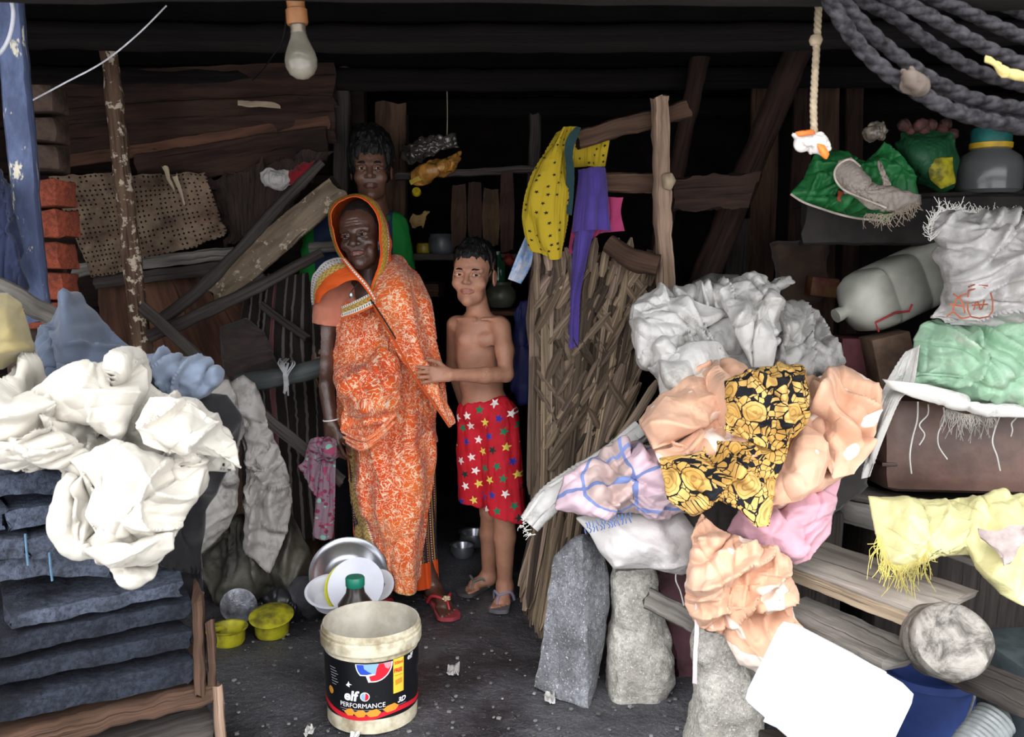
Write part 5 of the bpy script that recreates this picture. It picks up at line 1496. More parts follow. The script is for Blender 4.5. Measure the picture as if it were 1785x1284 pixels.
o = lump('pink_cloth', [(1268, 925), (1295, 885), (1350, 888), (1400, 852), (1464, 832), (1455, 880), (1446, 930), (1412, 975), (1386, 982), (1330, 962), (1288, 945)], m_cloth('pink_cotton', '#d5a3b0', .08), 2.36, None, None, 0, -.0009, .07, 80, rid=[dict(amp=.05, f=7, seed=7, K=4, aniso=6), dict(amp=.03, f=12, seed=3, K=6, aniso=9)], su=1.03, sv=1.03, it=20, a0=.003, lo=-.02, hi=.02, fu=20, fv=20, seed=8)
tag(o, 'plain pink cloth bulging out under the peach cloth', 'cloth')
o = lump('peach_cloth', [(1205, 935), (1222, 895), (1262, 925), (1320, 950), (1368, 975), (1378, 1030), (1388, 1115), (1374, 1145), (1345, 1174), (1292, 1152), (1264, 1108), (1214, 1082), (1196, 1052), (1202, 990)], peach, 2.24, None, (1290, 1020), 0, -.0003, .06, 140, 2.6, rid=[dict(amp=.06, f=6, seed=14, K=4, aniso=5), dict(amp=.08, f=12, seed=15, K=9, aniso=9, sharp=1.5, dirs=(80, 100, 30, 60, 10))], su=1.03, sv=1.03, it=20, a0=.003, lo=-.02, hi=.02, fu=20, fv=20, seed=9)
tag(o, 'peach garment hanging down over the bench edge', 'garment')
o = one('ribbon', plank(at(1212, 1000, 2.2), at(1209, 1186, 2.2), .011, .002, (0, -1, 0), 30, .0015, 3), m_cloth('pale_ribbon', '#d9c9cd')); tag(o, 'pale ribbon dangling from the hanging peach garment', 'ribbon')
o = one('sack_thread', tube(at([1180, 1178, 1186, 1192], [990, 1010, 1030, 1055], 2.4), .002, 5, 20), whs); tag(o, 'white thread hanging from the lettered sack', 'thread')
# rose print blouse
M = Mat('rose_print', .8, .25)
uv = M.vec('UV')
nz_ = M.noise(uv, 30, 2)
uu, vv, _ = M.xyz(uv)
wob = M.comb(uu + nz_ * .012, vv + nz_ * .012)
d, _ = M.vor(wob, 13, 'F1', .6)
e, _ = M.vor(uv, 62, 'DISTANCE_TO_EDGE')
f2, cc = M.vor(uv, 62, 'F1')
rnd_, _ = M.white(cc)
gold = M.mix(M.noise(M.vec(), 8, 3).step(.3, .7), '#bd9148', '#d6b06a')
rose = d.lt(.44)
ring = (d * 9.0).fract().lt(.22)
base = M.mix(e.lt(.05).mx(rnd_.gt(.86)), gold, '#15161b')
c = M.mix(rose, base, M.mix(ring * .55, gold, '#6b4a1c'))
c = M.mix(d.lt(.055), c, '#15161b')
c = M.mix((d - .45).abs().lt(.015), c, '#15161b')
M.col(c); rosem = M.m
t = thing('rose_blouse', 'gold and black rose-print blouse lying on the peach cloth', 'blouse', at(1270, 900, 2.3))
kw = dict(rid=dict(amp=.045, f=11, seed=5, K=6, aniso=8, sharp=1.5), su=1.03, sv=1.03, it=20, fu=20, fv=20, a0=.003, hi=.02, lo=-.02)
lump('back_panel', [(1264, 668), (1300, 652), (1355, 634), (1398, 640), (1410, 690), (1402, 745), (1352, 785), (1320, 775), (1262, 745), (1268, 710)], rosem, 2.335, t, None, 0, -.0011, .05, 110, seed=4, folds=((1355, 640, 1352, 780, 8, .035), (1385, 650, 1400, 730, 6, .02)), **kw)
lump('front_panel', [(1150, 800), (1210, 790), (1258, 765), (1310, 770), (1378, 762), (1368, 800), (1348, 850), (1342, 914), (1318, 918), (1290, 888), (1250, 868), (1205, 896), (1165, 872)], rosem, 2.225, t, (1275, 825), 0, -.0010, .05, 120, seed=9, folds=((1165, 890, 1290, 800, 9, .035), (1240, 800, 1340, 850, 8, .02)), **kw)
# plaid shirt
M = Mat('mauve_plaid', .85, .2)
u, v, _ = M.xyz(M.vec('UV', (1, 1, 1), (0, 0, .3)))
s1 = (u * 11).fract().lt(.09); s2 = (v * 11).fract().lt(.09)
c = M.mix((u * 5.5).fract().lt(.5), '#cdb3bd', '#c0a9a4')
c = M.mix((v * 4.25).fract().lt(.45) * .5, c, '#8f8482')
M.col(M.mix(s1.mx(s2), c, '#7484b4'))
o = lump('plaid_shirt', [(968, 888), (985, 840), (1050, 795), (1108, 768), (1150, 782), (1166, 820), (1205, 868), (1195, 890), (1130, 890), (1050, 892)], M.m, 2.50, None, None, .0002, -.0010, .07, 90, rid=[dict(amp=.05, f=6, seed=11, K=4), dict(amp=.07, f=12, seed=11, K=8, aniso=9, dirs=(20, 40, 150))], su=1.03, sv=1.03, it=20, a0=.003, lo=-.02, hi=.02, fu=20, fv=20, seed=2)
tag(o, 'mauve plaid shirt with blue lines in front of the white rolled sack', 'shirt')
t = thing('rolled_sack', 'white rolled-up sack with a frayed end pointing at the boy', 'sack', at(920, 930, 2.6))
pth = np.array([at(922, 912, 2.52), at(960, 868, 2.54), at(1010, 830, 2.57), at(1060, 795, 2.62), at(1115, 752, 2.68)])
P = tube(pth, [.030, .036, .034, .030, .034], 36, 60)[0].reshape(60, 36, 3)
P = np.concatenate([P, P[:, :1]], 1)
P = crumple(P, 1.12, 1.06, 40, seed=4, fu=20, fv=8, a0=.012, hi=.02, lo=-.01)
one('roll', sheet(P, .003), whs, t)
def fringe(name, pts, L, mat, parent=None, n=60, spread=.5, r=.0009, down=.6, seed=0, front=.3):
    rr = random.Random(seed); G = Geo(); Q = spline(np.array(pts, float), n)
    for q in Q:
        d = np.array([rr.uniform(-spread, spread), rr.uniform(-front, 0), -down + rr.uniform(-.5, .5)])
        l = L * rr.uniform(.4, 1.1); m = q + d * l * .5 + np.array([rr.uniform(-1, 1), 0, rr.uniform(-1, 1)]) * l * .2
        G.add(tube([q, m, q + d * l], r, 4, 6))
    return G.build(name, mat, parent)
fr_w = m_plain('white_fibres', '#d8d6d0', .7, .3, .1)
fringe('frayed_end', at([915, 912, 918, 928], [900, 912, 925, 932], 2.49), .03, fr_w, t, 40, .8, .0008, 0, 2)
o = lump('lettered_sack', [(1003, 902), (1040, 890), (1130, 880), (1188, 893), (1216, 928), (1216, 985), (1190, 999), (1130, 988), (1072, 988), (1048, 962), (1028, 930)], m_sack('dusty_white_sack', '#cfcac8', '#a39d9b', .5), 2.46, None, None, 0, -.0007, .08, 80, rid=dict(amp=.035, f=8, seed=6, K=4, aniso=5, dirs=(0, 20, 160)), it=0)
t = thing('sack', 'dusty white sack with blue lettering lying along the bench edge', 'sack', at(1110, 998, 2.42)); 
lo_ = np.array(o.location); o.name = 'sack_body'; o.parent = t; o.location = tuple(lo_ - WL[t.name]); WL[o.name] = lo_
G = Geo()
for i in range(26):
    x = 1020 + (i % 13) * 6.4; y = 915 - (i % 13) * 1.6 + (10 if i > 12 else 0)
    G.add(tube(at([x, x + rnd.uniform(-1, 5), x + rnd.uniform(1, 6)], [y - 4, y + rnd.uniform(-3, 3), y + 5], 2.362), .0016, 4, 8))
G.build('blue_lettering', m_plain('blue_ink', '#5a76b0', .7), t)
# yellow sack
ys = m_sack('yellow_woven_sack', '#cfc994', '#b3aa70', .55)
t = thing('yellow_sack', 'pale yellow woven sack spread over the bench planks', 'sack', at(1660, 1000, 2.2))
lump('sack_body', [(1514, 866), (1620, 871), (1720, 866), (1850, 858), (1850, 1062), (1782, 1056), (1746, 1036), (1705, 992), (1692, 966), (1640, 968), (1600, 985), (1568, 1000), (1543, 985), (1526, 930)], ys, 2.30, t, (1690, 920), 0, -.0013, .05, 100, 3, rid=[dict(amp=.03, f=5, seed=16, K=4, aniso=6), dict(amp=.028, f=10, seed=16, K=7, aniso=9, dirs=(0, 30, 150, 90))], su=1.03, sv=1.03, it=20, a0=.003, lo=-.02, hi=.02, fu=20, fv=20, seed=2)
fringe('frayed_edge', at([1530, 1545, 1570, 1600, 1615], [930, 975, 985, 975, 960], 2.17), .07, m_plain('yellow_fibres', '#cdbf6a', .7), t, 110, .5, .0009, .8, 5)
quad('cardboard', [(1718, 922), (1790, 918), (1788, 945), (1752, 992)], m_plain('pinkish_card', '#b3a39e', .85), 'torn pinkish cardboard piece on the yellow sack', 'cardboard', 2.08, 12, .006, 3, dY=(.06, .06, .03, 0))

# ================================================================ things at the near corner
M = Mat('crusted_plastic', .75, .35)
n = M.noise(M.vec(), 16, 7, .75, .6)
M.col(M.mix(n.step(.35, .65), '#45413b', '#97928a')); M.bump(n, .004)
c0 = at(1662, 1118, 1.93)
jr = rot('z', -12) @ rot('x', 68)
o = one('dirty_jar', lathe([(.001, -.004), (.05, -.006), (.076, .0), (.084, .012), (.084, .05), (.080, .058), (.084, .066), (.084, .15), (.078, .17), (.05, .19), (.045, .20), (.001, .20)], 64, jr @ rot('x', 180), c0, nz=.003), M.m); tag(o, 'dust-crusted plastic jar lying on its side, base outward', 'jar')
jc = m_plain('white_jerrycan_plastic', '#eef1f4', .45, .4, .04, 5)
t = thing('jerrycan', 'white plastic jerrycan tilted at the near edge of the bench', 'jerrycan', at(1470, 1390, 1.75))
cc_ = at(1463, 1246, 1.75)
Rj = rot('y', 29.5) @ rot('z', 8) @ rot('x', -10)
one('can_body', box(cc_ + [0, .08, 0], (.208, .24, .205), Rj, .028), jc, t)
one('can_seam', box(cc_ + [0, .08, 0], (.2095, .004, .2065), Rj, .001), jc, t)
o = one('wooden_crate', box(cc_ + [.03, .10, -.25], (.26, .26, .20), None, .01, 2, .004), W_dark); tag(o, 'dark crate below the white jerrycan', 'crate')
o = one('blue_tub', lathe([(.001, 0), (.098, 0), (.103, .01), (.112, .20), (.122, .205), (.122, .225), (.110, .228), (.108, .20), (.098, .015), (.001, .012)], 60, None, at(1618, 1190, 2.22) * [1, 1, 0]), m_plain('blue_plastic', '#2b3f78', .5, .4, .2, 8)); tag(o, 'blue plastic tub under the dark plank', 'tub')
o = one('grey_crate', box(at(1790, 1225, 2.25) * [1, 1, 0] + [.05, .02, .125], (.26, .3, .25), rot('z', 6), .012, 2, .003), m_plain('grey_green_plastic', '#4c5557', .6, .3, .25)); tag(o, 'dark grey crate at the corner under the dark plank', 'crate')
pr = []
for i in range(22): pr.append((.043 + .0025 * (i % 2), i * .006))
o = one('ribbed_bottle', lathe([(.001, -.004), (.035, -.003)] + pr + [(.02, .15), (.001, .155)], 40, rot('y', 55) @ rot('x', -25), at(1680, 1322, 1.9)), m_plain('grey_bottle', '#8f9494', .3, .5)); tag(o, 'ribbed grey bottle at the bottom edge beside the blue tub', 'bottle')
o = one('wire', tube(at([1702, 1698, 1688, 1672], [1192, 1215, 1245, 1284], [2.2, 2.1, 2.05, 2.0]), .003, 6, 20), m_plain('grey_wire', '#8b8b86', .6)); tag(o, 'grey wire bent in front of the blue tub', 'wire')

# ================================================================ brown case, jug, big sack
case = thing('brown_case', 'dusty brown vinyl case under the green and white sack', 'case', at(1670, 850, 2.75))
Rc = rot('z', -6) @ rot('x', -6)
vin = m_plain('dusty_brown_vinyl', '#6b5147', .45, .45, .2, 7, .0015, 30, '#4e3a33')
cb = at(1690, 770, 2.80)
one('case_body', box(cb, (.60, .30, .285), Rc, .05, 1, .004, 6), vin, case)
one('case_seam', box(cb + [0, 0, -.06], (.606, .306, .012), Rc, .004), m_plain('brown_piping', '#54403a', .5), case)
gs = thing('large_sack', 'large green and white woven sack with an orange print on the brown case', 'sack', at(1700, 715, 2.6))
for i, (x, y, l) in enumerate(((1600, 700, 125), (1618, 705, 70), (1645, 710, 90), (1745, 720, 100), (1775, 715, 45))):
    k = [0, .25, .5, .75, 1]
    one('loose_thread', tube(at([x, x - 5 + rnd.uniform(-6, 6), x - 8 + rnd.uniform(-8, 8), x - 10 + rnd.uniform(-8, 8), x - 4 + rnd.uniform(-14, 14)], [y + l * j for j in k], [2.63, 2.61, 2.60, 2.60, 2.61]), .0022, 5, 24), fr_w, gs)
grn = m_sack('pale_green_sack', '#93b79a', '#b9c7b6', .5)
gw = m_sack('grey_white_sack', '#b3b0ae', '#8b8885', .5)
lump('sack_base', [(1545, 662), (1590, 640), (1592, 590), (1605, 565), (1650, 545), (1720, 560), (1850, 530), (1850, 725), (1785, 708), (1720, 716), (1650, 698), (1600, 684)], grn, 2.62, gs, (1700, 630), 0, -.0003, .13, 80, 2.5, rid=[dict(amp=.06, f=5, seed=10, K=4, dirs=(0, 20, 160)), dict(amp=.04, f=12, seed=10, K=8, aniso=8)], su=1.03, sv=1.03, it=20, a0=.003, lo=-.02, hi=.02, fu=20, fv=20, seed=4)
lump('sack_neck', [(1622, 408), (1620, 385), (1642, 364), (1684, 370), (1724, 376), (1850, 388), (1850, 590), (1790, 570), (1720, 572), (1660, 566), (1622, 552), (1640, 530), (1650, 492), (1626, 442), (1640, 428)], gw, 2.60, gs, (1740, 470), 0, -.0002, .10, 90, 2.5, rid=[dict(amp=.06, f=6, seed=22, K=4), dict(amp=.07, f=12, seed=22, K=9, aniso=8, dirs=(0, 30, 150, 60), sharp=1.8)], su=1.03, sv=1.03, it=20, a0=.003, lo=-.02, hi=.02, fu=20, fv=20, seed=4)
lump('sack_hem', [(1540, 660), (1600, 672), (1660, 690), (1720, 706), (1850, 712), (1850, 728), (1720, 722), (1650, 706), (1590, 690), (1552, 676)], m_sack('white_hem', '#cfcdc8'), 2.52, gs, (1690, 703), 0, 0, .02, 50, su=1.05, sv=1.05, seed=2)
cloth('sack_tail', [[(1575, 610, 2.6), (1602, 600, 2.58)], [(1545, 665, 2.58), (1592, 670, 2.55)], [(1530, 705, 2.56), (1568, 700, 2.53)], [(1515, 780, 2.55), (1538, 775, 2.52)], [(1504, 834, 2.54), (1516, 830, 2.53)]], m_sack('tail_sack', '#c4c2bd'), gs, 70, 30, su=1.2, sv=1.03, seed=3, fu=20, fv=4, a0=.02, hi=.03)
fringe('frayed_top', at([1622, 1620, 1650, 1690, 1730, 1785], [420, 388, 366, 370, 374, 384], 2.58), .035, fr_w, gs, 150, .9, .0008, -.6, 4)
fringe('frayed_hem', at([1650, 1690, 1730], [712, 722, 718], 2.53), .06, m_plain('grey_fibres', '#a39e96', .8), gs, 120, .5, .0009, .8, 7)
G = Geo()
orange = m_plain('orange_ink', '#b5664a', .7)
def stroke(pts, r=.0022, Y=2.468): G.add(tube(at([p[0] for p in pts], [p[1] for p in pts], Y), r, 4, 12))
stroke([(1688, 506), (1724, 504), (1728, 548), (1690, 550), (1688, 506)]); stroke([(1694, 514), (1720, 512)]); stroke([(1697, 540), (1703, 524), (1710, 540), (1716, 522)]); stroke([(1694, 532), (1722, 530)])
stroke([(1684, 512), (1668, 520), (1660, 545)]); stroke([(1662, 512), (1676, 524), (1682, 545)]); stroke([(1655, 530), (1680, 534)])
stroke([(1650, 552), (1662, 544), (1675, 554), (1690, 552)]); stroke([(1688, 500), (1700, 496), (1722, 498)])
G.build('orange_print', orange, gs)
# water jug lying on its side
jg = thing('water_jug', 'translucent white plastic jug with a red bracket mark, lying behind the large sack', 'jug', at(1550, 590, 2.95))
a_, b_ = at(1462, 548, 2.86), at(1680, 448, 3.0)
ax = (b_ - a_); L = np.linalg.norm(ax); ax /= L
s1 = np.cross(ax, [0, -1, 0]); s1 /= np.linalg.norm(s1); s2 = np.cross(ax, s1)
rings = []
for d, r, p in ((-.0, .004, 2), (0, .019, 2), (.022, .019, 2), (.026, .024, 2), (.035, .040, 2.2), (.065, .082, 2.8), (.10, .095, 3.4), (.14, .098, 4), (.145, .095, 4), (.152, .095, 4), (.157, .098, 4), (.26, .098, 4), (.265, .095, 4), (.272, .095, 4), (.277, .098, 4), (L, .098, 4), (L + .01, .09, 4)):
    th = np.linspace(0, 2 * PI, 48, endpoint=False)
    cx, sx_ = np.sign(np.cos(th)) * np.abs(np.cos(th)) ** (2 / p) * r, np.sign(np.sin(th)) * np.abs(np.sin(th)) ** (2 / p) * r
    rings.append(a_ + ax * d + cx[:, None] * s1 + sx_[:, None] * s2)
M = Mat('milky_plastic', .4, .4, Transmission_Weight=.0, Subsurface_Weight=.0)
M.col(M.mix(M.noise(M.vec(), 6, 4).step(.3, .7), '#8e8e85', '#b0b0a6'))
one('jug_body', loft(np.array(rings)), M.m, jg)
f_ = np.array([0, -1, 0.]) 
rm = m_plain('red_marker', '#a32a30', .6)
G = Geo()
pp = at([1532, 1526, 1560, 1585, 1590], [578, 562, 545, 542, 530], 2.79)
G.add(tube(pp, .0035, 6, 5)); G.build('red_mark', rm, jg)
one('jug_cap', lathe([(.001, 0), (.022, 0), (.022, .02), (.001, .022)], 30, np.stack([s1, s2, ax], 1), a_ - ax * .012), M.m, jg)
o = one('maroon_box', box(at(1500, 618, 3.0), (.20, .2, .12), rot('y', 2), .006, 1), m_plain('maroon_card', '#5c2e33', .7, .3, .2)); tag(o, 'maroon box under the plastic jug', 'box')
o = one('brown_box', box(at(1548, 625, 2.86), (.12, .12, .16), rot('y', -14), .006, 1), m_plain('brown_card', '#6a5648', .85, .2, .25)); tag(o, 'brown cardboard box wedged beneath the jug', 'box')
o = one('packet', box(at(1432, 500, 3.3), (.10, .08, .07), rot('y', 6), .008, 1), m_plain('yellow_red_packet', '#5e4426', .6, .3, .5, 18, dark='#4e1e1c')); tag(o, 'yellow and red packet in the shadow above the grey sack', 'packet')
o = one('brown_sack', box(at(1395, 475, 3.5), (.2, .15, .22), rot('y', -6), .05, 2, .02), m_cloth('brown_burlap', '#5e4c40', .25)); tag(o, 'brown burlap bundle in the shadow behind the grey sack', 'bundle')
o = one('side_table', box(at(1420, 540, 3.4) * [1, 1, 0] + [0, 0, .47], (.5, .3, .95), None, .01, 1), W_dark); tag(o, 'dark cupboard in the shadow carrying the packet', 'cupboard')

# ================================================================ dark shelf and the things on it
shf = thing('wall_shelf', 'thick black shelf board across the dim corner', 'shelf', at(1600, 430, 2.95))
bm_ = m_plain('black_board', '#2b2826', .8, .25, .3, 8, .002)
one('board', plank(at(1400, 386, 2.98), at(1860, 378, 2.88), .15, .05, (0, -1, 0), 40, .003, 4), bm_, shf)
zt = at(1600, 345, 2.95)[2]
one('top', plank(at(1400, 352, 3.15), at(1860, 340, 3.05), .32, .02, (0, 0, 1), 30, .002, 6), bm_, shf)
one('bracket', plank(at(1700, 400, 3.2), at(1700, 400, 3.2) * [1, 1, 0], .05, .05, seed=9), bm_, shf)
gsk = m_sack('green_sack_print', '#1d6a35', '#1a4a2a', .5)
gry = m_sack('grey_sack_lining', '#8b8178', '#6b635c', .5)
t = thing('green_sack', 'open green sack with a grey folded rim and frayed edge on the black shelf', 'sack', at(1490, 385, 2.85))
lump('sack_body', [(1378, 338), (1402, 312), (1420, 272), (1445, 262), (1475, 266), (1510, 285), (1530, 262), (1542, 245), (1566, 262), (1592, 296), (1604, 345), (1560, 372), (1545, 384), (1498, 379), (1450, 368), (1410, 354)], gsk, 2.84, t, (1490, 325), 0, -.0002, .09, 80, rid=[dict(amp=.04, f=8, seed=12, K=4), dict(amp=.045, f=15, seed=12, K=8, aniso=7, sharp=2)], su=1.03, sv=1.03, it=20, a0=.003, lo=-.02, hi=.02, fu=20, fv=20, seed=4)
lump('folded_rim', [(1454, 300), (1462, 282), (1482, 277), (1500, 300), (1528, 326), (1562, 330), (1602, 340), (1604, 356), (1570, 374), (1540, 372), (1508, 358), (1470, 338)], gry, 2.70, t, (1510, 330), 0, -.0002, .035, 60, su=1.12, sv=1.1, seed=7, fu=12, fv=12, a0=.015)
lump('inner_flap', [(1528, 278), (1536, 276), (1548, 300), (1554, 322), (1540, 326), (1530, 300)], gry, 2.69, t, None, 0, 0, .02, 30, su=1.1, sv=1.1, seed=3)
one('hem', tube(at([1378, 1400, 1430, 1465, 1500, 1540], [338, 352, 363, 374, 381, 384], 2.775), .0035, 6, 40), m_plain('pale_hem', '#b9aea2', .8), t)
one('hem', tube(at([1545, 1520, 1495, 1470, 1456, 1456, 1468, 1484, 1500], [362, 352, 342, 330, 312, 295, 282, 278, 290], 2.668), .003, 6, 60), m_plain('pale_hem2', '#b9aea2', .8), t)
fringe('frayed_edge', at([1510, 1540, 1570, 1598], [372, 374, 366, 352], 2.68), .05, m_plain('brown_fibres', '#a39484', .8), t, 110, .7, .0009, .5, 9)
one('red_print', plank(at(1462, 342, 2.745), at(1478, 346, 2.74), .03, .002, seed=2), m_plain('red_ink', '#8a3c26', .7), t)
t = thing('green_bag', 'dark green bag with a yellow panel, full of reddish bundles, on the black shelf', 'bag', at(1620, 330, 2.98))
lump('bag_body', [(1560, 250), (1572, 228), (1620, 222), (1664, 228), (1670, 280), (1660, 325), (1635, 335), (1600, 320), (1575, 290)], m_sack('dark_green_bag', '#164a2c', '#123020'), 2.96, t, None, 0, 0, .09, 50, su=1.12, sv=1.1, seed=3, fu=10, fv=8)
lump('yellow_panel', [(1618, 282), (1660, 274), (1664, 318), (1640, 328), (1622, 312)], m_plain('yellow_print', '#a39a1e', .6, .3, .3, 30, dark='#4a4a18'), 2.885, t, None, 0, 0, .012, 30, su=1.08, sv=1.08, seed=2)
redb = m_plain('reddish_bundles', '#4a2c2a', .7, .3, .4, 20)
for i in range(10):
    x, y = rnd.uniform(1560, 1660), rnd.uniform(212, 236)
    one('red_bundle', lathe([(.001, -.02), (.014, -.015), (.021, 0), (.015, .015), (.001, .02)], 22, rot('y', rnd.uniform(0, 90)), at(x, y, 2.93 + rnd.random() * .05), nz=.004, seed=i), redb, t)
o = lump('foil_packet', [(1505, 232), (1520, 214), (1542, 210), (1548, 228), (1538, 244), (1515, 246)], m_plain('foil', '#93887a', .3, .6, .4, 30), 2.95, n=36, bulge=.03, su=1.25, sv=1.25, seed=5, fu=30, fv=30); tag(o, 'crumpled foil packet on top of the green sack', 'packet')
jr_ = thing('storage_jar', 'clear grey plastic jar with a teal lid and yellow rim on the black shelf', 'jar', at(1735, 335, 2.98))
b = at(1722, 338, 2.98)
k = .0
M = Mat('clear_grey_plastic', .15, .5, Transmission_Weight=.7); M.col('#8b8f8f')
one('jar_body', lathe([(.001, 0), (.085, 0), (.098, .012), (.100, .085), (.09, .115), (.058, .138), (.054, .150), (.052, .150), (.055, .136), (.086, .112), (.096, .083), (.094, .015), (.001, .004)], 48, None, b), M.m, jr_)
one('rim', lathe([(.056, .140), (.063, .142), (.064, .158), (.056, .160)], 40, None, b), m_plain('yellow_rim', '#b9962a', .5), jr_)
one('lid', lathe([(.060, .158), (.061, .198), (.055, .205), (.001, .207)], 40, None, b), m_plain('teal_lid', '#1f5c58', .5), jr_)

# ================================================================ ropes and string near the opening
def rope(path, r, n=200, seg=15, pitch=.085):
    P = spline(np.array(path, float), n)
    T, A, B = frames(P)
    s = np.concatenate([[0], np.cumsum(np.linalg.norm(np.diff(P, axis=0), axis=1))])
    t = np.linspace(0, 2 * PI, seg * 2, endpoint=False)
    ph = t[None] - s[:, None] / pitch * 2 * PI
    rr = r * (.66 + .38 * np.abs(np.cos(1.5 * ph)) ** .7)
    S = P[:, None] + (A[:, None] * np.cos(t)[None, :, None] + B[:, None] * np.sin(t)[None, :, None]) * rr[..., None]
    return loft(S)
rp_ = thing('rope_coil', 'coil of thick dark grey twisted rope hanging at the opening', 'rope', at(1650, 240, 1.5))
M = Mat('dark_hemp', .9, .15); n = M.noise(M.vec(), 60, 4, .6); M.col(M.mix(n.step(.3, .7), '#131213', '#3b393c')); M.bump(n, .002); hemp = M.m
rows = [
 [(1415, -75), (1440, -10), (1490, 70), (1545, 125), (1600, 160), (1660, 192), (1740, 214), (1840, 226), (2050, 215)],
 [(1440, -75), (1462, -10), (1520, 58), (1585, 112), (1650, 152), (1730, 180), (1850, 192), (2050, 180)],
 [(1455, -75), (1490, -10), (1560, 30), (1630, 82), (1700, 122), (1780, 148), (1860, 160), (2050, 150)],
 [(1490, -75), (1540, -12), (1610, 22), (1680, 62), (1745, 95), (1830, 118), (2050, 112)],
 [(1540, -75), (1610, -14), (1670, 14), (1730, 42), (1800, 70), (1870, 82), (2050, 78)],
 [(1600, -75), (1690, -14), (1740, 4), (1800, 28), (1870, 44), (2050, 40)],
 [(1597, 160), (1650, 156), (1700, 186), (1760, 200), (1860, 208), (2050, 198)],
]
for i, r_ in enumerate(rows):
    r_ = np.array(r_, float)
    Yk = 1.50 + .035 * (i % 3) + .01 * i
    one('loop', rope(at(r_[:, 0], r_[:, 1], Yk), .0115 if i else .0125), hemp, rp_)
lump('binding', [(1568, 118), (1590, 112), (1612, 128), (1612, 158), (1594, 172), (1575, 150)], m_plain('brown_tape', '#5d5148', .7), 1.475, rp_, n=30, bulge=.02, su=1.15, sv=1.15, seed=3, fu=40, fv=40)
lump('yellow_paper', [(1722, 92), (1745, 102), (1775, 118), (1810, 130), (1810, 150), (1770, 140), (1735, 118), (1720, 108)], m_plain('yellow_paper', '#c9b574', .8), 1.47, rp_, n=30, bulge=.01, su=1.06, sv=1.06, seed=4, fu=20, fv=20)
st = thing('hanging_string', 'pale knotted string hanging from the roof with an orange and white wrapper at its end', 'string', at(1415, 275, 1.7))
m_ = m_plain('pale_string', '#a3937c', .9, .1, .2, 40)
one('string', rope(at([1436, 1427, 1424, 1420, 1418, 1420], [-110, 12, 70, 140, 190, 246], 1.7), .0065, 120, 10, .03), m_, st)
one('knot', lathe([(.001, -.012), (.009, -.008), (.012, 0), (.009, .008), (.001, .012)], 16, None, at(1422, 70, 1.7)), m_, st)
lump('wrapper', [(1382, 234), (1400, 230), (1425, 228), (1442, 238), (1448, 260), (1436, 272), (1415, 262), (1392, 258)], m_plain('white_wrapper', '#cfcac4', .5, .4, .1), 1.69, st, n=36, bulge=.02, su=1.2, sv=1.2, seed=3, fu=50, fv=50)
lump('orange_corner', [(1424, 250), (1436, 254), (1444, 268), (1440, 277), (1432, 270)], m_plain('orange_wrapper', '#d9722e', .5), 1.665, st, n=20, bulge=.006, it=0)
lump('orange_edge', [(1386, 231), (1418, 227), (1420, 233), (1390, 237)], m_plain('orange_wrapper_edge', '#d9722e', .5), 1.665, st, n=16, bulge=.004, it=0)
# ================================================================ people
def vnorm(V, F):
    N = np.zeros_like(V)
    f = F[0]
    n = np.cross(V[f[:, 2]] - V[f[:, 0]], V[f[:, 3]] - V[f[:, 1]])
    for i in range(4): np.add.at(N, f[:, i], n)
    return N / (np.linalg.norm(N, axis=1, keepdims=True) + 1e-12)
def join(*gs):
    V, F, o = [], [], 0
    for g in gs:
        V.append(g[0]); F.append(g[1][0] + o); o += len(g[0])
    return np.concatenate(V), [np.concatenate(F)], None
def m_skin(name, c, lip, rough=.45, spec=.5, blotch=.12):
    M = Mat(name, rough, spec, Subsurface_Weight=.06, Subsurface_Scale=.01)
    c1 = lin(c)
    n = M.noise(M.vec(), 14, 5, .6)
    b = M.mix(n.step(.3, .7), tuple(x * (1 - 2 * blotch) for x in c1), c1)
    a = M.attr()
    s = M.nt.nodes.new('ShaderNodeSeparateColor'); M.nt.links.new(a, s.inputs[0])
    M.col(M.mix(K(M, s.outputs[0]), b, lip))
    M.rough(M.noise(M.vec(), 30, 3).step(.3, .7) * .12 + (rough - .06))
    M.bump(M.noise(M.vec(), 170, 3, .6) + M.noise(M.vec(), 60, 3), .0012)
    return M.m
def skin_obj(name, parts, mat, parent, heads=()):
    V, F, _ = join(*parts)
    c = np.zeros((len(V), 3))
    for H in heads: c[:, 0] = np.maximum(c[:, 0], lip_weight(V, H) * .8)
    return mk(name, V, F, mat, parent, None, True, c)
eye_w = Mat('eye_white', .15, .5).col('#d8d2c8').m
eye_y = Mat('eye_white_aged', .2, .5).col('#8d7c6e').m
iris_m = Mat('dark_iris', .4, .12).col('#120b08').m
def add_eyes(H, parent, white, look=(0, -1, 0), k=1.0, w=.031, z=-.003):
    for q in (-1, 1):
        c = H.p(q * w, -.0790, z)
        r = .0125 * H.s * k
        d = np.asarray(look, float); d = d / np.linalg.norm(d)
        a = np.cross(d, [0, 0, 1.]); a /= np.linalg.norm(a)
        Rm = np.stack([a, np.cross(d, a), d], 1)
        th = np.linspace(0, PI, 15)
        e = one('eye', lathe(np.stack([np.maximum(r * np.sin(th), 1e-5), -r * np.cos(th)], -1), 24, Rm, c), white, parent)
        th = np.linspace(0, .50, 7)
        one('iris', lathe(np.stack([np.maximum(r * 1.025 * np.sin(th), 1e-5), r * 1.025 * np.cos(th)], -1)[::-1], 20, Rm, c), iris_m, e)
def brow(H, parent, mat, th=.0042, z=.020):
    for q in (-1, 1):
        P = [H.p(q * x, y, zz) for x, y, zz in ((.012, -.0935, z - .005), (.024, -.0935, z), (.038, -.0865, z), (.051, -.0745, z - .007))]
        one('eyebrow', tube(P, np.array([.6, 1, .8, .25]) * th * H.s, 8, 20, .0012, 300, 3), mat, parent)

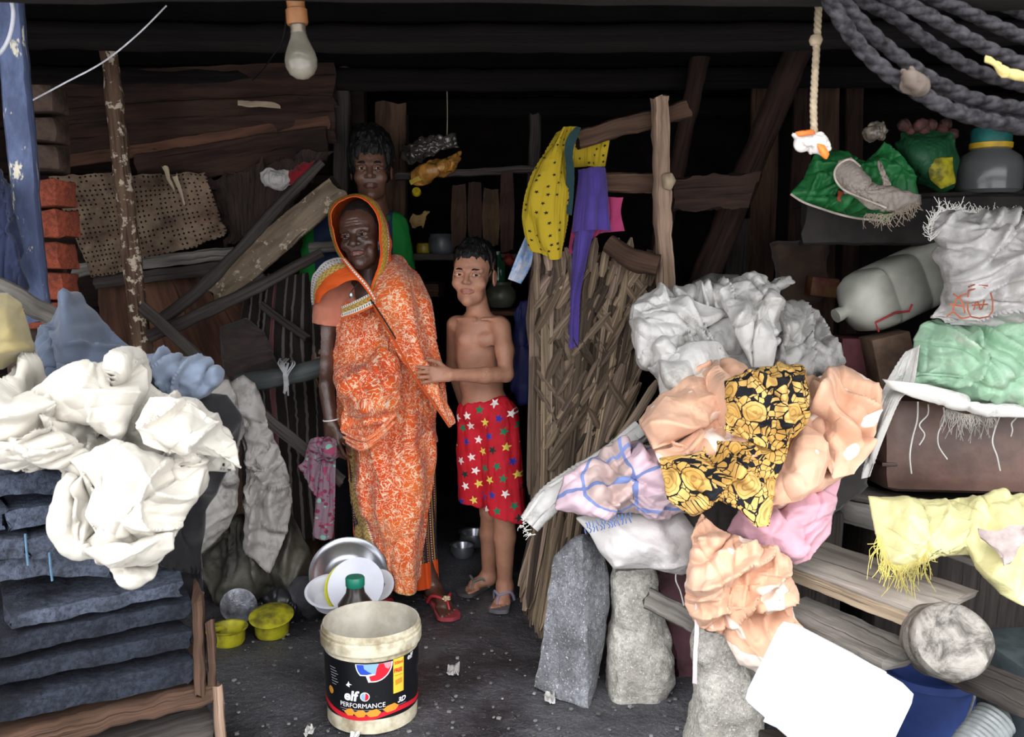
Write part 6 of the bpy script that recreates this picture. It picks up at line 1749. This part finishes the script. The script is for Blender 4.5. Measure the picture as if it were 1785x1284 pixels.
# ---------------------------------------------------------------- the boy
by = thing('person', 'bare-chested child in red star-print shorts holding the woman by her sari', 'person', fl(855, 1045))
H = Head(at(826, 478, 3.235), yaw=14, roll=2, pitch=-2, sc=.90, wide=1.07)
ns = at(834, 546, 3.255)
hb = Body(H.c - [.13, .16, .20], H.c + [.13, .16, .15], .0022)
add_head(hb, H, 0, .88, .92, ns, .040, cheek=1.04)
hb.cut(H.c - [0, 0, .155], (0, 0, -1))
B = Body(at(720, 540, 2.95) * [1, 0, 0] + [0, 2.93, -.01], at(930, 540, 3.2) * [1, 0, 0] + [0, 3.55, 1.22], .0042)
p = lambda x, y, Y: at(x, y, Y)
B.cap(H.p(0, .022, -.06), ns, .040 * .9, .042, .02)
B.cap(p(803, 566, 3.28), p(868, 566, 3.22), .030, .032, .03)                        # shoulders
B.ell(p(834, 585, 3.255), (.083, .062, .075), rot('z', 12), .03)                     # chest
B.ell(p(833, 620, 3.25), (.078, .058, .085), rot('z', 12), .03)
B.ell(p(839, 665, 3.25), (.080, .060, .075), rot('z', 10), .03)                      # belly
B.ell(p(846, 708, 3.25), (.090, .066, .070), rot('z', 8), .03)
for x, Y in ((815, 3.205), (850, 3.19)): B.ell(p(x, 592, Y), (.030, .012, .022), None, .02)
B.cap(p(829, 556, 3.20), p(798, 556, 3.24), .006, .006, .012); B.cap(p(840, 556, 3.19), p(868, 556, 3.19), .006, .006, .012)
B.ell(p(832, 679, 3.185), (.006, .008, .006), None, .006, True)                      # navel
sl, el, wl = p(874, 570, 3.20), p(882, 652, 3.13), p(784, 653, 3.0)
B.chain([sl, (sl * .5 + el * .5) + [.004, 0, 0], el], [.034, .030, .026], .02)
B.chain([el, el * .6 + wl * .4 + [0, 0, -.003], wl], [.026, .028, .0195], .012)
sr, er, wr = p(794, 566, 3.29), p(790, 640, 3.40), p(812, 712, 3.44)
B.chain([sr, er, wr], [.032, .026, .02], .02)
add_hand(B, wr, (.3, .3, -1), (-.6, .5, 0), .72, left=-1)
add_hand(B, wl, (-1, -.03, .02), (0.05, -.93, .30), .80, curl=(16, 20, 22, 26), spread=5, thumb=48, left=1, tcurl=26, fr=.0082)
hl, kl, al = p(868, 730, 3.22), p(880, 890, 3.185), p(880, 1022, 3.24)
hr, kr, ar = p(832, 730, 3.27), p(856, 890, 3.31), p(852, 1006, 3.385)
for h_, k_, a_ in ((hl, kl, al), (hr, kr, ar)):
    B.chain([h_, h_ * .4 + k_ * .6, k_], [.064, .050, .040], .02)
    B.chain([k_, k_ * .66 + a_ * .34 + [0, .012, 0], a_], [.039, .0385, .025], .015)
toes = add_foot(B, al, fl(886, 1036), fl(868, 1066), .80, .025, 1)
toes += add_foot(B, ar, fl(858, 1014), fl(808, 1037), .80, .025, -1)
boyskin = m_skin('boy_skin', '#b5836a', '#9a5f56', .5, .4)
skin_obj('body', [B.mesh(), hb.mesh()], boyskin, by, [H])
look = -H.c + np.array([0, 0, CAMZ])
add_eyes(H, by, eye_w, look, 1.08)
hairm = Mat('black_hair', .55, .35)
hairm.col('#0c0a0a'); hairm.bump(hairm.noise(hairm.vec('Object', (160, 160, 40)), 1, 3), .006); hairm = hairm.m
brow(H, by, hairm, .0036, .018)
def hair_cap(H, parent, grow, zf, zb, lift=0.0, seed=0, amp=.008, mat=None, h=.0035, side=-.02):
    B = Body(H.c - H.s * .17, H.c + H.s * .19, h)
    E = lambda c, r, k=.02, sub=False: B.ell(H.p(*c), np.array(r) * H.s, H.R, k, sub)
    E((0, .018, .038 + lift * .4), (.073 + grow, .092 + grow, .080 + grow + lift))
    E((0, -.09, zf - .10), (.058, .075, .095), .010, True)                     # face opening
    E((0, -.06, -.09), (.12, .10, .075), .012, True)
    E((0, .03, zb - .10), (.14, .16, .095), .012, True)
    V, F, _ = B.mesh()
    N = vnorm(V, F)
    L = (V - H.c) @ H.R
    V = V + N * (vnoise(L * np.array([70, 70, 24]) / H.s, seed, 3) * amp)[:, None]
    return mk('hair', V, F, mat or hairm, parent)
hair_cap(H, by, .010, .058, -.035, .012, 3, .006)
# shorts
B = Body(p(785, 700, 3.0) * [1, 0, 0] + [0, 3.05, .30], p(930, 700, 3.2) * [1, 0, 0] + [0, 3.48, .86], .004)
B.ell(p(847, 716, 3.25), (.101, .082, .075), rot('z', 8), .03)
B.cap(p(870, 725, 3.225), p(882, 915, 3.20), .074, .073, .012)
B.cap(p(830, 725, 3.265), p(828, 905, 3.30), .068, .064, .012)
a_, b_ = p(800, 882, 3.2), p(914, 906, 3.2)
B.cut((a_ + b_) / 2, np.array([-(b_ - a_)[2], 0, (b_ - a_)[0]]) * -1)
a_, b_ = p(797, 706, 3.2), p(897, 690, 3.2)
B.cut((a_ + b_) / 2, np.array([-(b_ - a_)[2], 0, (b_ - a_)[0]]))
V, F, _ = B.mesh(); N = vnorm(V, F)
V = V + N * ((vnoise(V * [34, 34, 5], 3, 2) * .0055 + vnoise(V * [90, 90, 30], 5, 2) * .0012) * 1.0)[:, None]
M = Mat('red_star_cotton', .75, .25)
ox, oy, oz = M.xyz(M.vec())
uu = ox * .97 - oy * .24
m1, r1 = starfn(M, uu + oz * .35, oz - uu * .35, 18.5, .33, .34)
def tri(r, cols):
    c = cols[0]
    for i, q in enumerate(cols[1:]): c = M.mix(r.gt((i + 1) / len(cols)), c, q)
    return c
pal = tri((r1 * 7.31).fract(), ['#e8e2dc', '#1e7a55', '#e2cf5c', '#28349a', '#1e7a55', '#f0ece6', '#2a3fa0', '#e2cf5c', '#17342c'])
M.col(M.mix(m1, M.mix(M.noise(M.vec(), 9, 3).step(.3, .7), '#a8141f', '#c42030'), pal))
M.bump(M.noise(M.vec(), 130, 2), .0006)
mk('shorts', V, F, M.m, by)
def sandal(name, parent, heel, toe, w, sole_c, strap_c, left=1, deco=None):
    d = toe - heel; d[2] = 0; L = np.linalg.norm(d); d /= L
    sd = np.cross(d, (0, 0, 1.))
    t = np.linspace(0, 1, 26)
    hw = w * (.36 + .14 * np.cos(t * PI * 2) * .4 + .10 * t) * np.sqrt(np.clip(1 - (2 * t - 1) ** 8, .02, 1))
    c0 = heel - d * .012
    top = c0 + d * (t * (L + .026))[:, None]
    x = np.linspace(-1, 1, 13)
    P = top[:, None] + sd * (x[None, :, None] * hw[:, None, None]) + np.array([0, 0, .004])
    o = one(name, sheet(P, .014), sole_c, parent)
    V0 = o.location
    tp = heel + d * L * .80 + sd * (.012 * left) + np.array([0, 0, .012])
    md = heel + d * L * .70 + sd * (.008 * left) + np.array([0, 0, .040])
    G = Geo()
    for q in (-1, 1):
        side = heel + d * L * .40 + sd * (q * w * .46) + np.array([0, 0, .010])
        mid = heel + d * L * .56 + sd * (q * w * .36) + np.array([0, 0, .047])
        pth = spline(np.array([side, mid, md]), 16)
        n = np.cross(np.gradient(pth, axis=0), (0, 0, 1.))
        n /= np.linalg.norm(n, axis=1, keepdims=True)
        G.add(tube(pth, .0055, 8))
    G.add(tube([md, (md + tp) / 2 + [0, 0, .006], tp], .0045, 8, 10))
    s = G.build('strap', strap_c, o)
    if deco:
        G = Geo()
        for a in range(5):
            q = md + (sd * math.cos(a * 1.257) + np.array([0, -.5, .8]) * math.sin(a * 1.257)) * .010 + [0, -.004, .008]
            G.add(lathe([(.001, -.004), (.006, -.003), (.0075, 0), (.006, .003), (.001, .004)], 10, None, q))
        G.add(lathe([(.001, -.006), (.005, -.004), (.006, 0), (.005, .004), (.001, .006)], 10, None, md + [0, -.008, .010]))
        G.build('flower', deco, o)
    return o
slate = m_plain('grey_rubber', '#6d6a70', .7, .3, .15, 20)
lil = m_plain('lilac_strap', '#8f8a9c', .6, .3, .1)
sandal('flip_flop', by, fl(886, 1036), fl(868, 1066), .082, slate, lil, 1)
sandal('flip_flop', by, fl(858, 1014), fl(808, 1037), .082, m_plain('dark_rubber', '#4e4a4c', .7, .3, .2), m_plain('grey_strap', '#77736f', .6), -1)

# ---------------------------------------------------------------- the man in the doorway
mn = thing('person', 'man in a navy and green T-shirt looking out of the dark doorway behind the woman', 'person', at(650, 1000, 3.62) * [1, 1, 0])
H = Head(at(647, 294, 3.60), yaw=-5, roll=-1, pitch=2, sc=1.0)
ns = at(650, 366, 3.63)
hb = Body(H.c - [.14, .17, .21], H.c + [.14, .17, .16], .0028)
add_head(hb, H, 0, 1.12, 1.02, ns, .052)
hb.cut(H.c - [0, 0, .165], (0, 0, -1))
B = Body((-.95, 3.3, -.01), (-.18, 3.95, 1.5), .0075)
B.cap(H.p(0, .022, -.06), ns, .052, .058, .03)
C0 = np.array([ns[0] - .07, 3.66, 0])
Z = lambda x, y, z: C0 + [x, y, z]
B.cap(Z(-.16, 0, 1.36), Z(.14, 0, 1.36), .055, .055, .05)
B.ell(Z(0, 0, 1.22), (.155, .10, .19), None, .05); B.ell(Z(0, 0, 1.02), (.135, .09, .14), None, .05); B.ell(Z(0, 0, .88), (.15, .10, .12), None, .05)
for q in (-1, 1):
    B.chain([Z(q * .145, 0, 1.35), Z(q * .165, .02, 1.10), Z(q * .16, -.05, .86)], [.05, .04, .03], .03)
    add_hand(B, Z(q * .16, -.05, .85), (0, -.1, -1), (q, 0, 0), 1.0, left=-q)
    B.chain([Z(q * .08, 0, .86), Z(q * .09, -.01, .48), Z(q * .09, .03, .09)], [.085, .058, .04], .03)
    add_foot(B, Z(q * .09, .03, .09), Z(q * .09, .07, 0), Z(q * .10, -.17, 0), 1.0, .036, -q)
manskin = m_skin('man_skin', '#6b4a3b', '#5c3a36', .42, .5)
skin_obj('body', [B.mesh(), hb.mesh()], manskin, mn, [H])
add_eyes(H, mn, eye_w, -H.c + np.array([0, 0, CAMZ]), .95)
brow(H, mn, hairm, .0046, .019)
hair_cap(H, mn, .016, .052, -.045, .028, 9, .006)
B = Body((-.95, 3.35, .75), (-.18, 3.95, 1.5), .006)
B.cap(Z(-.13, 0, 1.37), Z(.125, 0, 1.37), .062, .062, .05)
B.ell(Z(0, 0, 1.21), (.155, .118, .20), None, .05); B.ell(Z(0, 0, .98), (.158, .115, .2), None, .05)
for q in (-1, 1): B.cap(Z(q * .145, 0, 1.36), Z(q * .165, .015, 1.17), .065, .066, .03)
B.cut(Z(0, 0, .84), (0, 0, -1))
B.cap(Z(0, -.03, 1.50), Z(0, -.05, 1.395), .05, .062, .012, True)
V, F, _ = B.mesh(); N = vnorm(V, F); V = V + N * (vnoise(V * 22, 4, 2) * .006)[:, None]
M = Mat('navy_green_jersey', .85, .2)
ox, oy, oz = M.xyz(M.vec('Object'))
w_ = ox.gt(.105).mx(ox.lt(-.2))
pr_ = M.noise(M.vec('Object', (1, .01, 1)), 26, 4, .65).step(.52, .56) * ox.gt(.0) * ox.lt(.095) * oz.gt(1.15) * oz.lt(1.32)
M.col(M.mix(pr_, M.mix(w_, '#26344f', '#1d7a34'), '#9aa7b4')); M.bump(M.noise(M.vec(), 140, 2), .0008)
mk('t_shirt', V, F, M.m, mn)
t_ = np.linspace(0, 2 * PI, 30)
one('collar', tube(np.stack([ns[0] + .068 * np.cos(t_), 3.625 + .066 * np.sin(t_), 1.415 + .03 * np.sin(t_)], -1), .009, 8), m_cloth('green_rib', '#1d6a30'), mn)
B = Body((-.95, 3.4, -.01), (-.18, 3.95, .95), .007)
B.ell(Z(0, 0, .86), (.165, .115, .11), None, .04)
for q in (-1, 1): B.cap(Z(q * .08, 0, .84), Z(q * .095, .02, .10), .097, .075, .03)
B.cut(Z(0, 0, .07), (0, 0, -1)); B.cut(Z(0, 0, .93), (0, 0, 1))
V, F, _ = B.mesh(); N = vnorm(V, F); mk('trousers', V + N * (vnoise(V * [26, 26, 9], 6, 2) * .006)[:, None], F, m_cloth('dark_trousers', '#22242b'), mn)

# ---------------------------------------------------------------- the old woman
wm = thing('person', 'old woman in an orange flowered sari with its end drawn over her head', 'person', at(690, 1060, 3.22) * [1, 1, 0])
H = Head(at(631, 407, 3.225), yaw=10, roll=-7, pitch=3, sc=.98)
ns = at(645, 500, 3.27)
hb = Body(H.c - [.14, .17, .24], H.c + [.14, .17, .15], .0022)
add_head(hb, H, 1.0, 1.25, .95, ns, .040, ears=False)
hb.cut(H.c - [0, 0, .20], (0, 0, -1))
B = Body(at(535, 500, 3.0) * [1, 0, 0] + [0, 2.95, -.01], at(815, 500, 3.2) * [1, 0, 0] + [0, 3.56, 1.32], .0045)
p = at
B.cap(H.p(0, .022, -.06), ns, .040, .044, .02)
B.cap(p(583, 505, 3.27), p(700, 500, 3.30), .036, .04, .03)
B.ell(p(648, 560, 3.28), (.12, .09, .14), None, .04); B.ell(p(664, 660, 3.28), (.125, .095, .16), None, .04); B.ell(p(676, 750, 3.28), (.14, .10, .12), None, .04)
B.chain([p(577, 512, 3.27), p(568, 575, 3.23), p(566, 632, 3.19)], [.040, .036, .028], .02)
B.chain([p(566, 632, 3.19), p(568, 670, 3.16), p(577, 738, 3.12)], [.028, .029, .021], .012)
add_hand(B, p(577, 740, 3.12), (.10, -.05, -1), (-.45, -.9, 0), .92, curl=(30, 34, 36, 40), spread=2, thumb=30, left=-1, tcurl=20, fr=.0085)
B.chain([p(706, 500, 3.30), p(728, 600, 3.34), p(712, 690, 3.25)], [.04, .03, .022], .02)
add_hand(B, p(712, 690, 3.25), (-.3, -.4, -.8), (.4, -.6, 0), .9, left=1)
for a, b, c, hh, tt, lf in ((p(700, 800, 3.27), p(712, 900, 3.26), p(757, 1030, 3.27), fl(752, 1034), fl(785, 1079), 1), (p(652, 800, 3.29), p(652, 900, 3.28), p(668, 1035, 3.30), fl(668, 1040), fl(660, 1088), -1)):
    B.chain([a, b, b * .6 + c * .4 + [0, .012, 0], c], [.075, .05, .042, .027], .03)
    add_foot(B, c, hh, tt, .92, .027, lf)
oldskin = m_skin('aged_skin', '#573c32', '#7a4a45', .36, .65, .2)
skin_obj('body', [B.mesh(), hb.mesh()], oldskin, wm, [H])
add_eyes(H, wm, eye_y, (-.25, -1, -.1), .92)
hair_cap(H, wm, .003, .070, -.02, .0, 4, .002, Mat('thin_dark_hair', .6, .3).col('#1d1717').m)

# sari cloth patterns
def floral(M, uv):
    big, _ = M.vor(uv, 21, 'F1', .8)
    n0 = M.noise(uv, 33, 1, .5, 1.4)
    n1 = M.noise(uv, 58, 2, .5, 1.0)
    vine = (n0 - .5).abs().lt(.017)
    lf = (n1 - .5).abs().lt(.022)
    pet, _ = M.vor(uv, 75, 'F1', 1)
    fl_ = big.lt(.17) * pet.lt(.50)
    sc = vine.mx(lf * big.gt(.12)).mx(fl_)
    base = M.mix(M.noise(uv, 5, 3).step(.35, .65), '#cf4a1a', '#e06c2a')
    return M.mix(sc, base, '#e8c6a8'), n1
def chevron(M, u, v, a='#c9a866', b='#8a7136', f=60, g=46):
    return M.mix((v * f + ((u * g).fract() - .5).abs() * 1.6).fract().lt(.28), a, b)
M = Mat('sari_body', .75, .25); M.b.inputs['Sheen Weight'].default_value = .15
uv = M.vec('UV'); u, v, _ = M.xyz(uv)
c, n = floral(M, uv); M.col(c); M.bump(M.noise(M.vec(), 140, 2) * .5, .0006); sari = M.m
M = Mat('sari_bordered', .75, .25); M.b.inputs['Sheen Weight'].default_value = .15
uv = M.vec('UV'); u, v, _ = M.xyz(uv)
c, n = floral(M, uv)
w_ = u - v * .17
c = M.mix(w_.lt(.034).mx(v.gt(.655)), c, chevron(M, u, v)); c = M.mix(v.gt(.70), c, '#c9521d'); c = M.mix(u.lt(.008), c, '#c9521d'); c = M.mix((w_ - .038).abs().lt(.004) * (v * 120).fract().lt(.5), c, '#f0e6dc')
M.col(c); M.bump(M.noise(M.vec(), 140, 2) * .5, .0006); sari_b = M.m
M = Mat('sari_dark_panel', .75, .25)
uv = M.vec('UV'); u, v, _ = M.xyz(uv)
st_ = (u * 30).fract()
c = M.mix(st_.lt(.45), '#4a1c22', '#2b2430'); c = M.mix((st_ - .7).abs().lt(.06) * (v * 110).fract().lt(.5), c, '#c9b8a4'); c = M.mix((st_ - .2).abs().lt(.05) * (v * 70).fract().lt(.6), c, '#a09080')
c = M.mix(st_.gt(.9), c, '#b08a3c'); c = M.mix(v.gt(.585), c, '#d2511c')
M.col(c); sari_d = M.m
def m_band(name, stripes, base, axis='v'):
    M = Mat(name, .75, .25)
    u, v, _ = M.xyz(M.vec('UV'))
    t = v if axis == 'v' else u; o = u if axis == 'v' else v
    c = M.mix(0.0, base, base)
    for lo, hi, cc, kind in stripes:
        m = t.gt(lo) * t.lt(hi)
        if kind == 'lace': c = M.mix(m, c, M.mix(((o * 95).fract() - .5).abs().lt(.16) * ((t - (lo + hi) / 2).abs().lt((hi - lo) * .3)), cc, '#2c2b33'))
        elif kind == 'dots': c = M.mix(m, c, M.mix((o * 70).fract().lt(.35) * (t * 150).fract().lt(.5), cc, '#8a6a3a'))
        elif kind == 'chev': c = M.mix(m, c, M.mix((o * 50 + ((t * 60).fract() - .5).abs() * 1.6).fract().lt(.26), cc, '#86702f'))
        else: c = M.mix(m, c, cc)
    M.col(c); M.bump(M.noise(M.vec(), 140, 2), .0006)
    return M.m
hood_m = m_band('sari_hood', [(0, .010, '#e2571f', ''), (.010, .042, '#b98f3e', 'chev'), (.042, .055, '#e8e0da', 'lace')], '#d9602a')
cape_m = m_band('sari_shoulder_band', [(0, .012, '#d8d2d2', ''), (.012, .026, '#ddd6d4', 'lace'), (.026, .036, '#d9d3d2', ''), (.036, .046, '#e2dcda', 'lace'), (.046, .078, '#c8a862', 'chev'), (.078, .2, '#d2571f', '')], '#d8d2d2')
trim_m = m_band('sari_breast_band', [(0, .008, '#e8e2da', 'lace'), (.008, .026, '#c6a45c', 'chev'), (.026, .040, '#e8e2da', 'lace')], '#dd6a30')

# inner skirt, then the wrapped outer layer
P = tubeloft([(608, 752, 700, 3.29, .62), (612, 756, 800, 3.29, .62), (616, 760, 900, 3.29, .62), (626, 765, 985, 3.29, .60), (632, 766, 1016, 3.29, .60)], 80, 97)
P = crumple(P, 1.08, 1.0, 30, seed=2, fu=18, fv=2, a0=.012, hi=.02, lo=-.012, face=(0, -1, 0))
one('sari_underskirt', sheet(P, .003), sari_d, wm)
kw = dict(it=60, kt=.04, bend=.9)
cloth('sari_skirt', [
    [(602, 690, 3.30), (626, 692, 3.19), (668, 695, 3.15), (716, 692, 3.17), (748, 690, 3.28)],
    [(598, 748, 3.28), (624, 750, 3.16), (668, 752, 3.11), (718, 750, 3.13), (754, 746, 3.25)],
    [(601, 800, 3.28), (628, 800, 3.14), (676, 803, 3.08), (725, 800, 3.10), (757, 798, 3.23)],
    [(604, 860, 3.28), (634, 862, 3.13), (684, 865, 3.06), (728, 862, 3.09), (752, 855, 3.22)],
    [(616, 930, 3.27), (650, 940, 3.11), (690, 948, 3.05), (722, 945, 3.08), (740, 925, 3.18)],
    [(638, 982, 3.24), (664, 1006, 3.10), (693, 1031, 3.05), (716, 1032, 3.07), (732, 1004, 3.14)]], sari_b, wm, 130, 120, .003, rid=[dict(amp=.028, f=11, seed=4, K=4, aniso=9, dirs=(90, 84, 97), spread=.08, crease=.5), dict(amp=.012, f=22, seed=7, K=4, aniso=8, dirs=(90, 80, 100), spread=.15)], su=1.06, sv=1.02, seed=6, fu=16, fv=3, a0=.03, hi=.03, lo=-.02, **kw)
P = tubeloft([(588, 742, 524, 3.275, .68), (585, 746, 545, 3.27, .68), (584, 750, 585, 3.26, .72), (581, 754, 630, 3.26, .72), (582, 758, 675, 3.25, .72), (590, 760, 720, 3.25, .70), (600, 757, 770, 3.26, .68)], 110, 121)
P = crumple(P, 1.12, 1.06, 50, seed=11, fu=8, fv=9, a0=.02, hi=.022, lo=-.012, face=(0, -1, 0))
P = ridges(P, amp=.012, f=16, seed=12, K=5, aniso=7, dirs=(40, 60, 110), pl=False, crease=.5, w=np.clip(1 - np.abs(np.linspace(-1, 1, P.shape[1]))[None] * 1.1, 0, 1))
one('sari_bodice', sheet(P, .003), sari, wm)
cloth('sari_pallu', [
    [(662, 462, 3.26), (690, 446, 3.30), (716, 462, 3.33)],
    [(660, 480, 3.13), (700, 470, 3.16), (734, 488, 3.26)],
    [(652, 528, 3.065), (704, 515, 3.06), (746, 535, 3.18)],
    [(680, 590, 3.05), (722, 585, 3.05), (754, 598, 3.16)],
    [(722, 655, 3.03), (750, 650, 3.04), (772, 655, 3.13)],
    [(758, 705, 3.02), (775, 705, 3.04), (784, 705, 3.10)],
    [(784, 744, 3.03), (787, 742, 3.04), (789, 733, 3.08)]], sari, wm, 130, 90, .003, rid=[dict(amp=.022, f=12, seed=9, K=4, aniso=9, dirs=(115, 105), spread=.12, crease=.5), dict(amp=.010, f=24, seed=5, K=4, aniso=8, dirs=(110, 95), spread=.2)], su=1.06, sv=1.03, seed=15, fu=16, fv=4, a0=.03, hi=.03, lo=-.01, **kw)
one('sari_edge', tube(at([647, 664, 690, 722, 758, 784], [524, 556, 598, 656, 706, 744], [3.055, 3.04, 3.03, 3.01, 3.0, 3.01]), .0042, 8, 50), m_cloth('orange_edge', '#c2501f'), wm)
lump('sari_swag', [(588, 655), (612, 640), (640, 628), (664, 606), (690, 622), (700, 655), (697, 700), (684, 735), (655, 765), (630, 779), (606, 768), (592, 732)], sari, 3.09, wm, (644, 700), 0, -.0002, .07, 130, 2.2, th=.003, rid=[dict(amp=.035, f=11, seed=3, K=5, aniso=8, dirs=(40, 55, 20, 100), spread=.2, crease=.6), dict(amp=.014, f=22, seed=8, K=5, aniso=8, dirs=(40, 60, 20), spread=.3)], su=1.05, sv=1.05, seed=21, fu=8, fv=8, a0=.02, hi=.03, lo=-.02, it=60,
     folds=((640, 640, 690, 720, 9, .03), (652, 625, 700, 690, 7, .03), (598, 745, 690, 725, 8, .025), (600, 765, 680, 745, 7, .03), (592, 690, 640, 640, 10, .025), (628, 700, 690, 700, 7, .02)))
for i, (a, b, c) in enumerate((((596, 752), (640, 764), (690, 722)), ((600, 762), (640, 774), (688, 735)), ((604, 770), (634, 781), (676, 752)))):
    one('sari_fold', tube(np.array([at(a[0], a[1], 3.07), at(b[0], b[1], 3.0), at(c[0], c[1], 3.02)]), [.005, .009, .006], 8, 40), sari, wm)
cloth('sari_hood', [
    [(600, 456, 3.16), (589, 434, 3.155), (579, 402, 3.16), (577, 374, 3.17), (588, 355, 3.17), (606, 346, 3.16), (624, 344, 3.15), (642, 353, 3.15), (654, 374, 3.15), (661, 402, 3.15), (663, 432, 3.14), (658, 464, 3.12), (648, 494, 3.09), (640, 522, 3.055)],
    [(599, 458, 3.19), (586, 434, 3.20), (576, 402, 3.21), (573, 372, 3.22), (584, 351, 3.22), (606, 341, 3.21), (628, 339, 3.19), (650, 350, 3.19), (665, 373, 3.19), (674, 402, 3.19), (676, 434, 3.17), (671, 468, 3.14), (659, 500, 3.10), (649, 528, 3.06)],
    [(604, 462, 3.26), (592, 434, 3.28), (580, 404, 3.29), (577, 376, 3.29), (588, 356, 3.29), (608, 346, 3.28), (628, 344, 3.27), (650, 354, 3.26), (667, 377, 3.26), (678, 405, 3.25), (682, 436, 3.22), (680, 470, 3.18), (672, 500, 3.13), (662, 520, 3.09)],
    [(612, 470, 3.36), (602, 440, 3.37), (596, 412, 3.38), (596, 392, 3.38), (602, 378, 3.38), (614, 370, 3.38), (628, 368, 3.37), (644, 374, 3.37), (656, 390, 3.37), (664, 412, 3.36), (672, 440, 3.32), (688, 468, 3.24), (694, 490, 3.18), (690, 505, 3.12)]],
    hood_m, wm, 44, 150, .003, su=1.03, sv=1.06, seed=3, fu=14, fv=12, a0=.005, hi=.012, lo=-.008, it=30)
cloth('sari_shoulder', [
    [(545, 530, 3.22), (543, 500, 3.20), (548, 476, 3.17), (562, 458, 3.16), (580, 449, 3.17), (600, 447, 3.18)],
    [(549, 530, 3.19), (550, 505, 3.16), (560, 482, 3.13), (578, 466, 3.12), (596, 459, 3.13), (612, 463, 3.13)],
    [(553, 528, 3.16), (560, 508, 3.13), (574, 492, 3.10), (594, 479, 3.09), (612, 474, 3.09), (628, 484, 3.09)],
    [(557, 524, 3.15), (568, 510, 3.12), (586, 500, 3.09), (606, 490, 3.08), (624, 490, 3.075), (642, 510, 3.06)]],
    cape_m, wm, 60, 80, .004, su=1.04, sv=1.06, seed=5, fu=12, fv=16, a0=.008, hi=.015, lo=-.005, it=30)
cloth('sari_neck_band', [[(594, 452, 3.13), (612, 474, 3.08), (634, 500, 3.055), (652, 526, 3.04)], [(602, 449, 3.13), (620, 471, 3.08), (641, 495, 3.065), (656, 520, 3.045)]], m_band('neck_band', [(0, .006, '#d7531d', ''), (.006, .012, '#e6ddd2', 'lace')], '#d7602a'), wm, 10, 50, .003, it=0)
cloth('sari_breast_band', [[(594, 534, 3.13), (618, 524, 3.09), (650, 509, 3.055)], [(595, 545, 3.12), (620, 536, 3.08), (652, 522, 3.045)], [(594, 556, 3.12), (620, 548, 3.08), (655, 532, 3.045)]], trim_m, wm, 30, 50, .003, su=1.03, sv=1.03, it=20, a0=.004, hi=.01)
# blouse with a short sleeve
B = Body(at(535, 480, 3.2) * [1, 0, 0] + [0, 3.05, .95], at(740, 480, 3.2) * [1, 0, 0] + [0, 3.5, 1.36], .004)
B.cap(p(574, 512, 3.27), p(569, 562, 3.235), .047, .050, .01)
B.ell(p(646, 545, 3.28), (.127, .105, .10), None, .03)
B.cap(p(586, 508, 3.27), p(698, 504, 3.30), .042, .044, .03)
B.cut(p(570, 566, 3.235), (-.15, 0, -1))
B.cap(ns + [0, -.02, .05], ns + [-.005, -.06, -.012], .045, .045, .008, True)
V, F, _ = B.mesh(); N = vnorm(V, F)
mk('blouse', V + N * (vnoise(V * 35, 3, 2) * .003)[:, None], F, m_cloth('salmon_cotton', '#c98068', .1), wm)
one('bangle', tube(np.array([p(577, 731, 3.125) + .026 * np.array([math.cos(a), math.sin(a), .12 * math.cos(a)]) for a in np.linspace(0, 2 * PI, 40)]), .0026, 8), m_plain('white_bangle', '#d8d6d2', .3, .5, .05), wm)
pd = one('necklace', tube(np.array([at(634, 478, 3.11), at(622, 496, 3.085), at(611, 510, 3.085), at(613, 518, 3.08)]), .0016, 6, 24), m_plain('dark_cord', '#2a2020', .6), wm)
one('pendant', lathe([(.001, -.012), (.006, -.008), (.008, 0), (.005, .008), (.001, .010)], 16, None, at(612, 514, 3.075)), steel, pd)
one('shoulder_cord', tube(np.array([at(646, 522, 3.04), at(664, 548, 3.025), at(690, 590, 3.02)]), .0026, 6, 24), m_plain('black_cord', '#15100e', .6), wm)
redr = m_plain('red_rubber', '#a3434a', .6, .3, .15, 20); redst = m_plain('red_strap', '#b03038', .5, .4, .1)
sandal('flip_flop', wm, fl(752, 1034), fl(785, 1079), .092, redr, redst, -1, m_plain('flower_beads', '#d8c4a0', .4))
sandal('flip_flop', wm, fl(668, 1040), fl(660, 1088), .092, redr, redst, 1)
